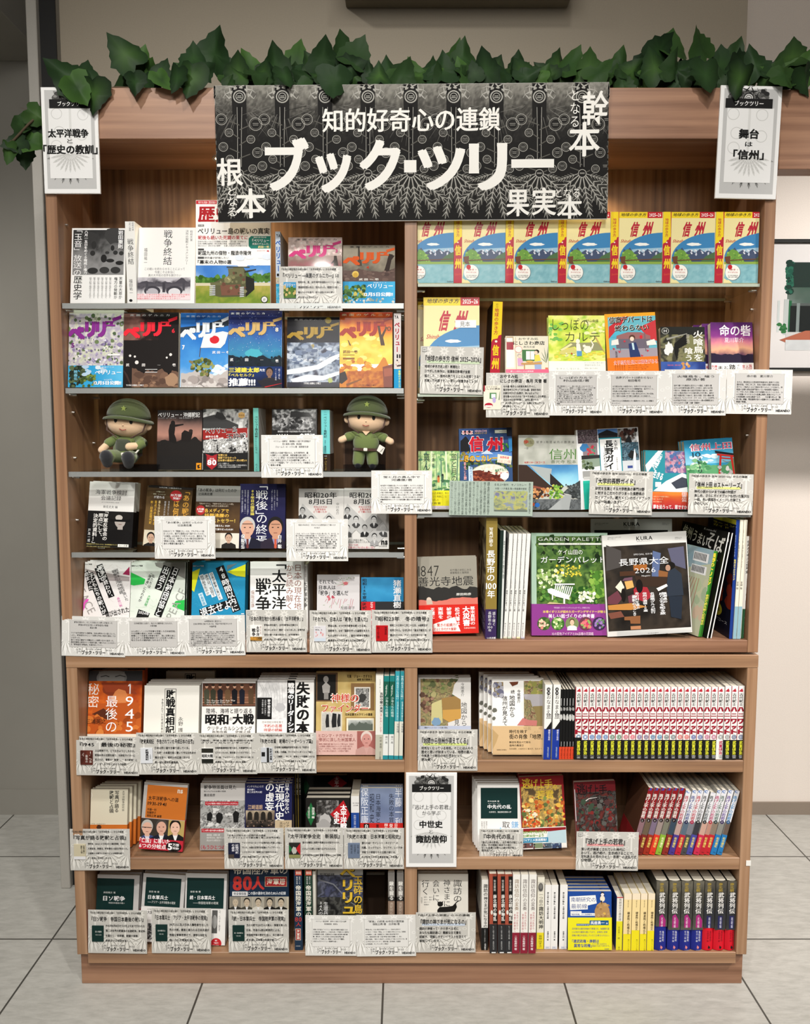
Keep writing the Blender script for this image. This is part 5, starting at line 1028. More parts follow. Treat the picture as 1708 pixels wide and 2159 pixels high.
book('teal and white novel with an orange lettered band',(50,335,480,945),[
    R(40,325,500,950,'2a8a98'),P([(50,480),(180,335),(230,335),(70,560)],'e8ecec'),V('上田映劇で、',120,345,200,530,'fff',2,25),T('生きる',130,545,230,620,'f4f4f4',2,20),H(250,340,480,560,['8a6a9a','c89aa8','3a5a8a','6a7ab0'],'n',5,5,40),N(300,350,470,540,30,10,30,['b86a7a','4a6a9a','8a5a8a','d8a8b8'],4),V('いのうえ',405,385,440,510,'d8dcec'),P([(130,740),(260,640),(420,560),(480,580),(480,760),(300,800)],'dfe4e6'),P([(310,660),(420,600),(480,620),(480,700),(360,720)],'3a3f4c'),R(150,650,210,700,'d8dee0')],'2a8a98',t=.016,
    obi=(745,'c83040',[H(40,745,500,960,['e88030','d84a34','b82440'],'v',3,2,30,.3),T('夢を追うって、罪ですか',130,880,470,925,'fff',1),G(['上田の小さな映画館を舞台に','青春　あの頃の夢','感涙の長編小説'],128,790,290,868,'f8e0b0'),V('全国書店員',415,735,470,850,'f8d8d8',1)]),copies=1,roll=1)
book('blue sky story collection with a red shrine gate',(455,218,965,945),[
    H(445,210,1020,460,['1f7aa0','3a9ac0','8ac4dc'],'v',4,3,40,.3),N(460,380,760,470,14,20,50,['e8eef0','c8dce4'],5,.4),J(450,420,1030,950,'5a9a6a',.15,3),N(480,430,690,620,40,16,40,['4a8a5a','7ab080','3a7a4c','a8ccA0'.lower()],6,.6),P([(750,335),(960,360),(965,378),(755,358)],'1c1c20'),P([(770,362),(955,380),(958,398),(772,382)],'c83028'),P([(800,400),(935,412),(937,424),(800,414)],'c83028'),P([(798,385),(818,387),(806,620),(785,620)],'c83028'),P([(905,395),(930,398),(975,620),(945,620)],'c83028'),Ls([(830,432),(870,448),(905,440)],8,'8a8a90',.6),T('信州上田',495,255,920,330,'f4f0f4',2),T('信州上田',500,258,916,327,'c83a58',1),T('10',524,350,606,400,'1c3a4a'),V('ストーリーズ',575,405,630,640,'1c2a34',1),N(790,500,920,620,14,12,26,['e8e4e0','c8c0c0'],3)],'3a9ac0',t=.02,roll=-4,lean=8,copies=1)

# ---------------- bottom of the tall case: local history, garden books, magazines
row('R4',0.03)
crop(860,1070,1260,1400)
zen=[R(70,440,650,890,'9a968a'),T('1847',95,525,280,620,'2a2824',-1),T('善光寺地震',95,620,590,706,'222'),G(['松代藩の史料にみる','被害報告と復興誌'],380,552,570,600,'3a3834'),J(70,690,650,860,'2f2e2c',.35,5),J(70,810,650,890,'d8786a',.5,8),E_(190,830,22,22,'d8c8b8'),P([(165,835),(215,830),(225,870),(170,875)],'c8b8a8'),T('原田和彦',436,768,570,792,'e4e2dc',1)]
zenobi=(882,'d02820',[R(60,880,660,1190,'d42a20'),V('幕末直前の',562,890,605,1055,'fff',1),V('大災害',495,890,558,1065,'fff',2),V('松代藩は',425,898,468,1060,'fff',1),V('被害の',348,898,394,1000,'fff',1),V('実態を',272,898,318,1000,'fff',1),V('正確に',205,905,242,1000,'fff',1),P([(230,1050),(420,985),(476,1115),(230,1115)],'f6f2ec'),T('驚きの組織力！',262,1042,440,1072,'c83028',1),T('武士と手代が大奮闘！',232,1082,440,1108,'c83028',1),T('信濃毎日新聞社',505,1075,610,1092,'f8d8d0')])
book('grey earthquake history with red paper band leaning on the divider',(92,448,632,1152),zen,'9a968a',obi=zenobi,t=.018,sp='L',lean=8,roll=-1.5,copies=1,lift=.004)
spine('tall gold and purple spined photo album standing by white garden books',(702,85,802,1205),[R(695,80,810,918,'8f7a3a'),R(695,916,810,1210,'3a2a58'),V('写真が語る',732,182,768,350,'f4f0e4',1),V('長野市の',712,388,784,660,'fff',1),T('100',704,680,796,736,'fff',1),V('年',716,745,782,815,'fff',1),V('語り継ぐ',762,938,788,1065,'eee'),V('長野市の',722,938,752,1060,'eee'),T('100',720,1066,762,1090,'eee'),T('年',724,1094,752,1118,'eee'),T('いき出版',714,1165,792,1188,'fff',1)],'8f7a3a',Y=.012,depth=.2,side='6a5a3a',name='hardcover_book',roundness=.004,
      lside=[H(0,0,1,.78,['3a342a','8a8068','c8bc9c','2a2620'],'c',5,6,40),R(0,.0,1,.1,'c8b88a'),R(0,.78,1,1,'4a3868'),G(['写真が語る','百年の記憶'],.2,.82,.9,.95,'d8d0e8')])
spine('thin dark green spined book between album and white garden books',(818,205,866,1190),[R(820,200,890,1200,'1f2f28'),R(848,205,884,1200,'d8dcd8'),V('庭づくりの教科書',856,300,872,640,'3a4a40')],'1f2f28',depth=.18,roll=1.2,Y=.014)
for i in range(5):
    xb,xt=862+40*i,915+39*i
    spine('white garden book spine, %s of five slanting between green book and garden cover'%ORD[i],((xb+xt)/2-2,235,(xb+xt)/2+32,1190),[V('GARDEN SOIL の',xt-14,285,xt-2,500,'555'),V('ガーデンデザイン&植物図鑑',xt-26,505,xt-14,730,'555'),V('植物たちが息づく庭',(xb+xt)/2-8,742,(xb+xt)/2+6,935,'333',1),V('MUSASHI BOOKS',xb+6,1040,xb+18,1160,'222',1),R(xb-30,1165,xb+60,1195,['d8d8c0','c8d8c0','d8c8c0','e8e0b0','c8c8d8'][i])],'ecebe6',depth=.185,roll=2.6,Y=.014,group='white garden book spines',side='d8d8d2')
crop(860,1070,1260,1400)
book('large green garden book with a white bench and purple band',(1114,228,1800,1178),[
    R(1110,220,1830,880,'a8c4b0'),H(1158,258,1775,868,['1c3018','3a5a2a','5a7a38','24401c','7a9a50'],'n',5,7,70),N(1165,265,1770,500,120,10,34,['24401c','3a5a28','16280f','5a7a3a','4a6a34'],4),N(1165,560,1400,720,70,8,22,['d8e0b0','a8c080','8aaa5a','e8ecd0'],5),N(1320,520,1560,620,60,5,14,['d8c83a','e8d850','b8b040'],6),N(1170,720,1770,860,90,10,30,['3a6a2a','5a8a3a','7aa04a','24501c'],7),N(1640,560,1775,800,50,12,36,['6a9a3a','4a7a2a','8ab04a'],8),N(1540,760,1680,850,40,8,20,['f2f2e0','dfe4c8','c8d0a8'],9),P([(1255,735),(1290,725),(1450,790),(1455,830),(1330,800),(1260,765)],'f2f2ee')]+[P([(1330+18*k,690+3*k),(1340+18*k,690+3*k),(1322+17*k,762+5*k),(1312+17*k,762+5*k)],'eef0ea')for k in range(9)]+[R(1318,684,1500,696,'f2f2ee'),R(1398,800,1414,868,'e8eae4'),R(1295,775,1306,830,'e8eae4'),P([(1275,850),(1430,868),(1250,868)],'c8b888'),T('GARDEN PALETTE',1170,270,1760,300,'dfe8dc'),R(1175,320,1750,336,'e8ece0'),T('緑に美しい花のハーモニーを奏でよう',1320,323,1600,334,'4a5a44'),T('ケイ山田の',1350,378,1570,424,'f2f4ee'),T('ガーデンパレット',1195,440,1770,498,'fff',0)],'a8c4b0',t=.018,sp='L',lean=7,Y=.03,
    obi=(868,'8a3a8a',[R(1100,860,1840,1190,'8c3c8c'),T('「蓼科高原 バラクラ イングリッシュガーデン」が美的に学ぶ',1315,895,1640,910,'e8d0e8'),T('本場イギリスが認めたガーデンデザイナーが贈る',1215,926,1780,950,'f0d860',1),T('美しい庭づくりの参考書',1265,958,1680,996,'f6ecf4',1),E_(1225,1045,60,60,'3a5a2a'),N(1185,1005,1265,1085,26,8,20,['e8a8a0','f0d0b0','5a7a3a','d88a80'],4),E_(1350,1045,60,60,'3a6a2a'),N(1310,1005,1390,1085,26,8,18,['d8e8b0','6a9a4a','8ab060'],5),E_(1478,1045,60,60,'7a8a5a'),Ms(1478,1000,105,'5a3a2a','e8c4a8','eeeeea','eee'),E_(1600,1045,60,60,'6a3a4a'),N(1560,1005,1640,1085,26,8,20,['d84a5a','c83a6a','8ab060','e87a7a'],6),E_(1722,1045,60,60,'3a2a4a'),N(1682,1005,1762,1085,26,8,18,['7a5a9a','5a8a4a','9a7ab8'],7),T('32の配色アイデアと126品種の花図鑑',1295,1122,1670,1150,'f0d8ec')]),name='large_paperback')
crop(1230,1070,1640,1400)
def kura(x0,y0):return[R(x0-50,y0-30,x0+800,y0+1100,'d9d8d4'),T('KURA',x0+284,y0+30,x0+424,y0+64,'1c1c1c',1),T('長野県を知る大人のためのマガジン',x0+286,y0+70,x0+426,y0+78,'555'),G(['長野県が誇る大自然と歴史','暮らしを愉しむ'],x0+30,y0+36,x0+150,y0+60,'666'),G(['長野発 KURA','2026 No.1'],x0+622,y0+36,x0+685,y0+58,'666')]
book('white magazine with dark photo, copy set behind the front one',(66,100,778,1180),kura(70,98)+[R(96,198,742,1100,'14120f')],'d9d8d4',t=.007,sp='L',lean=5,Y=.115,name='magazine',cat='magazine')
book('white magazine with photo of a man reading in a dim lounge',(176,225,942,1158),kura(182,222)+[
    H(200,325,925,1070,['17130f','24201c','3a322a','1c1814'],'n',5,4,50),P([(200,330),(330,380),(340,520),(200,560)],'4a4644'),R(320,560,460,600,'4a3020'),R(440,500,560,550,'a0602a'),P([(610,380),(680,400),(660,640),(600,620)],'5a6a90'),P([(660,550),(760,570),(750,640),(660,640)],'8a5a34'),P([(450,600),(760,610),(760,700),(480,690)],'3a2a20'),P([(740,360),(880,340),(900,540),(780,500)],'5a5a70'),P([(280,700),(330,640),(360,700),(340,760)],'e8dcc8'),P([(360,650),(430,640),(445,700),(380,720)],'d8a860'),P([(360,620),(430,610),(430,640),(340,645)],'6a4a5a'),P([(215,790),(300,730),(340,800),(300,850),(215,850)],'6a3a44'),P([(390,780),(440,760),(450,830),(400,840)],'6a3a44'),P([(215,860),(420,840),(560,870),(420,900),(220,900)],'c08440'),P([(215,930),(330,910),(360,960),(240,980)],'7a4a3c'),P([(360,960),(500,950),(500,1020),(415,1020),(410,990),(360,990)],'8a5a38'),R(415,1040,505,1070,'b8805a'),P([(440,720),(470,690),(560,700),(600,780),(540,830),(450,800)],'a02a34'),E_(492,690,30,60,'14100e'),E_(352,770,20,60,'16120f'),P([(745,560),(800,530),(860,580),(880,770),(740,780),(730,690)],'2c3440'),E_(760,510,46,34,'15120f'),E_(742,530,22,28,'b08a74'),P([(640,710),(730,670),(740,690),(660,735)],'ece8e0'),P([(750,780),(870,775),(860,980),(770,960)],'242c38'),T('SPECIAL ISSUE',440,402,605,416,'ddd'),T('長野県大全',312,440,748,502,'fff',0),T('2026',450,530,632,572,'f2f2f2',-1),T('Nagano',512,592,588,608,'eee'),V('長野県の',705,744,735,835,'fff',1),V('成り立ちを知る旅',668,744,716,940,'fff',1),V('名建築グルメ紀行',588,744,628,930,'eee',1),V('信州の酒宿10選',522,744,560,915,'eee',1),V('市町村を選ぶ',455,744,490,890,'eee',1),V('最新のうごき',430,770,462,950,'eee',1),T('長野県のよいところ よいもの50選',500,1110,740,1126,'333'),T('KURA発行',570,1096,660,1104,'666')],'d9d8d4',t=.008,sp='L',lean=6,roll=-3.2,Y=.022,name='magazine',cat='magazine')
stand('clear acrylic stand holding the white lounge magazine',1300,1455,.022,.022,.07,.06,py=1340)
spine('green spined paperback leaning, back cover map and barcodes visible',(1072,375,1120,1180),[R(1040,360,1180,1190,'3f8a34'),V('長野のトリセツ',1085,400,1150,680,'f4d840',2),P([(1060,700),(1085,680),(1080,730),(1058,735)],'eef4f0'),V('地図で読み解く初耳秘話',1035,760,1085,1030,'f0e060',1)],'3f8a34',depth=.15,roll=8.5,yaw=27,Y=.028,side='9ab0b0',lside=[H(0,0,1,1,['8aa8b8','a8bcc0','c0ccc0','b8c0a8'],'v',4,3),P([(.2,1),(.55,.25),(1,.15),(1,1)],'c0c4a8'),N(.3,.4,1,.95,24,.04,.1,['b8c4a0','c8c8a8','d0b8a0','a8b898'],5)]+[Ls([(.3+.1*k,.95),(.45+.08*k,.6),(.6+.05*k,.35)],.012,'b07a68')for k in range(5)]+[R(.6,.05,.92,.16,'eee'),R(.6,.2,.92,.3,'eee')]+[R(.62+.03*k,.06,.635+.03*k,.14,'222')for k in range(9)]+[R(.62+.03*k,.21,.635+.03*k,.28,'222')for k in range(9)]+[G(['長野の地形や地質、','歴史、文化、産業など','地図を読み解く'],.08,.06,.5,.2,'e8f0f0')])
crop(1230,1070,1640,1400)
soba=[R(0,0,1,1,'141312'),T('信州うまい',.04,.05,.62,.17,'e8e6e0',1,8),T('そば',.60,.04,.96,.2,'e8e6e0',1,8),T('Komachi',.5,.01,.75,.03,'ddd'),T('本当に旨い',.55,.27,.9,.29,'ddd'),P([(.4,.5),(.75,.42),(.8,.5),(.5,.62)],'b8c4c8'),E_(.35,.9,.13,.06,'e8e4e0'),T('保存版',.26,.885,.44,.915,'c83838',1)]
for i,(xm,y0)in enumerate(((1186,205),(1216,211))):
    spine(['black noodle magazine leaning just behind the green spined paperback','black noodle magazine leaning between its twin and the ramen magazine'][i],(xm-5,y0,xm+6,1178),[],'e8e8e6',Y=.016,depth=.19,roll=9.5,yaw=15,side='141312',lside=soba,name='magazine',cat='magazine',group='black noodle magazines',page='page')
spine('dark ramen magazine with yellow corner and royal blue spine',(1312,110,1340,1175),[R(1300,100,1350,1180,'1c3a88'),V('Komachi',1328,145,1342,215,'eee',1),V('信州ラーメン大全',1326,240,1338,430,'bcd'),V('信州おでかけガイド',1318,455,1336,640,'f0e040',1)],'1c3a88',depth=.18,roll=1.4,Y=.012,name='magazine',cat='magazine',side='16182a',
      lside=[R(0,0,1,1,'16182a'),P([(.1,0),(1,0),(1,.04),(.2,.035)],'d8d03a'),G(['ラーメン','ガイド'],.2,.05,.95,.1,'d8c83a',1),N(.1,.5,.95,.78,30,.06,.16,['8a3020','b84a2a','5a1c14','3a1a1a','c87a3a'],4,.5),E_(.5,.8,.2,.06,'e8d83a'),T('麺50',.38,.78,.62,.82,'222',1),T('ドライブコース',.15,.87,.9,.9,'ddd')])
for i,xx in enumerate((1338,1372)):
    spine(['cream and pale blue spine next to the royal blue spine','cream and pale blue spine next to the green footed spine'][i],(xx+8,108,xx+38,1176),[R(xx-30,870,xx+70,1180,'8fb4c0'),V('風立ちぬ',xx+16,195,xx+36,310,'222',1),V('宮崎 駿の妄想カムバック',xx+14,330,xx+30,530,'444'),V('宮崎 駿',xx+8,650,xx+26,720,'333'),V('大日本絵画',xx+6,1060,xx+20,1130,'245')],'e8e2d0',depth=.2,roll=1.4,Y=.01,side='e4dcc8',group='cream art book spines')
    crop(1230,1070,1640,1400)
spine('white spine with dark green foot against the outer wall',(1401,252,1433,1176),[R(1390,892,1480,1180,'2f5a3a'),V('信州から考える世界史',1432,290,1466,580,'1c1c1c',1),V('歩いて、見て、感じる歴史',1428,625,1444,850,'444'),V('岩下哲典・中澤克昭 編',1412,960,1438,1110,'e8f0e8')],'f0efe8',depth=.15,roll=1.2,Y=.016)
# ================================================================== the low case, left bay, first shelf
row('Al',0.03)
crop(120,1390,540,1650)
book('orange paperback with grey faces and white vertical title',(222,98,724,860),[
    R(215,90,735,870,'b85020'),R(215,90,735,188,'3a3a3c'),E_(470,160,130,80,'7a7a7a'),R(360,105,580,188,'8a8a88'),Ls([(375,150),(420,140),(450,150)],8,'3a3a3a'),Ls([(500,150),(540,138),(590,150)],8,'3a3a3a'),H(215,186,735,640,['8a3418','b84a1c','d86a24','c85a1e','a84418'],'n',6,3,40),B(480,260,110,'8a3c22',3,16,.3,.6),P([(380,200),(600,200),(690,300),(420,280)],'9a4224'),B(540,330,80,'e08a50',7),P([(320,380),(700,370),(724,640),(240,640)],'c05a22'),P([(300,470),(400,420),(480,480),(440,520)],'5a2c1a'),N(230,480,720,640,30,16,50,['c86428','d87a34','a04a1c','e08a44'],4),V('秘密',262,205,362,412,'f4efe8',0),V('最後の',418,315,520,620,'fff',0),T('1',624,210,633,296,'fff',0),P([(624,210),(612,224),(612,233),(626,222)],'fff'),T('9',590,318,655,400,'fff',0),T('4',584,425,662,510,'fff',0),T('5',592,535,652,620,'fff',0),T('三浦英之',250,512,420,552,'1c1410',0),R(215,640,735,870,'e8e0d0')],'b85020',t=.02,lean=10,copies=1,Y=.035)
haisen=[R(735,190,1240,860,'f0eee6'),R(920,252,1020,700,'2a2a28'),R(924,256,1016,700,'f0eee6'),V('敗戦真相記',934,262,1012,640,'161616',2),V('予告されていた平成日本の没落',894,340,912,680,'2a2a28',1),V('永野 護',1040,495,1082,625,'222',0)]
book('white paperback with framed black vertical title',(744,224,1216,860),haisen,'f2f0e8',t=.014,lean=10,copies=3,Y=.03,mat='matte')
book('cream paperback pushed behind the white framed title stack',(932,102,1350,860),[R(920,90,1360,870,'d8d4c4'),R(1095,122,1190,400,'222'),R(1100,127,1185,400,'d8d4c4'),V('敗戦真',1106,130,1180,380,'161616',2)],'d8d4c4',Y=.13,lean=8)
book('white book with a photo of officers on steps',(1240,190,1700,860),[
    R(1230,180,1715,860,'f4f2ee'),H(1248,205,1704,405,['4a2e24','6a4634','8a6048','3a2820'],'v',5,3,40,.5)]+[R(1250,300+22*k,1704,308+22*k,['8a5a44','a87a60'][k%2])for k in range(5)]+sum([[P([(x-20,385),(x-24,270),(x,250),(x+24,270),(x+20,385)],c_),E_(x,232,13,17,'c89a80'),E_(x,222,15,9,'2a2018')]for x,c_ in((1285,'4a4a3a'),(1340,'3a3a2c'),(1400,'1c1c24'),(1465,'6a5038'),(1524,'16161c'),(1588,'1c1e2a'),(1665,'5a4430'))],[])+[G(['The Greater East Asia War','through the Eyes of','Army and Navy Generals'],1285,345,1530,400,'f0e8e0'),T('陸将、海将と振り返る',1282,420,1674,462,'2a2a2a',0),T('昭和',1275,470,1470,560,'161616',2),T('の',1478,495,1505,525,'161616'),T('大戦',1508,468,1688,556,'161616',2),T('クリティカルシンキング',1290,572,1674,610,'2a2a2a'),T('長南政義　　伊藤之雄',1330,612,1660,630,'444')],'f4f2ee',t=.018,lean=10,copies=1,Y=.03,mat='matte')
crop(500,1390,900,1650)
book('white book with a grey map and heavy black vertical titles',(178,184,690,900),[
    R(170,170,700,910,'f2f1ee'),H(182,190,446,540,['e6e6e6','d0d0d0','f2f2f2','c4c4c6'],'n',5,4,40)]+[Ls([(195+30*k,210+20*(k%3)),(240+24*k,290+18*(k%4)),(230+26*k,380+10*k%60),(300+14*k,470)],2.5,'a8a8aa')for k in range(8)]+[B(390,430,50,'c0c0c2',4),R(448,188,520,910,'161616'),V('戦場のリーダーシップ篇',455,212,512,760,'fff',2),V('失敗の本質',534,205,652,790,'161616',2),R(180,345,312,540,'141414'),V('野中郁次郎',274,362,300,490,'fff',1),V('編著',274,494,296,515,'ddd'),V('山内昌之 戸部良一',246,362,262,500,'ddd'),V('寺本義也 杉之尾',222,362,238,490,'ddd'),R(180,545,447,910,'f4f1ee'),T('四半世紀の時を経て',226,556,415,576,'4a2a28'),T('不朽の名著',240,585,405,615,'c0342c',1),T('待望の続編',240,622,405,650,'c0342c',1)],'f2f1ee',t=.017,lean=10,copies=3,Y=.025,mat='matte')
book('tan photo album cover with red title and framed old pictures',(710,112,1245,880),[
    R(700,100,1255,890,'c8ac6c'),H(712,105,1245,640,['b89a5a','d0b878','c2a666','dcc890'],'n',5,2,30),R(712,118,905,380,'6a5038'),R(722,135,888,368,'1e1c1a'),E_(800,180,24,30,'b0aca8'),P([(765,240),(800,205),(838,240),(832,300),(800,320),(772,300)],'a8a4a0'),R(782,300,822,360,'8a8682'),R(1025,215,1235,460,'8a6a44'),R(1055,250,1200,440,'e4e0d6'),H(1068,262,1188,428,['8a8a88','4a4a48','c8c8c4','2a2a28'],'c',5,5,30),B(1125,350,46,'3a3a38',5),R(755,470,945,660,'d8d0bc'),H(765,480,935,655,['d8d6d0','bcbab4','e4e2dc'],'n',6,3,24),P([(795,560),(805,495),(825,495),(830,610),(800,615)],'2a2a2a'),P([(850,560),(860,485),(895,490),(895,610),(855,615)],'242424'),P([(900,560),(910,490),(930,495),(930,600),(905,610)],'2e2e2e'),R(975,520,1240,660,'a08048'),R(985,530,1232,660,'ece4cc'),H(1000,545,1222,640,['c8ccc8','8a908a','4a524a','3a403a'],'v',7,4,36,.4),J(1000,560,1222,640,'5a625a',.5,6),T('写真　ジョー・オダネル',990,138,1215,168,'3a2a14',1),T('編著 坂井貴美子',1080,172,1215,192,'3a2a14',1),T('神様の',842,306,1098,392,'f4ece0',2),T('神様の',847,311,1093,387,'c83828',1),T('ファインダー',760,398,1185,484,'f4ece0',2),T('ファインダー',765,403,1180,479,'c83828',1),T('元米従軍カメラマンの遺産',972,484,1218,508,'2a1c10',1)],'c8ac6c',t=.016,sp='L',lean=9,Y=.025,
    obi=(645,'d8b0a8',[R(700,640,1255,890,'d8b4ac'),R(1080,640,1255,868,'a0605a'),Ms(1165,645,240,'d8c8c0','c89088','c09890','c8a098'),T('ヒロシマ・ナガサキの',735,670,1038,702,'8a3a34',0),T('惨状に涙した米国軍人',735,706,1068,740,'8a3a34',0),G(['戦争の惨禍を語り継ぐものとして受け止め、日本人','の代理者と原爆を共めるシャッターを切り続けた','ジョー・オダネル。平和への切なる希望の生涯','を、ともに歩んだ夫人が、いま初めて語る。'],738,755,1050,838,'8a4a44'),R(700,868,1255,890,'c8ac6c')]))
sps=[(1252,1322,145,908,'ecebe4','1945・8・13 長野空襲の真実','1c1c1c',None,'white spine with red subtitle beside the teal spines'),
       (1322,1372,150,905,'1f7f7c',None,0,'d','dark teal spine with white foot, nearer the white spine'),
       (1374,1422,148,905,'1f7f7c',None,0,'d','dark teal spine with white foot, nearer the pale teal spines'),
       (1424,1466,108,902,'3aa0ae',None,0,'l','pale teal spine with cream foot, second from the divider'),
       (1468,1505,108,895,'2f8f9a',None,0,'l','pale teal spine with cream foot, touching the divider')]
for x0,x1,y0,y1,c_,ti,tc_,kd,lb in sps:
    m_=(x0+x1)/2
    if kd is None:ops=[V('1945・8・13',m_-6,180,m_+6,300,'444'),V('長野空襲の真実',m_-2,300,m_+26,480,'1c1c1c',1),V('信濃の街を焼いた一日を追う',m_-2,485,m_+16,660,'b83030'),R(x0-40,680,x1+40,920,'c0bfae'),V('竹前 善雄',m_-4,700,m_+16,800,'333'),V('ほおずき書籍',m_-8,830,m_+8,900,'333')]
    elif kd=='d':ops=[R(x0-40,675,x1+40,920,'e8eae6'),R(x0-40,200,x1+40,420,'1c5a48'),V('【写真で伝える】',m_-12,230,m_+4,330,'e8f0e8',1),V('少年たちの戦場',m_-12,340,m_+14,520,'d8f0ec'),V('堀川 晃',m_-14,690,m_+8,760,'333'),R(x0-40,865,x1+40,920,'2a8f9a')]
    else:ops=[R(x0-40,560,x1+40,920,'dcdccf'),V('写真で見る子どもの戦い',m_-12,150,m_+12,360,'e0f4f4'),V('信濃毎日新聞社',m_-8,380,m_+8,550,'d0ecec'),V('平塚柾緒',m_-8,580,m_+12,660,'345'),R(x0-40,868,x1+40,920,'2a8f9a')]
    spine(lb,(x0-5,y0,x1-8,y1),ops,c_,Y=.006,depth=.16,roll=1.0 if kd else.6,group='dark teal spines' if kd=='d' else('pale teal spines' if kd=='l' else None))

# ---------------- right bay, first shelf
row('Ar',0.03)
crop(860,1390,1240,1650)
def mapcover(x0,y0,x1,y1,pts,seed):
    return[H(x0,y0,x1,y1,['8a7a5a','a89a6a','6a7050','b8a078','7a5a48'],'c',seed,6,56)]+[Ls([(x0+(x1-x0)*a,y0+(y1-y0)*b),(x0+(x1-x0)*c,y0+(y1-y0)*d)],2,'4a4030')for a,b,c,d in pts]
rs_=random.Random(4);_ln=[tuple(rs_.random()for _ in range(4))for _ in range(26)]
book('white paperback with a patchwork of old maps and vertical title',(100,172,598,1000),[R(95,165,610,1010,'dcdad6')]+mapcover(120,185,480,640,_ln,5)+[N(150,190,480,340,30,14,40,['6a7a4a','8a8a5a','5a6240','a8a070'],4),N(125,330,240,500,24,12,34,['7a5a4a','9a7a64','5a4438'],6),P([(320,370),(500,340),(505,480),(330,500)],'9a7a48'),P([(330,480),(510,470),(500,560),(400,600),(330,560)],'c89a50'),P([(225,420),(320,380),(330,600),(220,620)],'c8c088'),B(270,590,50,'7a9ab8',4),P([(410,180),(590,180),(590,640),(505,560),(500,380),(420,330),(440,240),(480,190)],'dcdad6'),P([(380,600),(500,560),(600,640),(380,640)],'dcdad6'),V('今尾恵介',502,222,535,350,'2a2a2a'),V('地図から信',505,405,560,690,'1c1c1c',0),V('見え',440,570,488,690,'1c1c1c',0),R(95,630,610,1010,'b8c0d4'),T('標高サミットのルートを通る理由、',158,640,380,655,'2a2a2a',1)],'dcdad6',t=.016,lean=8,copies=1,Y=.03,mat='matte')
zoku=[R(785,180,1300,930,'f0efec')]+mapcover(815,215,905,360,_ln,6)+mapcover(1100,205,1285,640,_ln,8)+[N(818,215,900,350,16,12,30,['8a8a98','6a6a80','a8a8b0'],3),N(1120,210,1285,330,20,14,36,['8a8a4a','6a7040','a89a5a'],4),P([(1095,330),(1285,330),(1285,440),(1180,450),(1160,385),(1110,380)],'a8a4a8'),P([(1185,445),(1285,440),(1285,630),(1215,640),(1220,540)],'8a7a50'),P([(960,215),(1048,210),(1040,235),(990,255)],'6a3a28'),P([(1035,625),(1090,555),(1150,575),(1225,580),(1220,630)],'c87a74'),B(822,480,26,'6a6a60',4),B(815,560,20,'6a6a60',5),V('続',975,290,1012,326,'222',0),V('今尾恵介',1035,288,1068,412,'222'),V('地図から',962,338,1015,545,'161616',0),V('信州が見えてくる',895,345,945,720,'161616',0)]
book('white map book with tan paper band in a clear stand',(800,182,1288,922),zoku,'f0efec',t=.016,lean=8,copies=3,Y=.022,mat='matte',shift=-.009,lift=.004,
     obi=(632,'d8b88a',[R(780,628,1310,935,'d6b68a'),P([(800,860),(840,780),(860,720),(820,680),(800,660)],'c0a070'),T('地名',1095,640,1165,670,'a8906a'),T('峠',1240,640,1270,668,'a8906a'),T('人口',1192,676,1244,698,'a8906a'),T('時代を映す',962,668,1130,702,'1c1610',1),T('街の肖像「地図」',962,708,1278,756,'1c1610',1),T('新旧を見比べて知る',962,775,1162,796,'1c1610',1),T('信州の奥深さ',962,806,1096,826,'1c1610',1),T('松本城跡、小谷村から 軽井沢、佐久まで',962,840,1270,856,'4a3a24'),T('信濃毎日新聞社',842,852,936,864,'4a3a24')]))
stand('clear acrylic stand under the white map book',1016,1146,.016,.014,.105,.06,py=1590)
for i,xx in enumerate((1292,1372)):
    spine(['white and blue travel spine nearer the map book','white and blue travel spine nearer the black spines'][i],(xx+1,240,xx+68,948),[R(xx-20,660,xx+100,960,'1f3a9a'),P([(xx+10,670),(xx+75,590),(xx+75,660)],'1c1c1c'),E_(xx+42,285,17,18,'1c1c1c'),E_(xx+42,320,17,18,'1c1c1c'),T('信',xx+32,276,xx+53,294,'fff'),T('州',xx+32,311,xx+53,329,'fff'),V('おなまえ',xx+24,335,xx+62,520,'222',0),V('旅',xx+20,512,xx+66,565,'222',0),V('謎解き信州',xx+38,665,xx+56,770,'dde',1),V('信濃毎日新聞社',xx+28,830,xx+44,930,'bcd')],'f2f1ec',Y=.006,depth=.12,roll=.6,group='white and blue travel spines',side='e0e0da')
for i in range(5):
    xx=1440+28*i
    spine('slim black spine with a red foot, %s of five after the blue footed spines'%ORD[i],(xx+1,285,xx+26,948),[R(xx-20,830,xx+50,950,'d8482a'),R(xx+12,370,xx+16,440,'ddd'),B(xx+13,470,16,'9a9a98',i,10,.5,1.6),B(xx+13,550,20,'c8c8c4',i+5,12,.5,2),R(xx+12,780,xx+15,825,'ddd'),V('ゴールデン',xx+6,850,xx+20,935,'5a1a10')],'161616',Y=.008,depth=.15,roll=.5,group='slim black spines')
crop(1200,1390,1640,1650)
xs_=[(48,104),(106,161)]+[(163+55.6*i,217+55.6*i)for i in range(21)]
xs_=[(48+55.35*i,102+55.35*i)for i in range(25)]
ccol=['2a6a9a','2a6ab0','2a6ab0','2a6ab0','2a6ab0','3a6a4a','3a7a4a','c83a5a','d83a5a','6a4a8a','6a4a7a','2a6a9a','2a7aa8','5a6a64','5a6a70','d84a3a','d8483a','3a4a9a','3a4a9a','b84a7a','b84a7a','8a8a84','8a8a8a','3a4a7a','3a4a7a']
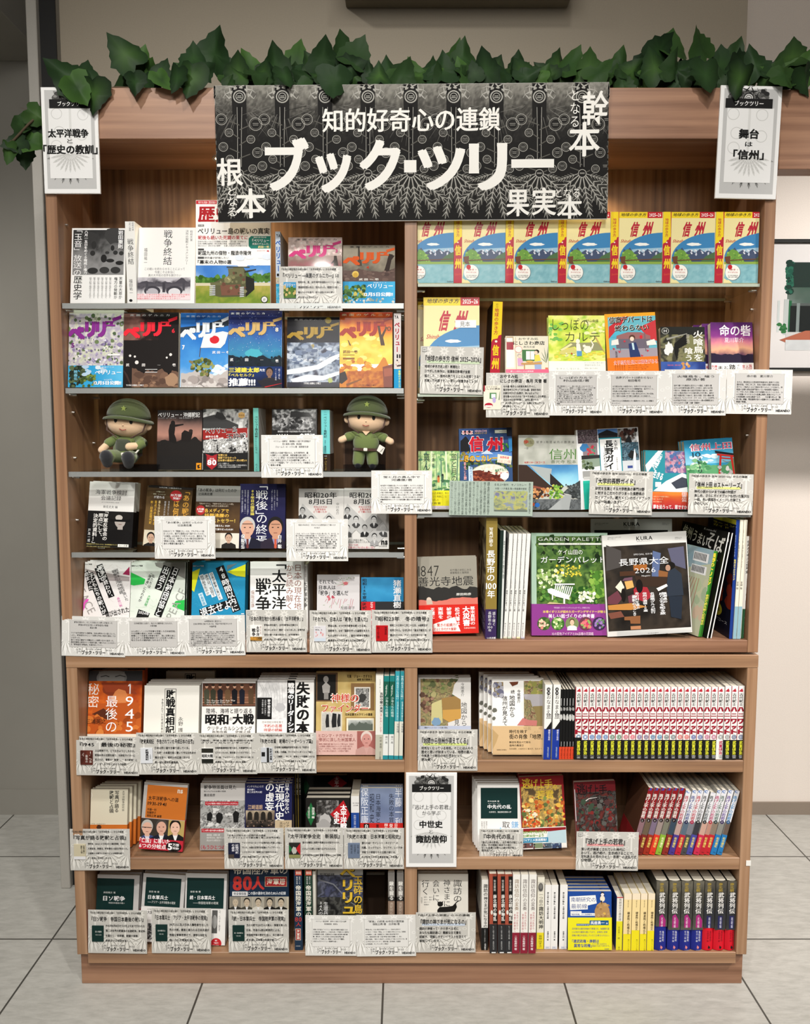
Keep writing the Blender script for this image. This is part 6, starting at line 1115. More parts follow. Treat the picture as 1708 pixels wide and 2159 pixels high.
for i,(x0,x1)in enumerate(xs_):
    dx,dy=(-4,8)if i==0 else((10,6)if i in(22,)else(0,0));m_=(x0+x1)/2;wband=i==21
    x0+=0;y0=226+(-8 if i>21 else 0)
    ops=[R(x0-20,220,x0+7,660,'a82838'),P([(m_-14,262),(m_+14,238),(m_+22,262),(m_+14,268)],'b82a3a'),V('古代戦士',m_-12,278,m_+22,380,'1a1a1a',1),T('ハ',m_-21,386,m_+25,430,'9a1c30',3),T('ニ',m_-17,438,m_+21,472,'9a1c30',3),T('ワ',m_-19,482,m_+21,528,'9a1c30',3),T('ッ',m_-15,534,m_+19,572,'9a1c30',3),T('ト',m_-19,574,m_+21,612,'9a1c30',3),E_(m_+2,636,19,19,ccol[i]),E_(m_+2,636,14,14,'dfe4e6'),E_(m_+2,636,11,11,ccol[i]),T(str(i//2+1),m_-3,629,m_+7,643,'fff',1)]
    ob=(660 if i else 640,'efeeea' if wband else '1c1c1c',[V('武富健治',m_-12,668,m_+16,780,('b83050' if wband else 'd8d83a'),2),T('アクション' if i<15 else '双葉社',m_-14,786,m_+18,796,'ddd' if not wband else '333',1),T('双葉社',m_-12,800,m_+16,810,'ccc' if not wband else '333',1)])
    spine('white comic spine with dark red lettering, %s of twenty-five from the black spines%s'%(ORD[i],', white foot' if wband else ''),(x0,y0,x1-1,822),ops,'f2f0ec',Y=.004+(.002 if i%3==0 else 0),depth=.128,obi=ob,name='comic_book',group='white comic spines with dark red lettering',side='a8a4a0',page='page')

# ================================================================== left bay, second shelf
row('Bl',0.03)
crop(130,1620,520,1840)
book('cream pocket book with a round white emblem',(196,190,605,920),[R(190,180,615,525,'dcd6c0'),E_(250,250,36,36,'eeeadc'),E_(250,250,30,30,'dcd6c0'),B(250,252,22,'f4f2e8',3,12,.3,1.2),V('太平洋戦争研究会',558,205,582,395,'2a2a26'),V('写真が語る',490,208,530,405,'1c1c1a',1),V('敗戦と占領',440,205,482,412,'1c1c1a',1),T('CHIKUMA SHINSHO',220,506,406,520,'8a8470')],'e2dcc8',t=.013,lean=9,copies=3,Y=.03,mat='matte',shift=.006,
     obi=(520,'c87030',[R(180,515,620,930,'c8702c'),B(345,540,26,'4a2a18',4)]))
book('orange pocket book with three smiling faces and red band',(728,138,1152,800),[R(700,125,1180,800,'b8b4b0'),R(782,165,1180,470,'c8702a'),T('ns',1072,198,1118,230,'e8dccc',2),T('太平洋戦争への道',800,262,1080,302,'1c1410',1),T('1931-1941',796,312,966,344,'1c1410',1),G(['半藤一利','加藤陽子','保阪正康 編著'],788,370,925,456,'1c1410',1)],'b8b4b0',t=.013,roll=4.5,lean=6,Y=.022,lift=.003,
     obi=(455,'b82a38',[R(690,450,1190,650,'3a342e'),R(985,450,1190,650,'b8a060'),Ms(790,470,250,'b8b4ae','dcae98','3a4a78','ccd'),R(740,540,835,546,'1c1c1c'),Ms(922,465,250,'4a4440','d8a894','1c2030','eee'),Ms(1050,470,240,'1c1612','e8bca6','1a1a1c','eee'),R(690,655,1190,830,'c02c3c'),T('「亡国」に導いた',722,642,1000,690,'fff',1),T('6つの分岐点',718,694,965,738,'fff',1),E_(1036,722,72,48,'1a1614'),T('5',984,692,1020,750,'fff',2),T('万部',1026,692,1086,720,'fff',1),T('突破!',1026,726,1084,748,'fff',1),G(['戦争からの立ち直る　決断の三つの時','昭和の大転換、熱い日本の針路を検証する'],708,752,965,790,'f4d8d8')]))
stand('clear acrylic stand under the orange pocket book',284,380,.012,.014,.06,.05,py=1800)
book('grey pocket book with a photo of soldiers wading through mud',(1280,136,1692,805),[R(1270,130,1700,300,'c8c5c2'),T('戦争特派員は見た',1315,155,1612,194,'1c1c1c',1),T('知られざる日本軍の現実',1314,204,1516,220,'2a2a2a',1),T('貴志俊彦',1314,234,1418,260,'1c1c1c',1),H(1270,296,1700,560,['a8a8a6','5a5a58','c8c8c6','3a3a38','dcdcda'],'c',5,9,60),P([(1340,480),(1345,420),(1375,400),(1395,430),(1380,490)],'1c1c1c'),P([(1430,500),(1425,430),(1450,405),(1485,420),(1490,460),(1465,510)],'1c1c1c'),P([(1590,500),(1580,420),(1605,390),(1640,410),(1630,500)],'1c1c1c'),R(1325,306,1632,340,'b02230'),T('「これが最後の通信になるかもしれません」',1335,316,1628,332,'f4e0e0',1)],'c8c5c2',t=.013,lean=8,copies=2,Y=.03,
     obi=(556,'9a9894',[R(1270,550,1700,810,'9a9894'),R(1292,556,1660,590,'b02230'),T('「この戦い者や病人は最前線',1300,564,1495,582,'f8e8e8',1),G(['最前線、従軍の眼','何が写され、何が写されなかったのか','兵士からは見えない'],1340,606,1600,680,'f0efec'),T('〈もうひとつの戦場〉',1285,706,1600,748,'b02840',1),R(1270,770,1700,802,'1c1c1c'),T('講談社現代新書',1410,778,1520,794,'ddd')]))
crop(480,1620,980,1840)
book('navy pocket book with white vertical title over an arcade photo',(120,108,462,720),[R(110,100,475,720,'1f2350'),V('日本人が知らない',412,110,444,325,'fff',1),V('近現代史',342,112,408,375,'fff',1),V('の虚妄',272,110,334,310,'fff',1),T('インテリジェンスで',140,122,258,138,'e8e8f0',1),T('読み解く',142,146,198,160,'e8e8f0',1),T('第二次世界大戦',140,164,248,178,'e8e8f0',1),T('江崎道朗',146,262,250,296,'c8a88a',1),H(130,302,338,425,['b8a890','8a7a68','4a4038','1c1a18'],'v',5,5,40,.5)]+[E_(160+48*k,335,17,24,'2a2622')for k in range(4)]+[R(143+48*k,335,177+48*k,372,'2a2622')for k in range(4)]+[N(135,375,335,420,40,4,8,['1a1816','3a3430','8a7060'],4),R(340,372,475,720,'c8b494'),V('リアルな',420,384,444,470,'2a2420',1),V('ヴェノナ',398,390,418,470,'2a2420'),V('米国公文書',374,384,396,480,'2a2420')],'1f2350',t=.014,lean=8,copies=2,Y=.025)
dd=lambda x,y,w_,h_,c_:P([(x,y-h_),(x+w_,y),(x,y+h_),(x-w_,y)],c_)
zens=[R(555,210,885,720,'1e1c1a'),H(640,230,800,430,['2a2826','5a5856','1c1a18','8a8886'],'c',5,5,30),B(700,370,50,'c0bebc',4,16,.3),B(690,420,60,'a8a6a4',5),dd(600,330,36,84,'1f6a3a'),dd(835,330,96,100,'b82028'),V('池田清 編',606,280,626,360,'f0f0ea',1),V('太平洋戦争研究会',578,276,594,360,'e8e8e0'),V('太平洋戦争',812,262,858,480,'fff',2),V('全史',764,310,806,400,'fff',2)]
book('black pocket book with red and green diamonds',(562,212,880,720),zens,'1e1c1a',t=.022,lean=7,copies=2,Y=.025,mat='matte')
book('black pocket book with diamonds leaning far back in the dark',(545,50,860,720),[R(530,40,900,720,'141312'),dd(560,130,30,60,'1a4a2c'),dd(790,105,70,55,'8a181e'),V('太平洋',770,62,802,150,'d8d0cc',1)],'141312',Y=.15,lean=7,t=.02)  # diamond cover repeated in darkened colours, shelf-back shade painted in
spine('white and blue pocket spine between smoke plume and slate blue covers',(890,200,948,720),[R(880,320,960,720,'1f4a9a'),T('半藤一利 保阪正康',900,245,945,256,'444'),T('日本海軍',905,262,940,272,'444'),V('失敗の本質 日本海軍',908,335,926,470,'e0e8f4')],'ecebe8',depth=.105,Y=.03)
book('slate blue pocket book with large vertical names and red band',(955,142,1262,720),[R(945,130,1275,730,'7a88a8'),H(955,135,1262,400,['8a98b4','6a7898','7e8cac'],'v',4,2,24,.4),V('保阪正康',960,142,1014,400,'e4e8f0',0),V('半藤一利',1205,140,1255,420,'e4e8f0',0),V('失敗の本質',1162,182,1198,392,'1c1e28',0),V('日本海軍と',1066,186,1102,392,'1c1e28',0),V('昭和史',1022,184,1056,392,'1c1e28',0)],'7a88a8',t=.014,lean=8,copies=1,Y=.025,
     obi=(393,'c82a24',[R(940,385,1280,730,'c82a24'),V('日独伊',1200,398,1225,470,'f8e8e0',1),V('栄光',1165,398,1190,460,'f8e8e0',1),V('限りなき',1130,398,1155,480,'f8e8e0',1),V('無念',1070,400,1090,470,'2a1412',1),R(980,398,1020,480,'1c1614'),V('白書',988,402,1012,470,'fff',1)]))
crop(480,1620,980,1840)
for i,(x0,c_,lb)in enumerate(((470,'2a2620','dark spine just behind the navy pocket book'),(492,'b89a3a','mustard edged dark spine in the gap beside the navy pocket book'),(512,'141414','black spine in the gap before the diamond covers'))):
    spine(lb,(x0,40,x0+19,720),[R(x0+2,40,x0+16,720,'1a1816'),V('の新史',x0+4,70,x0+14,190,'c8c0b0')],c_,Y=.10,depth=.105)

# ================================================================== right bay, second shelf
row('Br',0.03)
crop(960,1610,1330,1840)
def chuko(x0,x1,y0,y1,who,ttl,sub):return[R(x0-30,y0-20,x1+30,y1+300,'e8e6e2')]
book('white pocket book with a dark green square and blue character',(215,192,650,905),[R(190,180,665,905,'eeece8'),R(248,235,606,535,'12302e'),T('鈴木由美 著',315,358,428,374,'e8ece8'),T('中先代の乱',315,400,544,440,'fff',1),T('北条時行、鎌倉幕府再興の夢',328,462,544,480,'e4e8e4'),T('なか せん だい',320,384,440,394,'ccc'),R(190,545,665,905,'f3f1ee'),T('鎌',545,560,616,628,'2a9ad8',0),T('取',458,562,530,628,'1c1c1c',0),V('鎌倉滅亡から',296,560,312,640,'555'),V('北条氏残党の',274,560,290,640,'555'),V('北条時行の',252,560,268,640,'555'),P([(430,640),(440,615),(450,640)],'8ac8e8')],'e8e6e2',t=.012,lean=8,copies=3,Y=.03,shift=-.003)
def waka(x0,y0,x1,y1,dim):
    w_,h_=x1-x0,y1-y0;q=lambda u,v_:(x0+u*w_,y0+v_*h_);c1,c2=('8a1c22','d8b83a')if not dim else('6a1a20','1c1214')
    o=[R(x0-40,y0-20,x1+40,y1+40,c1),H(*q(.04,.16),*q(.97,1),(['6a5a3a','c8a050','8a7a4a','d8b060','5a4a34']if not dim else['2a2826','5a5652','1c1c1a','6a2c28','3a3c38']),'c',7,6,50)]
    o+=[T('逃',*q(.04,.04),*q(.24,.21),c2,1),T('げ',*q(.25,.05),*q(.40,.20),c2,1),T('上',*q(.41,.05),*q(.54,.2),c2,1),T('手',*q(.55,.05),*q(.73,.2),c2,1),T('の',*q(.74,.13),*q(.83,.22),c2,1),T('若君',*q(.36,.24),*q(.76,.38),c2,1)]
    return o
book('red comic with yellow title over gold autumn leaves',(632,122,1075,850),waka(632,122,1060,700,False)+[N(650,320,1060,630,110,8,30,['c8883a','e0b04a','7a8a4a','b85a2a','5a6a3a','e8c870','8a3a24'],5),N(660,450,820,620,50,6,20,['c84a2a','e07a3a','e8e0c0'],6)],'8a1c22',t=.016,sp='R',lean=8,roll=-2.5,copies=1,Y=.026,name='comic_book',lift=.006,
     obi=(628,'f0ece6',[R(600,625,1130,900,'efebe4'),R(600,625,1130,660,'8a1c22'),P([(900,660),(1080,640),(1080,770),(880,770)],'b8d0d8'),T('2024年7月6日(土)',660,650,890,684,'6a9a3a',2),T('23時30分～より',662,686,860,716,'6a9a3a',2),R(600,722,905,768,'3a8ab0'),T('TVアニメ放送開始！',662,728,890,756,'fff',1),R(660,772,760,822,'6a4a4a'),R(762,772,850,822,'7a8a6a'),R(852,772,940,822,'4a5a6a'),R(942,772,1034,822,'3a4a6a'),N(660,775,1034,820,24,6,14,['c8a090','3a3a3a','8aa0b0','6a3a3a'],4)]))
book('dim red and grey comic with dark title in shrink wrap',(1165,172,1580,900),waka(1165,172,1590,800,True)+[N(1180,360,1600,660,60,10,34,['4a3030','2a2a28','5a5a56','7a2a28','3a4a3a'],5),R(1150,250,1172,560,'d8c8cc'),Ls([(1270,362),(1300,340),(1380,328)],9,'d8d4d0',.4)],'6a1a20',t=.016,sp='R',lean=8,roll=-2.5,Y=.026,name='comic_book',lift=.006)
stand('clear acrylic stand under the red comic with yellow title',1104,1206,.014,.014,.07,.05,py=1800)
crop(1190,1610,1640,1840)
lean_=[(652,700,180),(702,750,180),(752,800,180),(802,850,180),(852,900,180),(902,955,180),(952,1006,205),(1008,1054,200),(1056,1100,200),(1104,1150,198),(1156,1208,220),(1212,1246,198),(1250,1294,198),(1302,1346,198),(1352,1398,202)]
vis=['8a1c22']*6+['e4e4e8']*9
tcol=['f0ece4']*6+['b83a4a','3a4a8a','b82a3a','4a4a4a','3a4a4a','b83a6a','4a6a5a','6a4a9a','3a8ac0']
bcol=['8a2024','7a2a24','9a3020','d83a28','8ab03a','8a3028','4a3a8a','b82838','4a4a4c','4a4a9a','c83050','b82a34','c02a34','2a7ab8','2a7ab8']
for i,(x0,x1,y0)in enumerate(lean_):
    xa_=x0-50;xb_=x1-52;m_=(xa_+xb_)/2;red=i<6;yb=735;hw_=min(21,(lean_[min(i+1,14)][0]-x0)/2-2)if i<14 else 19;m_-=max(0,i-5)*1.1
    def sh(y,m_=m_,a=.245):return m_+(455-y)*a
    ops=[R(xa_-200,440 if red else 470,xb_+200,580,['8a6a70','6a5a48','7a6a80','9a8a84','7a7a6a','3a4a5a','b89a94','5a6a7a','7a7a84','3a3a40','c8a090','b88a7a','8a7a6a','8a8a84','6a5a50'][i])]
    if red:ops+=[T('J',sh(205)-12,192,sh(205)+12,215,'4a4a9a',2)]
    else:ops+=[T('JC',sh(225)-18,212,sh(225)+18,240,'2a6ab8',2)]
    ops+=[V('逃げ上手の若君',sh(345)-17,240 if red else 255,sh(345)+17,436 if red else 455,tcol[i],1),E_(sh(455 if red else 465),455 if red else 468,15,15,'2a1c1c' if red else['8a2a4a','2a2a4a','a82a4a','2a2a2a','2a2a2a','a82a3a','2a3a3a','3a2a5a','2a5a8a'][i-6]),T(str(i+2),sh(462)-5,450 if red else 462,sh(462)+5,462 if red else 474,'ddd')]
    spine(('leaning red comic spine, %s of six from the dim red comic'%ORD[i])if red else('leaning white comic spine, %s of nine after the red spines'%ORD[i-6]),(m_-hw_,y0,m_+hw_,yb),ops,vis[i],Y=.012,depth=.115,roll=13.6,name='comic_book',group='leaning red comic spines' if red else 'leaning white comic spines',side='5a3a2a' if i==0 else 'a8a6a0',
          obi=(572,bcol[i],[V('松井優征',sh(640)-11,588,sh(640)+11,670,'e8d870' if not red or i!=4 else 'f4f4c0',1),T('集英社',sh(715)-10,706,sh(715)+10,714,'2a1a1a')]))

# ================================================================== left bay, bottom shelf
row('Cl',0.03)
crop(150,1820,640,2060)
book('white pocket book with dark green square and slanting red band',(158,85,492,700),[R(140,70,505,700,'c8c6c4'),R(180,112,460,345,'12302e'),T('麻田雅文 著',238,208,326,222,'e8ece8'),T('日ソ戦争',236,240,396,276,'fff',1),T('帝国日本最後の戦い',275,286,394,298,'e0e4e0')],'c8c6c4',t=.013,lean=9,copies=2,Y=.04,roll=1.5,lift=.002,
     obi=(352,'b82838',[R(130,345,520,700,'b82838'),E_(440,350,40,22,'e0a030')]))
book('pale pocket book, dark green square, second from outer panel',(508,80,830,640),[R(490,70,860,660,'d0cecc'),R(545,108,805,320,'12302e'),T('吉田 裕 著',572,202,648,216,'e8ece8'),T('日本軍兵士',566,236,712,266,'fff',1),T('――アジア・太平洋戦争の現実',562,278,766,298,'e0e4e0'),R(490,325,860,660,'efedea'),T('2018',560,332,590,342,'333'),T('新書大賞',520,346,600,372,'222',1),H(560,440,600,560,GREY,'c',3,5,12)],'d0cecc',t=.013,lean=9,copies=1,Y=.03,roll=3)
book('pale pocket book with green square and round red badge',(832,75,1140,640),[R(820,65,1165,660,'d6d4d2'),R(850,108,1122,332,'12302e'),T('吉田 裕 著',876,202,952,216,'e8ece8'),T('続・日本軍兵士',872,238,1058,268,'fff',1),T('――帝国陸海軍の現実',896,282,1082,302,'e0e4e0'),R(820,338,1165,660,'eeece9'),V('なぜ、これほど多くの犠牲者を',1084,345,1098,500,'333'),R(1035,345,1075,515,'5a5a58'),E_(1055,430,18,50,'9a9a98'),E_(1065,590,40,40,'c82830'),G(['NHK','で紹介!','ベストセラー'],1036,562,1094,616,'fff',1,True)],'d6d4d2',t=.013,lean=9,copies=1,Y=.022,roll=1)
book('dark blue naval book with red numerals and officer portraits',(1165,18,1600,640),[R(1150,0,1615,660,'182c44'),T('帝国陸海軍の',1195,15,1590,82,'e8e4d8',1),T('80',1192,98,1325,198,'c83a34',2),T('人',1328,98,1418,194,'c83a34',2),R(1424,98,1586,172,'c8b890'),R(1427,101,1583,169,'a82a2c'),T('海軍篇',1438,112,1574,158,'f4ecd8',1),R(1184,208,1298,240,'e8e8e8'),T('完全保存版',1194,214,1288,234,'182c44',1),T('この国の運命を決めた80人の記録',1302,208,1578,232,'e8ecf0',1),R(1150,245,1615,345,'c8c0ac')]+sum([[R(1168+84*k,246,1248+84*k,344,['8a8478','a8a294','b0aa9c','8a8478','b4aea0'][k]),Ms(1208+84*k,252,110,['9a9284','2a2622','1c1a18','1c1a18','1c1a18'][k],'c8b8a0',['3a3832','4a483f','d8d4c8','1c1a18','2a2822'][k])]for k in range(5)],[]),'182c44',t=.014,sp='R',lean=7,Y=.03,name='large_paperback')
for i,(x0,c_,lb)in enumerate(((1636,'182c44','dark blue spine with red numeral beside the naval book'),)):
    pass
crop(600,1820,1020,2060)
for i,(x0,x1,c_,lb,tl)in enumerate(((84,152,'1a3048','dark blue spine with red numeral beside the naval book','海軍篇'),(172,238,'1c3a2c','dark green spine with red label beside the dark blue spine','陸軍篇'))):
    m_=(x0+x1)/2
    spine(lb,(x0,62,x1,728),[R(x0+8,62,x1-6,104,'c84a34'),T('保存版',m_-20,70,m_+22,96,'f0e0d0',1),V('戦後八十年',m_+4,114,m_+18,180,'ddd'),V('特別企画',m_-18,114,m_-4,180,'ddd'),V('帝国陸海軍の',m_-22,190,m_+24,455,'f0ece0',1),T('80',m_-28,462,m_+28,500,'b83a34',1),T('人',m_-20,505,m_+22,540,'b83a34',1),R(m_-24,560,m_+22,660,'e0d8c8'),R(m_-21,563,m_+19,657,'a83230'),V(tl,m_-14,570,m_+12,650,'f0e8d8',1),T('文藝春秋',m_-22,705,m_+18,714,'ccc')],c_,Y=.008,depth=.17)
spine('thin pale spine squeezed between green spine and island book',(240,70,268,728),[],'e4e0d4',Y=.02,depth=.15)
book('dark paperback with big gold vertical island title',(282,0,672,720),[R(270,-10,690,730,'3a3c48'),H(282,0,672,110,['c8c8c4','9a9a98'],'v',3,3),H(282,100,672,300,['4a4e6a','2a2c34','6a6e84','3a3c44'],'c',5,4,50),H(282,290,672,560,['1c1c1c','3a3a38','565652','2a2a28'],'c',7,8,60),Ls([(290,140),(420,180),(560,330),(640,380)],14,'7a7c84',.4),V('ペリリュー',476,45,606,560,'2a2410',2),V('ペリリュー',480,40,600,550,'e8c03a',2),V('玉砕の島',592,112,668,430,'e8c03a',1),T('平塚柾緒',300,85,428,112,'3a3a3a',1),V('生還兵',334,330,374,440,'eee',0),V('34人の',290,330,330,440,'eee',0)],'3a3c48',t=.02,sp='R',lean=7,Y=.03)
for i,(x0,x1)in enumerate(((888,944),(964,1024))):
    m_=(x0+x1)/2
    spine(['grey and brown spine with white lettering, farther from the divider','grey and brown spine with white lettering, next to the divider'][i],(x0,72,x1,720),[R(x0-20,290,x1+20,330,'2a2826'),R(x0-20,325,x1+20,730,'8a7464'),V('鍬を握る',m_-18,155,m_+20,315,'f4f2ec',1),V('満蒙開拓',m_-16,335,m_+14,440,'c8b8a8')],'7a7672',Y=.012,depth=.14,group='grey and brown spines',side='6a5a4c')
spine('dark brown book turned flat at back of the bottom shelf gap',(700,100,860,720),[R(690,90,870,730,'2a1f18')],'2a1f18',Y=.12,depth=.02)

# ================================================================== right bay, bottom shelf
row('Cr',0.03)
crop(600,1820,1020,2060)
book('ivory book with a black ox drawing and vertical title',(1145,92,1575,760),[R(1130,80,1590,770,'e4e1d8'),V('諏訪の',1448,142,1520,330,'222',0),V('神さまに',1362,142,1420,370,'222',0),V('会いに',1270,145,1328,320,'222',0),V('行く',1175,145,1240,270,'222',0),V('北沢房子',1168,290,1184,345,'444'),G(['奇祭と　諏訪が','好きで　諏訪の','住みついて','神様案内'],1195,285,1270,370,'444'),P([(1310,400),(1330,375),(1400,372),(1440,365),(1470,345),(1478,375),(1460,415),(1310,425)],'1c1a18'),E_(1335,350,24,22,'1c1a18'),P([(1316,340),(1306,322),(1328,334)],'1c1a18'),P([(1345,334),(1362,322),(1356,345)],'1c1a18'),Ls([(1440,372),(1480,330),(1490,318)],8,'1c1a18')],'e4e1d8',t=.014,sp='R',lean=8,Y=.03,mat='matte',copies=1)
crop(980,1820,1320,2060)
spine('white and black shrine book spine with a drawn side cover',(178,175,246,960),[R(165,684,260,970,'161616'),V('諏訪の',200,222,242,345,'1c1c1c',1),V('神さまが気になるの',200,355,240,680,'1c1c1c',1),V('古文書でひもとく諏訪信仰の',206,700,220,840,'bbb'),V('北沢房子',206,850,226,920,'eee',1)],'f0eee8',Y=.008,depth=.15,roll=0,side='c8c6be',lside=[R(0,0,1,.66,'d8d6ce'),R(0,.66,1,1,'3a343c'),Ls([(.2,.1),(.4,.3),(.3,.5)],.012,'333'),Ls([(.5,.4),(.8,.55),(.6,.6)],.012,'333'),V('諏訪の神さま',.6,.08,.8,.45,'222')])
for i in range(3):
    xx=262+86*i-(6 if i==2 else 0);x1=xx+78
    m_=xx+40
    spine('black and brick red history spine, %s of three from the shrine book'%ORD[i],(xx,112+2*i,x1,985+4*i),[R(xx-30,100,xx+34,650,'a8503c'),R(xx+36,140,x1+20,640,'161412'),V('完全解説',xx+44,175,xx+68,295,'e8e4dc'),V('南北朝の動乱',xx+40,332,xx+76,610,'f4f2ec',1),R(xx-30,645+4*i,x1+30,1000,'2c2c2e'),V('もう一度学ぶ南北朝　主要武将列伝',xx+34,665,xx+50,915,'c8c8c8'),R(xx+22,940,xx+66,958,'f0f0f0'),E_(xx+24,520,12,24,'e8e0d4')],'8a4434',Y=-.004,depth=.15,group='black and brick red history spines',roll=-.8)
for i in range(3):
    xx=506+86*i;x1=xx+78;m_=xx+39
    spine('white spine with dark red foot, %s of three from the brick red spines'%ORD[i],(xx,120,x1,1000),[V('諏訪信仰',xx+22,170,xx+70,365,'8a6a44' if i==0 else '5a4a4a',0),V('の変奏',xx+22,375,xx+68,500,'8a6a44' if i==0 else '5a4a4a',0),V('中先代の乱から',xx+40,515,xx+62,700,'b83048'),V('甲賀三郎神話へ',xx+12,540,xx+34,730,'b83048'),R(xx-30,735,x1+30,1010,'8a1f34'),V('二本松康宏 著',xx+20,770,xx+48,920,'f4e8ea',1),T('三弥井書店',xx+12,955,xx+66,968,'e8c8cc')],'f0eee8',Y=-.005,depth=.15,group='white spines with dark red foot',side='d8d4cc')
spine('cream spine with a stone head picture and yellow foot',(766,150,840,955),[H(775,200,835,300,['e8e4d8','a8a49a'],'n',4,4,16),E_(805,255,26,45,'5a5854'),E_(805,245,18,26,'7a7874'),V('一つ目の',788,330,828,455,'2a2620',0),V('諏訪大明神',785,460,832,695,'1c1a16',1),R(750,735,860,960,'e8d82a'),V('皆神山すさ',782,760,816,890,'2a2610',0),T('彩流社',780,918,820,934,'444')],'e8e4d4',Y=.012,depth=.13)
for i,(x0,x1)in enumerate(((846,912),(914,986),(1004,1084))):
    m_=(x0+x1)/2
    spine('white battle records spine, %s of three before the blue and yellow cover'%ORD[i],(x0,230,x1,960),[V('南北朝の動乱',m_-8,305,m_+12,440,'222',1),V('主要合戦全録',m_-8,455,m_+12,590,'222',1),V('渡邊大門 著',m_-8,720,m_+10,820,'333',1),R(m_-26,880,m_+26,940,'dfe4ec'),T('213',m_-22,885,m_+8,900,'4a6a9a'),T('ヴ',m_-6,905,m_+16,925,'4a6a9a')],'f0efed',Y=.012,depth=.105,group='white battle records spines',side='3a342e')
book('blue and yellow pocket book with a seated robed figure',(1092,298,1556,962),[R(1080,280,1580,580,'1f4a9a'),P([(1110,352),(1385,338),(1398,425),(1115,492)],'f2f2f0'),P([(1115,420),(1300,420),(1304,488),(1115,496)],'f2f2f0'),T('南朝研究の',1125,360,1385,410,'2a4a8a',0),T('最前線',1128,430,1295,480,'2a4a8a',0),R(1120,508,1236,528,'f2f2f0'),T('ここまでわかった',1126,512,1230,524,'2a4a8a'),R(1120,528,1380,556,'f2f2f0'),T('「建武政権」から後南朝まで',1126,533,1374,550,'2a4a8a',1),P([(1380,572),(1375,500),(1400,440),(1440,410),(1490,420),(1530,480),(1545,572)],'b08a5a'),N(1390,430,1530,570,16,10,22,['c09a68','9a744a','d8b058'],5),E_(1458,375,26,32,'f0e0c8'),P([(1432,345),(1482,345),(1472,305),(1448,300)],'1c1a18'),B(1458,330,20,'e8e0e0',4),P([(1440,395),(1455,395),(1448,440)],'1c1a18')],'1f4a9a',t=.013,sp='R',lean=6,copies=4,Y=.004,shift=-.001,
     obi=(575,'e8e020',[R(1070,570,1590,970,'e8e022'),R(1182,640,1320,662,'1f5a8a'),T('日本史史料研究会 監修',1186,645,1316,657,'fff'),R(1322,605,1524,655,'1f5a8a'),T('呉座勇一',1332,612,1480,648,'fff',1),T('編',1496,626,1514,644,'fff'),G(['足利尊氏は建武政権内で厚遇され、後醍醐天皇','とも良好な関係を築いており、主体的に武家','政権の樹立を志向していたとは考えられない。'],1135,682,1530,788,'3a4a8a'),T('「建武政権・南朝は',1138,806,1420,842,'2a4a9a',1),T('異常な政権」',1156,852,1345,890,'2a4a9a',1),G(['という思い込みから','自由になるべきだろう。'],1352,844,1535,886,'3a4a8a'),T('呉座勇一',1480,900,1540,914,'3a4a8a'),T('朝日文庫',1146,930,1205,942,'3a4a8a')]))
crop(1240,1820,1620,2060)
spine('red topped white and yellow pocket spine matching the blue cover',(268,320,326,866),[R(255,315,335,330,'b82838'),R(255,330,335,550,'eeeade'),V('南朝研究の最前線',292,335,316,545,'5a4a3a',0),R(255,550,335,870,'e8e02a'),V('呉座勇一 編',282,600,302,720,'7a7420'),V('朝日文庫',285,790,300,840,'6a6420')],'eeeade',Y=.008,depth=.105,side='1f3a7a')
for i,(x0,x1)in enumerate(((336,408),(414,488),(494,556),(564,628))):
    m_=(x0+x1)/2;yb=[690,655,690,660][i]
    spine('cream and yellow pocket spine, %s of four from the red topped spine'%ORD[i],(x0,290,x1,868-(18 if i==3 else 0)),[R(x0-20,285,x1+20,345,'f4e4c8'),R(x0-20,yb-20,x1+20,880,'f0e020'),V('関幸彦',m_+4,352,m_+14,420,'8a7a5a'),V('鎌倉殿と執権北条',m_-2,460,m_+22,680 if i%2==0 else 640,'5a4a30',1),V('角川ソフィア文庫',m_+2,720,m_+18,835,'6a6020')],'f4dca0',Y=.006,depth=.105,group='cream and yellow pocket spines',side='e8d8a8')
for i in range(7):
    x0=[642,764,880,992,1098,1204,1312][i];x1=[750,872,984,1092,1196,1304,1412][i];m_=(x0+x1)/2;blue=i<4
    spine(('grey warlord history spine with blue band, %s of four from the cream spines'%ORD[i])if blue else('grey warlord history spine with red band, %s of three toward the outer panel'%ORD[i-4]),(x0,168,x1,848),[H(x0-10,160,x1+10,640,['6a665a','4a4840','3a3a38','55554c']if blue else['5a564c','3a3a38','2c2e34','3a3a3a'],'v',i+3,3,20,.4),V('南北朝',m_-16,186,m_+22,272,'a8903a',1),V('武将列伝',m_-22,278,m_+32,478,'f4f2ee',1)]+([P([(m_-18,500),(m_+10,482),(m_+40,540),(m_+36,610),(m_-22,610)],'a82a7a'),V('北朝編',m_-6,512,m_+14,612,'f0d8ea')]if blue else[R(m_-24,500,m_+18,620,'2a2a5a'),V('南朝編',m_-8,512,m_+10,614,'d8d8f0')]),'4a4840',Y=.006,depth=.14,mat='gloss',roundness=.006,name='hardcover_book',group='grey warlord history spines',side='2c2c28',
          obi=([600,632,632,632,614,632,632][i],'1f2a88' if blue else 'd8182c',[V('亀田俊和',m_+4,640,m_+22,740,'e8e8f4' if blue else '8a1420'),V('杉山一弥 編' if blue else '生駒孝臣 編',m_-20,640,m_-2,745,'e8e8f4' if blue else '8a1420'),B(m_-4,795,16,'e08a8a' if blue else '2a1418',3,10,.6,1.3),T('戎光祥出版',m_-20,820,m_+20,828,'c8c8e0' if blue else '5a1018')]))
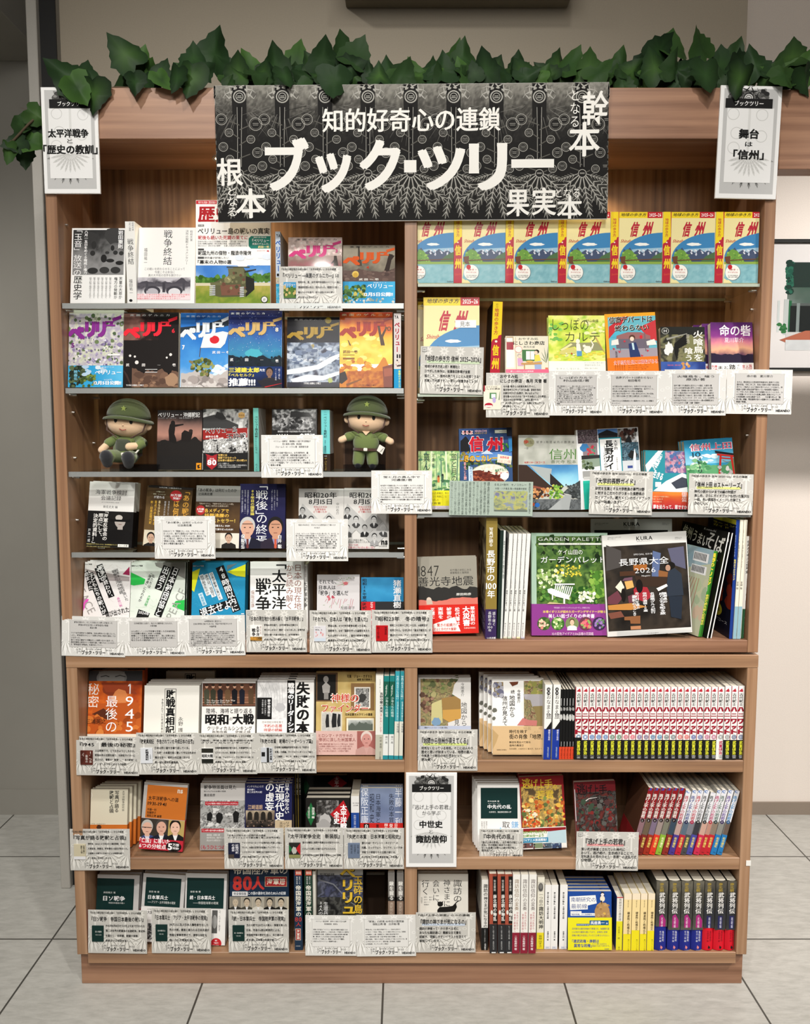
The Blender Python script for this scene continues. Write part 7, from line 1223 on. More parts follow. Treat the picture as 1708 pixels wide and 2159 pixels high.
# ================================================================== review cards
HL='『日本の現在地から読み解く「太平洋戦争」』からの連鎖'
HR='『地球の歩き方 信州 2025~26』からの連鎖'
HN='『逃げ上手の若君』からの連鎖'
YEL,PNK,GRN='d8dc8a','e8a0a0','b8cc9a'
th_cover=lambda bg,*ops:(bg,list(ops))
card('handwritten card with a small island picture under the blossom covered comic',(589,562,722,655),'hand',HL,'『ペリリュー ―楽園のゲルニカ―』1-11',('昭和19年、夏。太平洋戦争末期のペリリュー島に','漫画家志望の兵士、田丸はいた。祖国から遠く','離れた小さな島で、彼らは何のために戦い','何を思い生きたのか？'),th_cover('4a9ac8',R(0,.35,1,1,'5a7a3a'),N(0,.3,1,.9,20,.06,.18,['4a7a34','8aa050','c8b070','3a5a2a'],3),T('ペリリュー',.05,.05,.95,.28,'f4e8e0',1)),Y=.004,lean=4)
card('printed card hanging under the two teal pocket spines',(551,917,681,1007),'print','',('ペリリュー島戦記　珊瑚礁の小島で海兵隊員が','見た真実の恐怖　新装版','ジェームス・H・ハラス/著　猿渡青児/訳'),('米軍兵士の目線で描かれた、太平洋戦争中、最','も激戦とした上陸作戦。実戦経験を誇る傑作ノン','フィクション戦記！中川州男大佐が指揮する歩','兵第二連隊を主力とする日本軍守備との戦い、ス','ピルバーグ監督も「ザ・パシフィック」で映像化した','恐怖の戦場。'),Y=.002)
card('printed card hanging under the tilted brown paperback',(326,1088,454,1178),'print','',('「あの戦争」は何だったのか','辻田真佐憲'),('日本はどこで「間違えた」のか。そもそもいつ始','まったのか。掲げた理想は全て誤りだったのか。','「大東亜」は日本をどう見ていたのか。素朴な「な','ぜ」に答える、現代人のための新日本近現代史。','「戦前の正体」の著者が、右でも左でもない、','我々の物語を編み直す。'),Y=.0)
card('printed card hanging between the two diamond portrait books',(604,1094,734,1183),'print','',('昭和20年8月15日　文化人たちは玉音放送をどう聞いたか','中川右介'),('これは、もう一つの「日本のいちばん長い日」だ。あの日、36','歳の太宰治は玉音放送を聴いて「ばかばかしい」と繰り返し','た。あの日、37歳の高峰三枝子は、率先に顔されはしない','かと不安を抱いていた。あの日、13歳の大島渚は、眠った炎','友人と将棋を指しつづけた。作家、映画監督、俳優、音楽','家、歌舞伎役者、マンガ家……総勢135人の動員資料を、膨','大な資料にもとづいて再現する。8月15日に誰がどこで何を','していたかが一目でわかる地図や、略歴付き索引など資料','面も充実。'),Y=.0)
card('printed card straddling the divider above the grey earthquake history',(783,992,911,1083),'print','',('蛍と月の真ん中で','河邉徹/著'),('地方都市で写真館を営んでいた父の影響で、カメラマンを目指す','ようになった大学生の匠海は、ある出来事をきっかけに大学の休','学を決める。衝動的に向かった先は長野県辰野町——かつて父','が蛍の写真を撮影した場所だった。父が愛した美しい景色と長野','に住む人々との出会いが、彼の心を変えていく。自分の居場所を','求める若者たちの葛藤と出逢い、その先にある確かな一歩を描き','読書感想画中央コンクールの指定図書に選出された傑作青春小','説。'),Y=-.004)
for lb,bx_,ti,ln,rl in(
    ('printed card sticking out past the outer panel under the pink triangle book',(130,1300,264,1384),('戦争が終わり、そして子供たちの戦いが始まった','戦後80年を生き抜いた戦争孤児の物語','長谷川敦'),('アジア太平洋戦争での敗戦後、日本は戦争のない国となった。','しかし、戦争孤児たちにとって終戦は平和の到来を意味しては','いなかった。','彼らの本当の意味での苦難はむしろ終戦の日から始まった。','歴史的事実と孤児たちへの取材を通して語られることのなかっ','た「戦争孤児の戦後史」を描き出していく。'),1.5),
    ('printed card under the green half disc book',(257,1302,391,1383),('日本被団協と出会う、私たちは継承者になれるか。','大塚茂樹'),('2024年にノーベル平和賞を受賞した日本被団協。','その苦闘の歴史と未来への物語。','被爆という未曽有の惨害を受け、長い沈黙の末に','立ち上がった原爆被害者たちへの伝承への思い、','私たちはその継承者になれるだろうか。'),0),
    ('printed card under the bright blue book with yellow shapes',(382,1297,517,1382),('48時間以内に退去せよ','日本が戦争に負けたあの日、羽田で何が起きたのか','中島早苗'),('今の島の下には3000人の暮らしがあった。羽田の飛行場を広げない。敗','戦直後の1945年9月、東京・羽田の住民に対してGHQ(連合国軍)か','ら突如の命令が下る。「48時間以内に退去せよ」これにより1200世帯が住','み慣れて来た家族を人々は一瞬で失うことになった。かつては工場の街の','漁師町にして、そして戦後は空の玄関として飛躍を遂げる羽田。しか','し、そこに居住民地の苦難があったことはほとんど知られていない。戦後80','年、羽田を知る方々と現地に証言し、戦争のもたらす苦悩のひとつをと','らえ語るノンフィクション。'),-.5)):
    card(lb,bx_,'print','',ti,ln,Y=-.003,roll=rl,gray=True)
card('handwritten card with a tiny copy of the huge black title cover',(519,1286,647,1375),'hand','','『日本の現在地から読み解く「太平洋戦争」』',('戦後80年を経て、太平洋戦争は文献から','考えるしかない“歴史”になりました。近現代史','研究の第一人者の視点から、太平洋戦争の','史実が教える“歴史の教訓”に迫っています。'),th_cover('f2f0ec',V('太平洋',.52,.05,.78,.7,'161616',2),V('戦争',.15,.2,.45,.7,'161616',2),V('現在地',.82,.05,.95,.6,'8a5a4a'),H(0,.74,1,1,['5a3a20','c8903a','3a2a1a','e0b060'],'n',3,4,12)),Y=-.003,mark='幹')
card('handwritten card with a tiny crayon scribble cover',(653,1287,783,1377),'hand',HL,'『それでも、日本人は「戦争」を選んだ』',('明治以来、4つの対外戦争を戦った日本。','各戦争で、なぜ「国家を守った論理を支えた','ものは何だったのか。」過去の戦争を現実の','臨場感の中で生き考える日本近現代史。'),th_cover('d8d6da',T('それでも、',.1,.06,.6,.14,'333'),T('「戦争」を',.1,.2,.7,.3,'333',1),N(.15,.4,.8,.7,12,.03,.08,['c87a80','d8a0a0'],3),R(.05,.78,.95,.98,'c8d4e0')),Y=-.003)
card('handwritten card with a plain red cover print',(784,1286,912,1376),'hand',HL,'『昭和23年　冬の暗号』',('昭和二十三年十二月二十三日、A級戦犯が','処刑された。なぜ12月の「皇太子誕生日」が','選ばれたのか。アメリカが仕掛けた“暗','号”から敗戦国日本の未来を照らし明かす。'),th_cover('b8161c',V('昭和23年冬の暗号',.08,.08,.3,.85,'5a0a10',1),V('猪瀬直樹',.72,.08,.92,.6,'5a0a10',1)),Y=-.003)
card('handwritten card in a sleeve in front of the yellow sample guidebook',(886,731,1019,831),'hand','','『地球の歩き方 信州 2025~2026』',('地球の歩き方史上初！新聞社と','コラボした本作は、信濃毎日新聞が全面','協力した、“信州の魅力をとことん深掘りする”','充実した内容です。一家に一冊置きましょう!!'),None,'c8d8b8',Y=.003,roll=1.2,mark='幹',tbox=(.08,.19,.96,.33),lbox=(.07,.39,.95,.79))
o=card('handwritten card with a dining room cover cut-out at its edge',(1025,786,1159,880),'hand','',('おやすみ処','にしさわ商店　長月 天音 著'),('七十歳 明子との約束を果たすべく、','善光寺参りにやってきた弘樹。身体を休め','お腹を空かせた弘樹が、迷い込むように','足を踏み入れたのは「おやすみ処にしさわ商店」。','店主の作る信州料理と、店内に置かれた','“あの思い出ノート”が、弘樹の止まっていた','時を動かしていく。'),None,None,Y=-.006,tbox=(.22,.04,.95,.24),lbox=(.27,.28,.98,.80))
tm=MB();tm.box(-.006,.034,-.0016,-.0009,.018,.074,'e8e2d0','matte');ik=Ink(Unit(.028,.056),tm,'matte',-.0016)
class Off(Unit):
    def loc(s,x,y):return-.006+x*.04,.018+(1-y)*.056
    def bx(s,x0,y0,x1,y1):return-.006+x0*.04,.018+(1-y1)*.056,-.006+x1*.04,.018+(1-y0)*.056
ik.F=Off(1,1);ik.run([T('おやすみ処',.15,.03,.8,.09,'333'),T('にしさわ商店',.05,.1,.95,.18,'222',1),R(.35,.3,.75,.55,'5a8a5a'),R(.45,.35,.7,.52,'eef2ee'),R(.0,.25,.3,.9,'efe4d4'),E_(.62,.6,.1,.12,'b8a8d8'),E_(.3,.82,.24,.1,'b02038'),R(.1,.82,.5,.9,'e8e0d8'),Ls([(.9,.6),(.95,.25)],.05,'4a6a44',.3),R(0,.0,.08,.25,'a02838')]);tm.build('cover_cutout',o)
for lb,bx_,ti,ln,rl in(
    ('printed card under the yellow green novel',(1157,782,1272,876),('しっぽのカルテ','村山由佳/著'),('長野の動物病院ストーリー、誕生！信州の美しい木立の中に佇む「エ','ルザ動物クリニック」。獣医師としては凄腕だけれど、ぶっきらぼうで媚','びている院長の北川梓、頼れるベテラン看護士の柳沢雅美と萩原絵','里香、受付と事務を担う真田響夏、4人のスタッフが力を合わせ、','日々運び込まれるペットや野生動物の治療を懸命に続けている。瀕','死の野鳥の子猫を見捨てられず、クリニックに飛び込んできた建築職','人の青年・土屋。高齢犬ロビンの介護に悩む、日本を思い切るきえ','た久美。悲しみ結婚生活に苦しむ真沙を見守り続けてきたインコの才','助。それぞれの人生と共にある、かけがえのない命をいかに救い、','いかに看取るのか。生きとし生けるすべての命への慈しみがあふれる','物語。'),0),
    ('printed card under the orange bordered novel',(1272,782,1401,876),('信商デパートは終わらない','桜田竜司'),('女子高生社長には秘密がある。世界中でマヤを信じた五','郎たちの中で繰り広げられる大規模販売会・信ぴデパート。','今年度の社長は営業少女と評判の武藤瑠璃。','友人の頼みで社長のサポート役に巻き込まれた二年の百合。','そして様々な企画の中で新たな謎を起こせる生徒たち。','「ライバルレシピ」の復元企画がお蔵入りする“サワする正攻','法もちらによる疾風会社とその真実をもくろむ、ふと青春ス','トーリー！'),0),
    ('printed card under the dark horror novel',(1401,779,1531,876),('火喰鳥を、喰う','原浩/著'),('信州で暮らす久喜雄司に起きた2つの異変。久喜家の墓','石から太平洋戦争末期に戦死した大伯父・貞市の名が削','り取られ、同時期に彼の日記が死没地から届いた。貞市','の生への執念が刻みつけた日誌を読んだ日を境に、雄司の','周辺で怪異が起こり始める。祖父の失踪、日記の最後の頁','に足された「ヒクイドリヲ　クウ　ビミ　ナリ」の文字列。こ','れは死者が引き起こしたものなのか——第40回横溝正史ミ','ステリ＆ホラー大賞“大賞”受賞作！'),0),
    ('printed card under the purple dusk novel, reaching past the outer panel',(1532,779,1670,873),('命の砦　夏川草介',),('主人公、敷島寛治は北野病院呼吸器内科に勤務する消化','器内科医。令和二年二月、院長の咄嗟な発案で感染症指','定クルーズ船内のコロナ患者を受け入れることを決めた。呼','吸器の治療も感染症専門医もいない地域病院の医師は、','そこで働く人々と家族に大きな試練を与えることになる。コ','ロナ診療のすべてを小さな信濃山病院に背負わせようとす','る地域医療に反発は絶望するが、……大反響を呼んだ「臨','床の砦」続編。現役医師が自らの経験をもとに綴る勇気と','希望の物語。'),.6)):
    card(lb,bx_,'print','',ti,ln,Y=-.006,roll=rl,gray=True)
card('handwritten card under the glossy white university guide',(1243,993,1376,1085),'hand',HR,'『大学的長野ガイド』',('研究を生業とする大学教員の専門分野','に対するこだわりがつまった長野県の','ガイドブック。観光メインのガイドブック','とは一味違います！'),None,YEL,Y=-.001,roll=1.2,tbox=(.10,.17,.72,.31),lbox=(.09,.37,.96,.78))
card('handwritten card under the shrine gate story collection',(1452,999,1588,1085),'hand',HR,'『信州上田 10ストーリーズ』',('時代小説からSFまで10編の物語が','楽しめ、さらにガイドブックも付いた贅沢な','一冊。赤い鉄橋をイメージした装丁も','かわいい。'),None,YEL,Y=-.001,roll=1.0,tbox=(.10,.20,.82,.35),lbox=(.09,.40,.94,.79))
# low case, left bay
mini=lambda bg,t_,c_='eee':th_cover(bg,V(t_,.3,.1,.7,.85,c_,1))
card('handwritten card with a small brown cover, under the orange faces book',(161,1553,293,1635),'hand',HL,'『1945　最後の秘密』',('人は戦時下で、どう生きようとしたのか。','戦後80年の沈黙を破り、元特攻ライターに','託された、衝撃の“真実”。“あの戦争”と','“いま”をつなぐ20のラの物語。'),th_cover('5a2a22',V('秘密',.08,.08,.3,.5,'d8c8c0'),V('最後の',.42,.3,.62,.85,'e8e0d8'),V('1945',.72,.05,.95,.85,'e8e0d8'),N(0,.1,1,.9,8,.1,.25,['6a3428','4a241c'],3)),Y=-.003,roll=.8)
card('handwritten card with a small white cover, under the framed white title',(288,1545,417,1633),'hand',HL,'『敗戦真相記　予告されていた平成日本の没落』',('日本は同じ過ちを繰り返している。','“失敗”の本質を鋭く衝いて今なお色あせ','輝きを放つ、昭和20年広島に於ける','第一級の歴史的講演録。'),th_cover('dcdfe4',V('敗戦真相記',.42,.08,.68,.8,'161616',2),V('永野護',.78,.4,.88,.7,'333')),Y=-.002)
card('handwritten card under the officers on steps book',(417,1546,542,1632),'hand',HL,('『陸将、海将と振り返る昭和の大戦','　　　クリティカルシンキング』'),('自衛隊最高幹部が振り返る、大東亜戦争とは','どうだったのか。歴史書というだけでなく、リー','ダー論、フォロワーシップなど明らかと通じる','組織論へと至った新しい試みの書籍。'),th_cover('e8e8e6',R(0,0,1,.3,'2a2a24'),T('昭和大戦',.03,.4,.97,.62,'161616',2),R(0,.72,1,1,'22241f')),Y=-.003)
card('handwritten card under the grey map book with heavy titles',(542,1545,667,1630),'hand',HL,'『失敗の本質　戦場のリーダーシップ篇』',('日本軍の組織論的研究を説いた『失敗の','本質』の続編。テーマはリーダーシップ論と','して展開し、今こそ、戦争という国事における','リーダーシップを検証すべきである。'),th_cover('c8ccd2',V('失敗の本質',.76,.05,.96,.85,'161616',2),R(.5,0,.7,1,'2a2a2a'),R(.05,.3,.35,.6,'1c1c1c')),Y=-.003)
card('handwritten card under the cream pocket book with round emblem',(148,1748,274,1835),'hand',HL,'『写真が語る敗戦と占領』',('敗戦後、GHQによる民主化と徹底軍備、天皇の','人間宣言、新憲法、戦争責任の追及が始まった。','占領軍の占領下に日本でどんな時間を経て、','どう歴史に生き抜いたのか。'),th_cover('c8bfa4',R(0,.8,1,1,'dfdfe2'),V('写真が語る',.78,.08,.94,.6,'222',1),V('敗戦と占領',.58,.08,.74,.6,'222',1)),Y=-.003)
card('handwritten card under the navy pocket book with arcade photo',(473,1746,598,1832),'hand',HL,('『日本人が知らない近現代史の虚妄','　インテリジェンスで読み解く第二次世界大戦』'),('アメリカやヨーロッパで近現代史の見直しが進ん','でいる。本書は近現代史認識のアップデートレ','ンドをひもとき、国際社会で通用するために','今後の知識が身に付く一冊である。'),th_cover('1c2038',V('近現代史',.6,.06,.9,.7,'e8e8f0',1),V('の虚妄',.3,.06,.55,.55,'e8e8f0',1),R(0,.75,.5,1,'4a4038')),Y=-.003)
card('handwritten card under the black diamond cover',(601,1745,724,1832),'hand',HL,'『太平洋戦争全史　新装版』',('甚大な犠牲と殺戮や悲劇はなぜ起きたのか、','どのような戦いが繰り広げられたのか。','太平洋戦争の全貌を豊富な図版とともに俯瞰。'),th_cover('2a2826',P([(0,.1),(.3,.4),(0,.7)],'1f6a3a'),P([(1,0),(.6,.4),(1,.8)],'b82028'),B(.45,.5,.28,'b8b6b0',3),R(0,.78,1,1,'8a8a5a')),Y=-.003)
card('handwritten card under the slate blue pocket book',(725,1746,852,1832),'hand',HL,'『失敗の本質　日本海軍と昭和史』',('語られぬ“サイレント・ネイビー”の','内幕。ミッドウェー、マリアナ、レイテ沖','海戦での提督たちの沈黙の謎とは。','なぜ起きたのかを徹底討論した名著。'),th_cover('6a7890',V('失敗の本質',.78,.1,.95,.7,'222'),V('日本海軍と',.5,.1,.68,.7,'222'),V('昭和史',.22,.1,.4,.7,'222')),Y=-.003)
card('handwritten card with dark green cover, nearest the outer panel at the bottom',(186,1919,310,2010),'hand',HL,'『日ソ戦争　帝国日本最後の戦い』',('1945年8月8日から9月上旬まで行われた','第二次世界大戦最後の全面戦争。新史料','を駆使し、各戦闘、戦闘の実態、','終戦までの全貌を描く。'),th_cover('14302c',T('日ソ戦争',.3,.3,.85,.42,'e8ece8'),T('帝国日本最後',.3,.52,.85,.6,'b8c0bc')),Y=-.004,roll=.9)
card('handwritten card with dark green cover, under the two pale pocket books',(320,1915,445,2010),'hand',HL,'『日本軍兵士　アジア・太平洋戦争の現実』',('310万人に及ぶ日本人犠牲者を出した','先の大戦。最後と語られる日本兵達が','特異な軍事思想の下、凄惨な体験を','強いられた現実を描く。'),th_cover('14302c',T('日本軍兵士',.2,.3,.85,.4,'e8ece8'),T('現実',.3,.52,.7,.6,'b8c0bc')),Y=-.004,roll=.6)
card('handwritten card with dark green cover, under the dark blue naval book',(482,1918,609,2008),'hand',HL,'『続・日本軍兵士　帝国陸海軍の現実』',('先の大戦で230万人の軍人・軍属を喪った','日本。死者の6割は戦病死による。','帝国陸海軍の歴史を追い、兵士達の体','験を通し日本軍の本質を描く。'),th_cover('14302c',T('続・日本軍兵士',.15,.42,.9,.52,'e8ece8'),T('現実',.3,.62,.7,.7,'b8c0bc')),Y=-.004)
card('printed card under the gold island title book',(644,1930,752,2015),'print','',('ペリリュー島玉砕戦　南海の小島七十日の血戦','新装解説版　舩坂弘'),('米軍の司令官は「ペリリュー島日本守備隊は祖国のため','に全員名誉に耐覚なし」の信念を持って死闘された意義を','日米軍陸戦の全貌、圧倒的火力の兵器と航空隊の熾烈爆','撃、弾を尽くしたか1万余の日本兵は持久戦術の限','りを尽くして玉砕した。最後の一兵たるまで奮闘し','た知られざるペリリュー島激戦を描く。'),Y=-.004,roll=.4)
card('printed card under the grey and brown spines by the divider',(752,1929,877,2016),'print','',('「戦後」の終焉 80年目の国家論','保阪正康/著　白井聡/著'),('「戦後80年」の次の時代が到来する——。日本人は何をす','るべきか！？今回の「戦後」としての歴史の何をえるのは、安倍政','か中曽根か、小泉、安倍晋三か？気鋭の政治学者が切り','込み、昭和史研究の第一人者が戦後の歴史を俯瞰して、共に','歴史の転換、「終わりの始まり」は日本にどう起こるのだろうか。俊','上に載るのはマッカーサー、昭和天皇、田中角栄、石橋湛','山ら政治家、そしてニッポンの明日！'),Y=-.0045,roll=-.5)
card('handwritten card straddling the divider under the ivory ox drawing book',(877,1924,1003,2008),'hand',HN,'『諏訪の神さまが気になるの』',('諏訪の神様って？から学べる式に','あなたも諏訪通に！難解な古文書を','紐解き、理解しやすいイラストを添えて','解説しています。'),None,'c8d4e4',Y=-.006,tbox=(.08,.16,.84,.30),lbox=(.06,.36,.84,.77))
card('handwritten card under the patchwork map cover',(881,1538,1007,1625),'hand',HR,'『地図から信州が見えてくる』',('何気なく使っている地名。そこには人々の','歴史と思いが詰まっている。地図の達人、','今尾恵介が新旧の地形図を使って','読み解く。'),None,'d4e08a',Y=-.003,tbox=(.07,.19,.84,.36),lbox=(.06,.41,.92,.78))
card('narrow handwritten card under the green square book with blue character',(1011,1748,1103,1808),'hand',HN,'『中先代の乱』',('「逃げ上手の若君」、北条時行が起こした','反乱。その発端と始まりの地と','なった信濃には数々の謎の地が残り','歴史巡りに。'),None,'e0dcd8',Y=.008,tbox=(.1,.17,.78,.36),lbox=(.05,.42,.98,.80))
card('handwritten card under the dim red shrink wrapped comic',(1215,1754,1346,1835),'hand','','『逃げ上手の若君』',('潔い死が美徳とされていた時代に','おいて、逃げ続け、生き続けることで、','足利高氏を恐れさせた“若君”の波乱万丈','な物語。'),None,PNK,Y=-.003,mark='幹',roll=.8,tbox=(.15,.17,.78,.34),lbox=(.08,.41,.97,.79))

# ================================================================== signs
def sun(cx,cy,r,col,dark,k=11,lev=8):
    o=[('K',lev)]
    for i in range(k):
        a=math.pi*(1.0+i/(k-1));pts=[]
        for j in range(5):
            t=.55+.5*j/4;s_=.16*math.sin(j*1.7)*(1 if i%2 else-1)
            pts.append((cx+r*1.5*t*math.cos(a+s_),cy+r*1.5*t*math.sin(a+s_)))
        o+=[('K',lev+.25*(i%2)),Ls(pts,r*.2,col,.15)]
    return o+[('K',lev+.6),E_(cx,cy,r*.62,r*.62,col,18),('K',lev+.9),E_(cx,cy,r*.5,r*.5,dark,18),('K',lev+1.2),O(cx,cy,r*.38,r*.07,col,16),('K',lev+1.5),R(cx-r*.2,cy-r*.1,cx+r*.2,cy-r*.02,col),R(cx-r*.24,cy+r*.06,cx+r*.24,cy+r*.14,col)]
def plume(cx,cy,a,ln,col,dark,wd=.13,barbs=7,lev=10):
    dx,dy=math.cos(a),math.sin(a);nx,ny=-dy,dx
    pt=lambda t,s_:(cx+dx*ln*t+nx*ln*s_,cy+dy*ln*t+ny*ln*s_)
    o=[('K',lev),P([pt(.1,.01),pt(.55,wd*.55),pt(.82,wd*.5),pt(1.0,0),pt(.82,-wd*.5),pt(.55,-wd*.55),pt(.1,-.01)],dark),('K',lev+.3),Ls([pt(.08,0),pt(.97,0)],ln*.022,col,.5),('K',lev+.6)]
    for i in range(barbs):
        t=.3+.62*i/barbs
        for s_ in(-1,1):o.append(Ls([pt(t,0),pt(t+.12,s_*wd*(.75-.35*i/barbs))],ln*.022,col,.2))
    return o
def plank(name,label,cat,bbox,Y,roll,th,ops,edge='f4f3f0',lean=0,mat='matte'):
    full();z=at((bbox[0]+bbox[2])/2,bbox[3],Y).z
    F=Face(bbox,Y,z,lean,roll);e=empty(name,label,cat,None,F.matrix)
    mb=MB();mb.box(0,F.w,0,th,0,F.h,edge,'matte');mb.build('foam_board',e)
    pm=MB();pm.box(.0004,F.w-.0004,-.0004,0,.0006,F.h-.0004,'fff',mat);ik=Ink(F,pm,mat,-.0004);ik.clip=(0.0004,.0006,F.w-.0004,F.h-.0004);ik.run(ops);pm.build('printed_sheet',e)
    return e
BK,GY='1b1a19','a9a7a0'
K=_op('K')
bo=[R(440,160,1300,480,BK)]
heads=[505+90.3*i for i in range(-1,10)]
for hx_ in heads:
    g=hx_+45
    bo+=[K(3),H(g-30,172,g+30,300,['8a8880','55534e','2a2927',BK],'v',int(hx_),9,20,.5)]
rr_=random.Random(9)
for ih,hx_ in enumerate(heads):
    e2=.25*(ih%2)
    for i in range(22):
        a=rr_.uniform(.15,math.pi-.15);r0,r1=rr_.uniform(28,40),rr_.uniform(48,95)
        bo+=[K(4+e2+.5*(i%2)),Ls([(hx_+r0*math.cos(a),215+r0*math.sin(a)),(hx_+r1*math.cos(a),215+r1*math.sin(a))],1.1,'6d6b66',.3)]
    bo+=[K(5),P([(hx_-4,222),(hx_+4,222),(hx_+3,362),(hx_-3,362)],'11100f'),K(5.3),Ls([(hx_-5,226),(hx_-4,290),(hx_-4,352)],1.0,GY),Ls([(hx_+5,226),(hx_+4,290),(hx_+4,352)],1.0,GY)]
    for j,(dx,dy,q)in enumerate(((-38,42,12),(34,52,14),(-22,70,9),(24,84,9),(-34,100,10),(38,112,11),(-20,126,9),(-42,140,10),(28,146,9))):
        bo+=[K(5.6),Ls([(hx_,210+dy+12),(hx_+dx*.6,210+dy+3)],2.0,'5a5852'),K(6+e2),E_(hx_+dx,210+dy,q,q,'1f1e1d',16),K(6.6+e2),O(hx_+dx,210+dy,q,1.2,GY,18),O(hx_+dx,210+dy,q-3,.8,'7a7872',16),R(hx_+dx-q*.45,210+dy-2.2,hx_+dx+q*.45,210+dy-.8,'8a8882'),R(hx_+dx-q*.4,210+dy+1.2,hx_+dx+q*.4,210+dy+2.4,'8a8882')]
    bo+=[K(7.2)]+sun(hx_,204,22,GY,BK,11,7.2)
    for k in range(8):bo+=plume(hx_,364,math.radians(18+20.6*k),102 if k not in(0,7)else 60,GY,'33322f',.15,6,9.6+k*.9+(7.2 if ih%2 else 0))
    bo+=[K(24.3),E_(hx_,366,9,9,BK,14),K(24.6),O(hx_,366,9,1.4,GY,16),R(hx_-5,364,hx_+5,367,'8a8882')]
bo+=[K(25)]
W_='f1efe9'
bo+=[T('知的好奇心の連鎖',680,228,1055,278,W_,1),T('ブック',562,292,842,405,W_,2),R(852,338,878,364,W_),T('ツ',884,302,978,402,W_,2),T('リ',992,296,1066,402,W_,2),R(1078,336,1168,354,W_),
       T('根',458,334,512,392,W_,1),V('となる',479,395,501,456,W_),T('本',498,398,560,460,W_,1),T('幹',1228,192,1282,264,W_,1),V('となる',1203,190,1222,268,W_),T('本',1200,258,1264,330,W_,1),T('果',1068,398,1116,456,W_,1),T('実',1122,396,1172,454,W_,1),T('となる',1172,397,1222,417,W_),T('本',1175,414,1227,464,W_,1)]
plank('banner_sign','wide black banner sign with large white lettering over tree engravings','sign',(456,177,1282,465),-.0085,-.5,.0062,bo)
def sign_ops(x0,y0,x1,y1,lines,pale='c2c2c1'):
    w_,h_=x1-x0,y1-y0;q=lambda u,v_:(x0+u*w_,y0+v_*h_)
    o=[R(x0-5,y0-5,x1+5,y1+5,'f1f1f0'),R(*q(.06,.03),*q(.94,.96),pale)]
    cx,cy=q(.5,.11)
    o+=[E_(cx,cy-.01*h_,.34*w_,.06*h_,'5a5a58'),N(*q(.2,.04),*q(.8,.12),40,.02*w_,.06*w_,['2a2a2a','4a4a48','8a8a88','6a6a68'],4,.8)]+sun(cx,cy,.14*w_,'1c1c1c','d0d0ce',9,10)
    px,py=q(.5,.68)
    pl=[]
    for k in range(11):pl+=plume(px,py-.06*h_,math.radians(14+15.2*k),(.30 if 2<k<8 else.27)*h_*(1 if 1<k<9 else.85),'3a3a39','9a9a98',.09,5,4+.9*k)
    o+=pl+[('K',14.5),R(*q(.12,.20),*q(.88,.86),'ececeb')]
    cx2=q(.5,.3)[0]
    o+=[('K',15),R(*q(.48,.2),*q(.52,.6),'dcdcda'),('K',15.5)]+[O(*q(u,v_),.1*w_,.012*w_,'cfcfcd')for u,v_ in((.25,.25),(.72,.26),(.3,.42),(.7,.45),(.25,.55))]
    for k in range(11):o+=plume(px,py-.06*h_,math.radians(14+15.2*k),.19*h_,'c2c2c0','d6d6d4',.1,4,16+.8*k)
    o+=[('K',25),R(*q(.12,.115),*q(.89,.20),'1d1d1d'),T('ブックツリー',*q(.27,.135),*q(.74,.18),'f4f4f2',1)]
    for t_,u0,v0,u1,v1,b in lines:o.append(T(t_,*q(u0,v0),*q(u1,v1),'1b1b1b',b))
    return o
plank('section_sign','white section sign hung at the outer corner, half under ivy leaves','sign',(90,184,208,408),-.0075,0,.005,sign_ops(90,184,208,408,(('太平洋戦争',.10,.395,.82,.475,2),('と',.44,.485,.54,.53,0),('「歴史の教訓」',.02,.545,.98,.63,2))))
plank('section_sign','white section sign on the fascia above the narrow guidebook jacket','sign',(1514,181,1643,419),-.0075,1.2,.005,sign_ops(1514,181,1643,419,(('舞台',.34,.385,.66,.47,2),('は',.44,.495,.56,.54,1),('「信州」',.25,.57,.74,.655,2))))
plank('section_sign','white section sign hung on the low case divider','sign',(856,1630,963,1828),-.0065,0,.005,sign_ops(856,1630,963,1828,(('『逃げ上手の若君』',.13,.335,.88,.385,0),('から学ぶ',.32,.40,.68,.445,0),('中世史',.27,.505,.72,.58,2),('と',.46,.60,.53,.64,0),('諏訪信仰',.20,.66,.80,.74,2))))

# ================================================================== the two plush dolls
def plush(name,col,bump=.5):
    m=plain(name,col,0.95,bump=bump,bscale=900);m.node_tree.nodes['Principled BSDF'].inputs['Sheen Weight'].default_value=.4;return m
M['cloth_green']=plush('plush_green_cloth','6d7d45');M['helmet_green']=plush('plush_dark_green','4a5530');M['skin']=plush('plush_skin','ecc9a4',.25);M['boot']=plush('plush_black','1d1f24');M['belt']=plush('plush_brown','4a2f24');M['felt_black']=plush('felt_black','16130f',.1);M['white_felt']=plush('felt_white','e8e4da',.2);M['red_felt']=plush('felt_red','9a3530',.1);M['star']=plush('felt_star','8a9a4a',.1);M['vest']=plush('plush_charcoal','3f4436')
def ell(name,c,r,mat,parent,rot=(0,0,0),sq=0.0,cut=None,nseg=28):
    mb=MB();v,f=[],[];nr=18
    for i in range(nr+1):
        t=math.pi*i/nr
        for j in range(nseg):
            a=2*math.pi*j/nseg;p=[math.sin(t)*math.cos(a),math.sin(t)*math.sin(a),math.cos(t)]
            if sq:p=[math.copysign(abs(k)**(1-sq),k)for k in p]
            if cut is not None:p[2]=max(p[2],cut)
            v.append((p[0]*r[0],p[1]*r[1],p[2]*r[2]))
    for i in range(nr):
        for j in range(nseg):f.append((i*nseg+j,(i+1)*nseg+j,(i+1)*nseg+(j+1)%nseg,i*nseg+(j+1)%nseg))
    mb.add(v,f,'fff',mat);o=mb.build(name,parent,True);o.location=c;o.rotation_euler=rot;return o
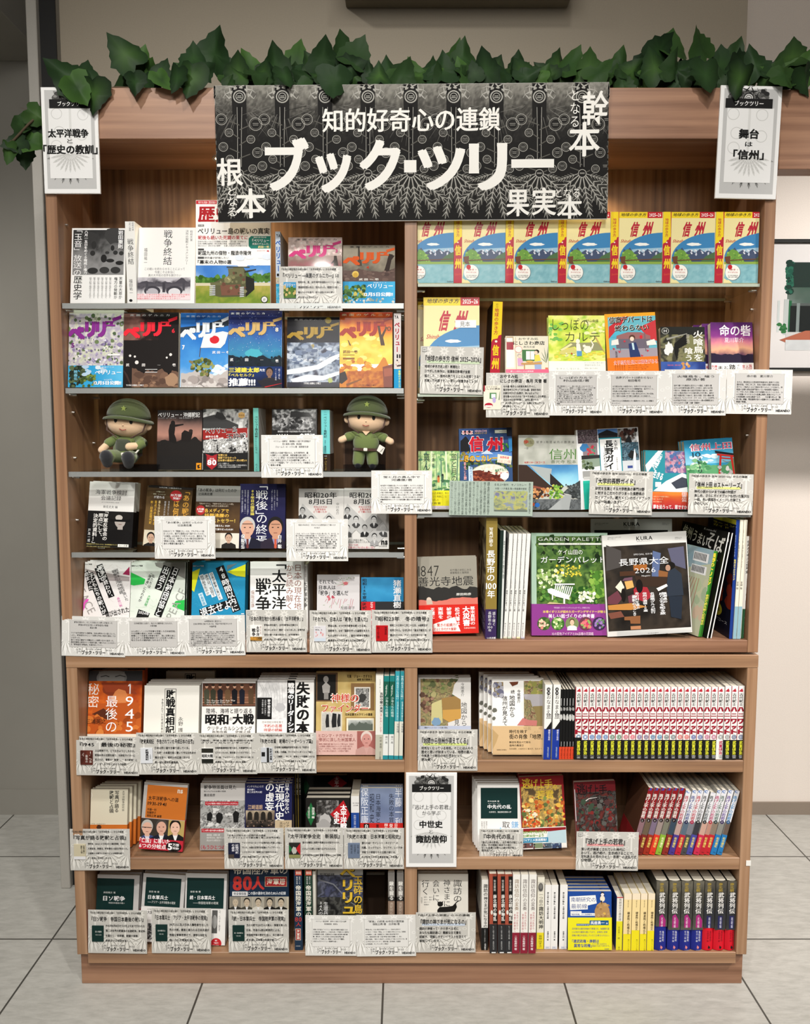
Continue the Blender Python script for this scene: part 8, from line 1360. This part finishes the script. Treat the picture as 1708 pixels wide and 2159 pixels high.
def limb(name,pts,rad,mat,parent,n=16):
    """a stuffed limb: round sections along a path, closed and rounded at both ends"""
    P_=[Vector(p)for p in pts];m=len(P_);v,f=[],[]
    ss=[]
    for i in range(m-1):
        for k in range(6):t=k/6;ss.append((P_[i].lerp(P_[i+1],t),rad[i]+(rad[i+1]-rad[i])*t))
    ss.append((P_[-1],rad[-1]))
    d0=(P_[1]-P_[0]).normalized();d1=(P_[-1]-P_[-2]).normalized()
    cap0=[(P_[0]-d0*rad[0]*math.cos(a),rad[0]*math.sin(a))for a in(.12,.6,1.1)];cap1=[(P_[-1]+d1*rad[-1]*math.cos(a),rad[-1]*math.sin(a))for a in(1.1,.6,.12)]
    ss=cap0+ss+cap1
    for i,(c,r)in enumerate(ss):
        d=(ss[min(i+1,len(ss)-1)][0]-ss[max(i-1,0)][0]).normalized();u=d.cross(Vector((0,1,.3))).normalized();w_=d.cross(u)
        for j in range(n):a=2*math.pi*j/n;v.append(c+u*r*math.cos(a)+w_*r*math.sin(a))
    for i in range(len(ss)-1):
        for j in range(n):f.append((i*n+j,i*n+(j+1)%n,(i+1)*n+(j+1)%n,(i+1)*n+j))
    f+=[tuple(range(n-1,-1,-1)),tuple(range((len(ss)-1)*n,len(ss)*n))]
    mb=MB();mb.add([tuple(p)for p in v],f,'fff',mat);return mb.build(name,parent,True)
def flat(name,pts,y,th,mat,parent):
    mb=MB();n=len(pts);v=[(x,y,z)for x,z in pts]+[(x,y+th,z)for x,z in pts]
    mb.add(v,[tuple(range(n)),tuple(range(2*n-1,n-1,-1))]+[(i,n+i,n+(i+1)%n,(i+1)%n)for i in range(n)],'fff',mat);return mb.build(name,parent)
def star_pts(cx,cz,r):return[(cx+(r if k%2==0 else r*.45)*math.sin(k*math.pi/5),cz+(r if k%2==0 else r*.45)*math.cos(k*math.pi/5))for k in range(10)]
def head_and_helmet(e,hz,tilt,brim_z):
    """generic rag-doll head: simple dot eyes and a small stitched smile, under a cloth helmet"""
    hd=ell('head',(0,0,hz),(.051,.040,.036),'skin',e,(0,tilt,0),.12)
    for s in(-1,1):
        ell('eye',(s*.019,-.0385,.004),(.0042,.002,.0055),'felt_black',hd);ell('ear',(s*.050,0,-.004),(.009,.006,.010),'skin',hd)
    limb('mouth',[(-.008,-.0392,-.016),(0,-.0397,-.0185),(.008,-.0392,-.016)],[.0009]*3,'red_felt',hd,8)
    ell('nose',(0,-.0405,-.006),(.0022,.0016,.0018),'skin',hd)
    hm=ell('helmet',(0,.002,brim_z),(.054,.046,.047),'helmet_green',e,(0,tilt,0),0,0.0)
    mb=MB();v,f=[],[];n=40
    prof=((.050,.042,.004),(.060,.052,.0),(.0625,.0545,-.005),(.060,.052,-.007),(.050,.042,-.002))
    for rx,ry,z in prof:
        for j in range(n):a=2*math.pi*j/n;v.append((rx*math.cos(a),ry*math.sin(a),z-.006*abs(math.cos(a))**2))
    for i in range(len(prof)):
        for j in range(n):f.append((i*n+j,i*n+(j+1)%n,((i+1)%len(prof))*n+(j+1)%n,((i+1)%len(prof))*n+j))
    mb.add(v,f,'fff','helmet_green');mb.build('brim',hm,True)
    flat('star',star_pts(0,.021,.0075),-.0432,.002,'star',hm)
    for s in(-1,1):limb('chin_strap',[(s*.050,-.010,brim_z-.004+s*0),(s*.044,-.026,hz-.02),(s*.018,-.033,hz-.0365)],[.0016]*3,'belt',e,8)
    return hd
zr=SH['L3']
# sitting doll on a low clear riser
p=at(263,960,.055);zb=zr+.018
mb=MB();xr0,xr1=X_(231,985,.03),X_(333,985,.03);mb.box(xr0,xr1,.03,.10,zr+.0163,zr+.0183,'fff','acrylic_smoke');mb.box(xr0,xr1,.03,.032,zr+.0003,zr+.0163,'fff','acrylic_smoke');mb.box(xr0,xr1,.098,.10,zr+.0003,zr+.0163,'fff','acrylic_smoke')
tag(mb.build('acrylic_riser'),'low grey clear riser under the sitting soldier doll','stand')
e=empty('plush_doll','sitting plush soldier doll with crossed arm and black boots, legs forward','plush doll','plush soldier dolls',Matrix.Translation((p.x+.004,.062,zb+.0045))@Matrix.Rotation(math.radians(3),4,'Y')@Matrix.Scale(.97,4))
ell('torso',(0,0,.034),(.036,.026,.034),'cloth_green',e,(0,0,0),.1);ell('vest',(-.004,-.0015,.040),(.024,.0262,.020),'vest',e,(0,0,0),.35)
mb=MB();v=[]
for j in range(32):
    a=2*math.pi*j/32
    for z,k in((.017,1.0),(.024,1.0)):v.append((.0358*k*math.cos(a),.0262*k*math.sin(a),z))
mb.add(v,[(2*j,(2*j+2)%64,(2*j+3)%64,2*j+1)for j in range(32)],'fff','belt');bl=mb.build('belt',e);ell('buckle',(-.002,-.0275,.0205),(.0055,.002,.004),'white_felt',bl,(0,0,0),.5)
limb('sleeve',[(-.026,-.006,.058),(-.042,-.018,.046)],[.011,.0115],'cloth_green',e);limb('hand',[(-.043,-.019,.044),(-.055,-.026,.028)],[.0085,.0095],'skin',e)
limb('sleeve',[(.027,-.006,.058),(.043,-.020,.050),(.036,-.032,.043)],[.011,.0125,.0115],'cloth_green',e);limb('hand',[(.034,-.036,.043),(.017,-.040,.040)],[.0085,.010],'skin',e)
limb('finger_tip',[(.040,-.034,.036),(.034,-.040,.026),(.024,-.042,.0245)],[.0022,.0022,.0018],'white_felt',e,8)
for s in(-1,1):
    limb('trouser_leg',[(s*.016-.002,-.010,.014),(s*.026-.002,-.050,.016),(s*.026-.002,-.060,.006)],[.0165,.0150,.0135],'cloth_green',e);limb('boot',[(s*.026-.003,-.060,-.0005),(s*.0265-.003,-.068,.014)],[.0125,.0160],'boot',e)
head_and_helmet(e,.098,math.radians(3),.112)
# standing doll with an acrylic block behind
p=at(770,960,.055)
mb=MB();xr0,xr1=X_(724,985,.03),X_(812,985,.03);mb.box(xr0,xr1,.03,.09,zr+.0003,zr+.002,'fff','acrylic_smoke');mb.box(xr0,xr1,.03,.0315,zr+.002,zr+.018,'fff','acrylic_smoke');mb.box(xr0,xr1,.088,.09,zr+.002,zr+.075,'fff','acrylic_smoke')
tag(mb.build('acrylic_riser'),'grey clear stand behind the standing soldier doll','stand')
e=empty('plush_doll','standing plush soldier doll with arms spread and a white wrist tag','plush doll','plush soldier dolls',Matrix.Translation((p.x,.060,zr+.0055))@Matrix.Rotation(math.radians(2),4,'Y')@Matrix.Scale(.93,4))
ell('torso',(0,0,.070),(.034,.025,.030),'cloth_green',e,(0,0,0),.15)
flat('collar',[(-.010,.099),(.010,.099),(.0,.088)],-.0245,.004,'skin',e)
mb=MB();v=[]
for j in range(32):
    a=2*math.pi*j/32
    for z in(.048,.055):v.append((.0335*math.cos(a),.0252*math.sin(a),z))
mb.add(v,[(2*j,(2*j+2)%64,(2*j+3)%64,2*j+1)for j in range(32)],'fff','belt');bl=mb.build('belt',e);ell('buckle',(0,-.0262,.0515),(.0052,.002,.0042),'white_felt',bl,(0,0,0),.5)
for s in(-1,1):
    limb('sleeve',[(s*.024,0,.090),(s*.046,-.004,.083)],[.0105,.0125],'cloth_green',e);h_=limb('hand',[(s*.049,-.005,.082),(s*.064,-.008,.074)],[.0085,.0090],'skin',e)
    limb('trouser_leg',[(s*.016,0,.046),(s*.019,-.001,.018)],[.0165,.0150],'cloth_green',e);limb('boot',[(s*.019,0,.012),(s*.019,-.010,.0085)],[.0115,.0085],'boot',e)
t_=flat('wrist_tag',[(.036,.066),(.050,.058),(.043,.040),(.029,.050)],-.018,.0006,'white_felt',e)
for k in range(3):limb('tag_print',[(.036+.003*k,-.0183,.046+.0035*k),(.043+.002*k,-.0183,.0495+.0035*k)],[.0004,.0004],'felt_black',t_,6)
head_and_helmet(e,.130,math.radians(2),.146)

# ================================================================== ivy along the top
gl=empty('ivy_garland','dark green ivy garland draped along the bookcase top and outer corner','garland',None,Matrix.Translation((0,0,0)))
LH=[(.15,-.11),(.33,-.12),(.47,.0),(.50,.12),(.44,.24),(.50,.36),(.40,.46),(.36,.58),(.25,.66),(.21,.78),(.10,.88)]
LF=[(0,.0)]+LH+[(0,1.02)]+[(-x,y)for x,y in LH[::-1]]
leafs=[(18,320,40,190),(48,262,52,150),(78,245,46,120),(62,300,50,200),(80,285,42,180),(32,300,48,250),(52,330,40,180),(140,160,74,300),(165,188,62,150),(198,200,62,185),(178,150,46,10),(205,180,50,120),(262,112,70,-45),(298,128,52,15),(312,150,52,55),(285,175,42,180),(325,165,42,110),(342,168,42,150),(372,165,48,200),(408,122,58,0),(404,168,64,190),(452,112,76,8),(432,150,42,60),(388,150,44,-60),(502,152,60,0),(522,142,62,-20),(545,158,46,60),(580,138,66,5),(560,162,42,100),(602,162,44,170),(625,128,62,15),(642,150,52,60),(660,142,52,-30),(682,122,62,10),(704,172,68,185),(722,112,64,8),(752,112,68,25),(742,142,52,70),(772,158,42,100),(800,160,50,0),(822,152,56,-10),(852,157,52,30),(872,157,52,-20),(902,152,56,10),(932,147,60,0),(957,128,64,18),(976,122,62,5),(992,152,52,60),(1022,146,64,0),(1046,148,52,20),(1095,150,62,-5),(1112,162,46,60),(1150,157,52,-40),(1180,142,68,10),(1200,132,62,30),(1240,142,56,10),(1262,152,56,60),(1310,142,62,0),(1290,157,52,-40),(1332,152,56,40),(1355,142,62,20),(1392,108,68,30),(1420,96,72,15),(1380,142,62,-30),(1440,152,62,60),(1420,142,56,0),(1478,96,62,-42),(1490,158,66,180),(1520,132,66,0),(1546,122,62,20),(1570,142,68,60),(1592,137,62,-20),(1560,168,62,190),(1622,157,52,40),(1670,115,66,0),(1690,142,62,30),(1655,165,56,180),(1695,168,52,150)]
rg=random.Random(21)
for k in range(110):
    x=rg.uniform(255,1705)
    if 345<x<365 or 465<x<485 or 1060<x<1085:continue
    leafs.append((x,rg.uniform(150,176),rg.uniform(34,54),rg.uniform(-80,80)))
fm=MB();ztopc=ZTOP
for i,(px,py,sz,ang)in enumerate(leafs):
    hang=ang>140 or ang<-140 or px<90
    Y=rg.uniform(-.03,-.012)if hang else rg.uniform(.015,.10)
    if px<90:Y=rg.uniform(-.01,.03)
    c=at(px,py,Y);s_=sz/F_PX*(DIST+Y)*1.08
    yaw,pit=rg.uniform(-.6,.6),rg.uniform(-.55,.35);R3=Matrix.Rotation(yaw,3,'Z')@Matrix.Rotation(pit,3,'X')@Matrix.Rotation(math.radians(ang),3,'Y')
    base=rg.choice(['1e311b','263b1f','1b2b1a','2e4722','223620','3d5c2a']);hi=rg.choice(['2c4624','294022','3f5c2c'])
    V_,C_=[],[]
    cen=(0,.38);ring=[(x*rg.uniform(.9,1.1),y)for x,y in LF]
    for(x,y)in[cen]+[((x+0)/2,(y+.38)/2)for x,y in ring]+ring:
        fold=-.22*abs(x)+.28*(y-.4)**2+.05*math.sin(9*x+i)
        q=R3@Vector((x*s_,-fold*s_,(y-.4)*s_));V_.append(tuple(c+q))
    n=len(ring);F_=[(0,1+j,1+(j+1)%n)for j in range(n)]+[(1+j,1+n+j,1+n+(j+1)%n,1+(j+1)%n)for j in range(n)]
    C_=np.array([hx(hi)]+[tuple((np.array(hx(base))*.6+np.array(hx(hi))*.4))]*n+[hx(base)]*n)
    fm.add(V_,F_,C_,'leaf')
    V_=[((x,min(y,-.0125),z)if hang and z<ztopc+.002 else(x,y,max(z,ztopc+.0008)if y>-.013 and px>90 else z))for x,y,z in V_]
    a,b=R3@Vector((0,0,-.4*s_)),R3@Vector((0,.02,-.75*s_))
    if not(px>90):fm.add([tuple(c+a+Vector((-.0012,0,0))),tuple(c+a+Vector((.0012,0,0))),tuple(c+b+Vector((.001,0,0))),tuple(c+b+Vector((-.001,0,0)))],[(0,1,2,3)],'5a4a34','leaf')
fm.build('foliage',gl,True)
vp=[tuple(at(25,300,.0)),tuple(at(60,262,.0)),tuple(at(90,235,.02)),tuple(at(140,176,.04))]+[(X_(x,176,.05),.05+.02*math.sin(x/60),ztopc+.006+.004*math.sin(x/33))for x in range(190,1760,60)]
M['vine']=plain('vine_stem','4a3c28',.8)
limb('vine',vp,[.0028]*len(vp),'vine',gl,8)

# ================================================================== framed picture on the far wall
full()
yw=YW-.002
x0=X_(1596,640,yw);z1,z0=Z_(507,yw),Z_(783,yw);x1=x0+.55
e=empty('framed_picture','thin black framed photo of a building with trees on the far white wall','picture',None,Matrix.Translation((x0,yw-.022,z0)))
w_,h_=x1-x0,z1-z0;fr=.011
mb=MB()
for a in((0,w_,0,fr),(0,w_,h_-fr,h_),(0,fr,fr,h_-fr),(w_-fr,w_,fr,h_-fr)):mb.box(a[0],a[1],0,.022,a[2],a[3],'1c1e1c','gloss')
mb.build('frame',e)
mb=MB();mb.box(fr,w_-fr,.010,.021,fr,h_-fr,'efe8e4','matte');ik=Ink(Unit(w_,h_),mb,'matte',.010)
u0,v0,v1,u1=(X_(1656,640,yw)-x0)/w_,.17,.84,.93
ik.run([H(u0,v0,u1,v1,['2a4038','3a5a4c','5a6a60','9aa8a0','d8d4cc'],'v',5,3,40,.5),R(u0,v0,u1,.36,'22342e'),N(u0,v0,.2,.4,40,.01,.03,['1f5a48','2a6a54','183a30'],3,1),R(u0,.48,u1,.68,'5a605c'),R(u0+.01,.46,u0+.03,.7,'2a6a44'),R(.12,.46,.135,.70,'d8dcd8'),R(.16,.45,.19,.72,'c8ccc8'),R(.20,.5,.34,.7,'1c201e'),R(.24,.48,.26,.7,'8a9490'),N(u0,.64,.13,.70,10,.01,.02,['2a6a3a','3a7a44'],4,1),P([(u0,.70),(u1,.70),(u1,.84),(u0,.84)],'d8d4d0'),P([(.14,.76),(.3,.69),(.6,.68),(.5,.74),(.2,.79)],'b86a50'),H(u0,.76,u1,v1,['c8c8c8','e4e4e2'],'n',6,8,30)])
mb.build('mounted_print',e)
mb=MB();mb.box(fr,w_-fr,.007,.0085,fr,h_-fr,'fff','acrylic');mb.build('glazing',e)
bpy.data.objects.remove(_to);bpy.data.scenes.remove(_tmp)
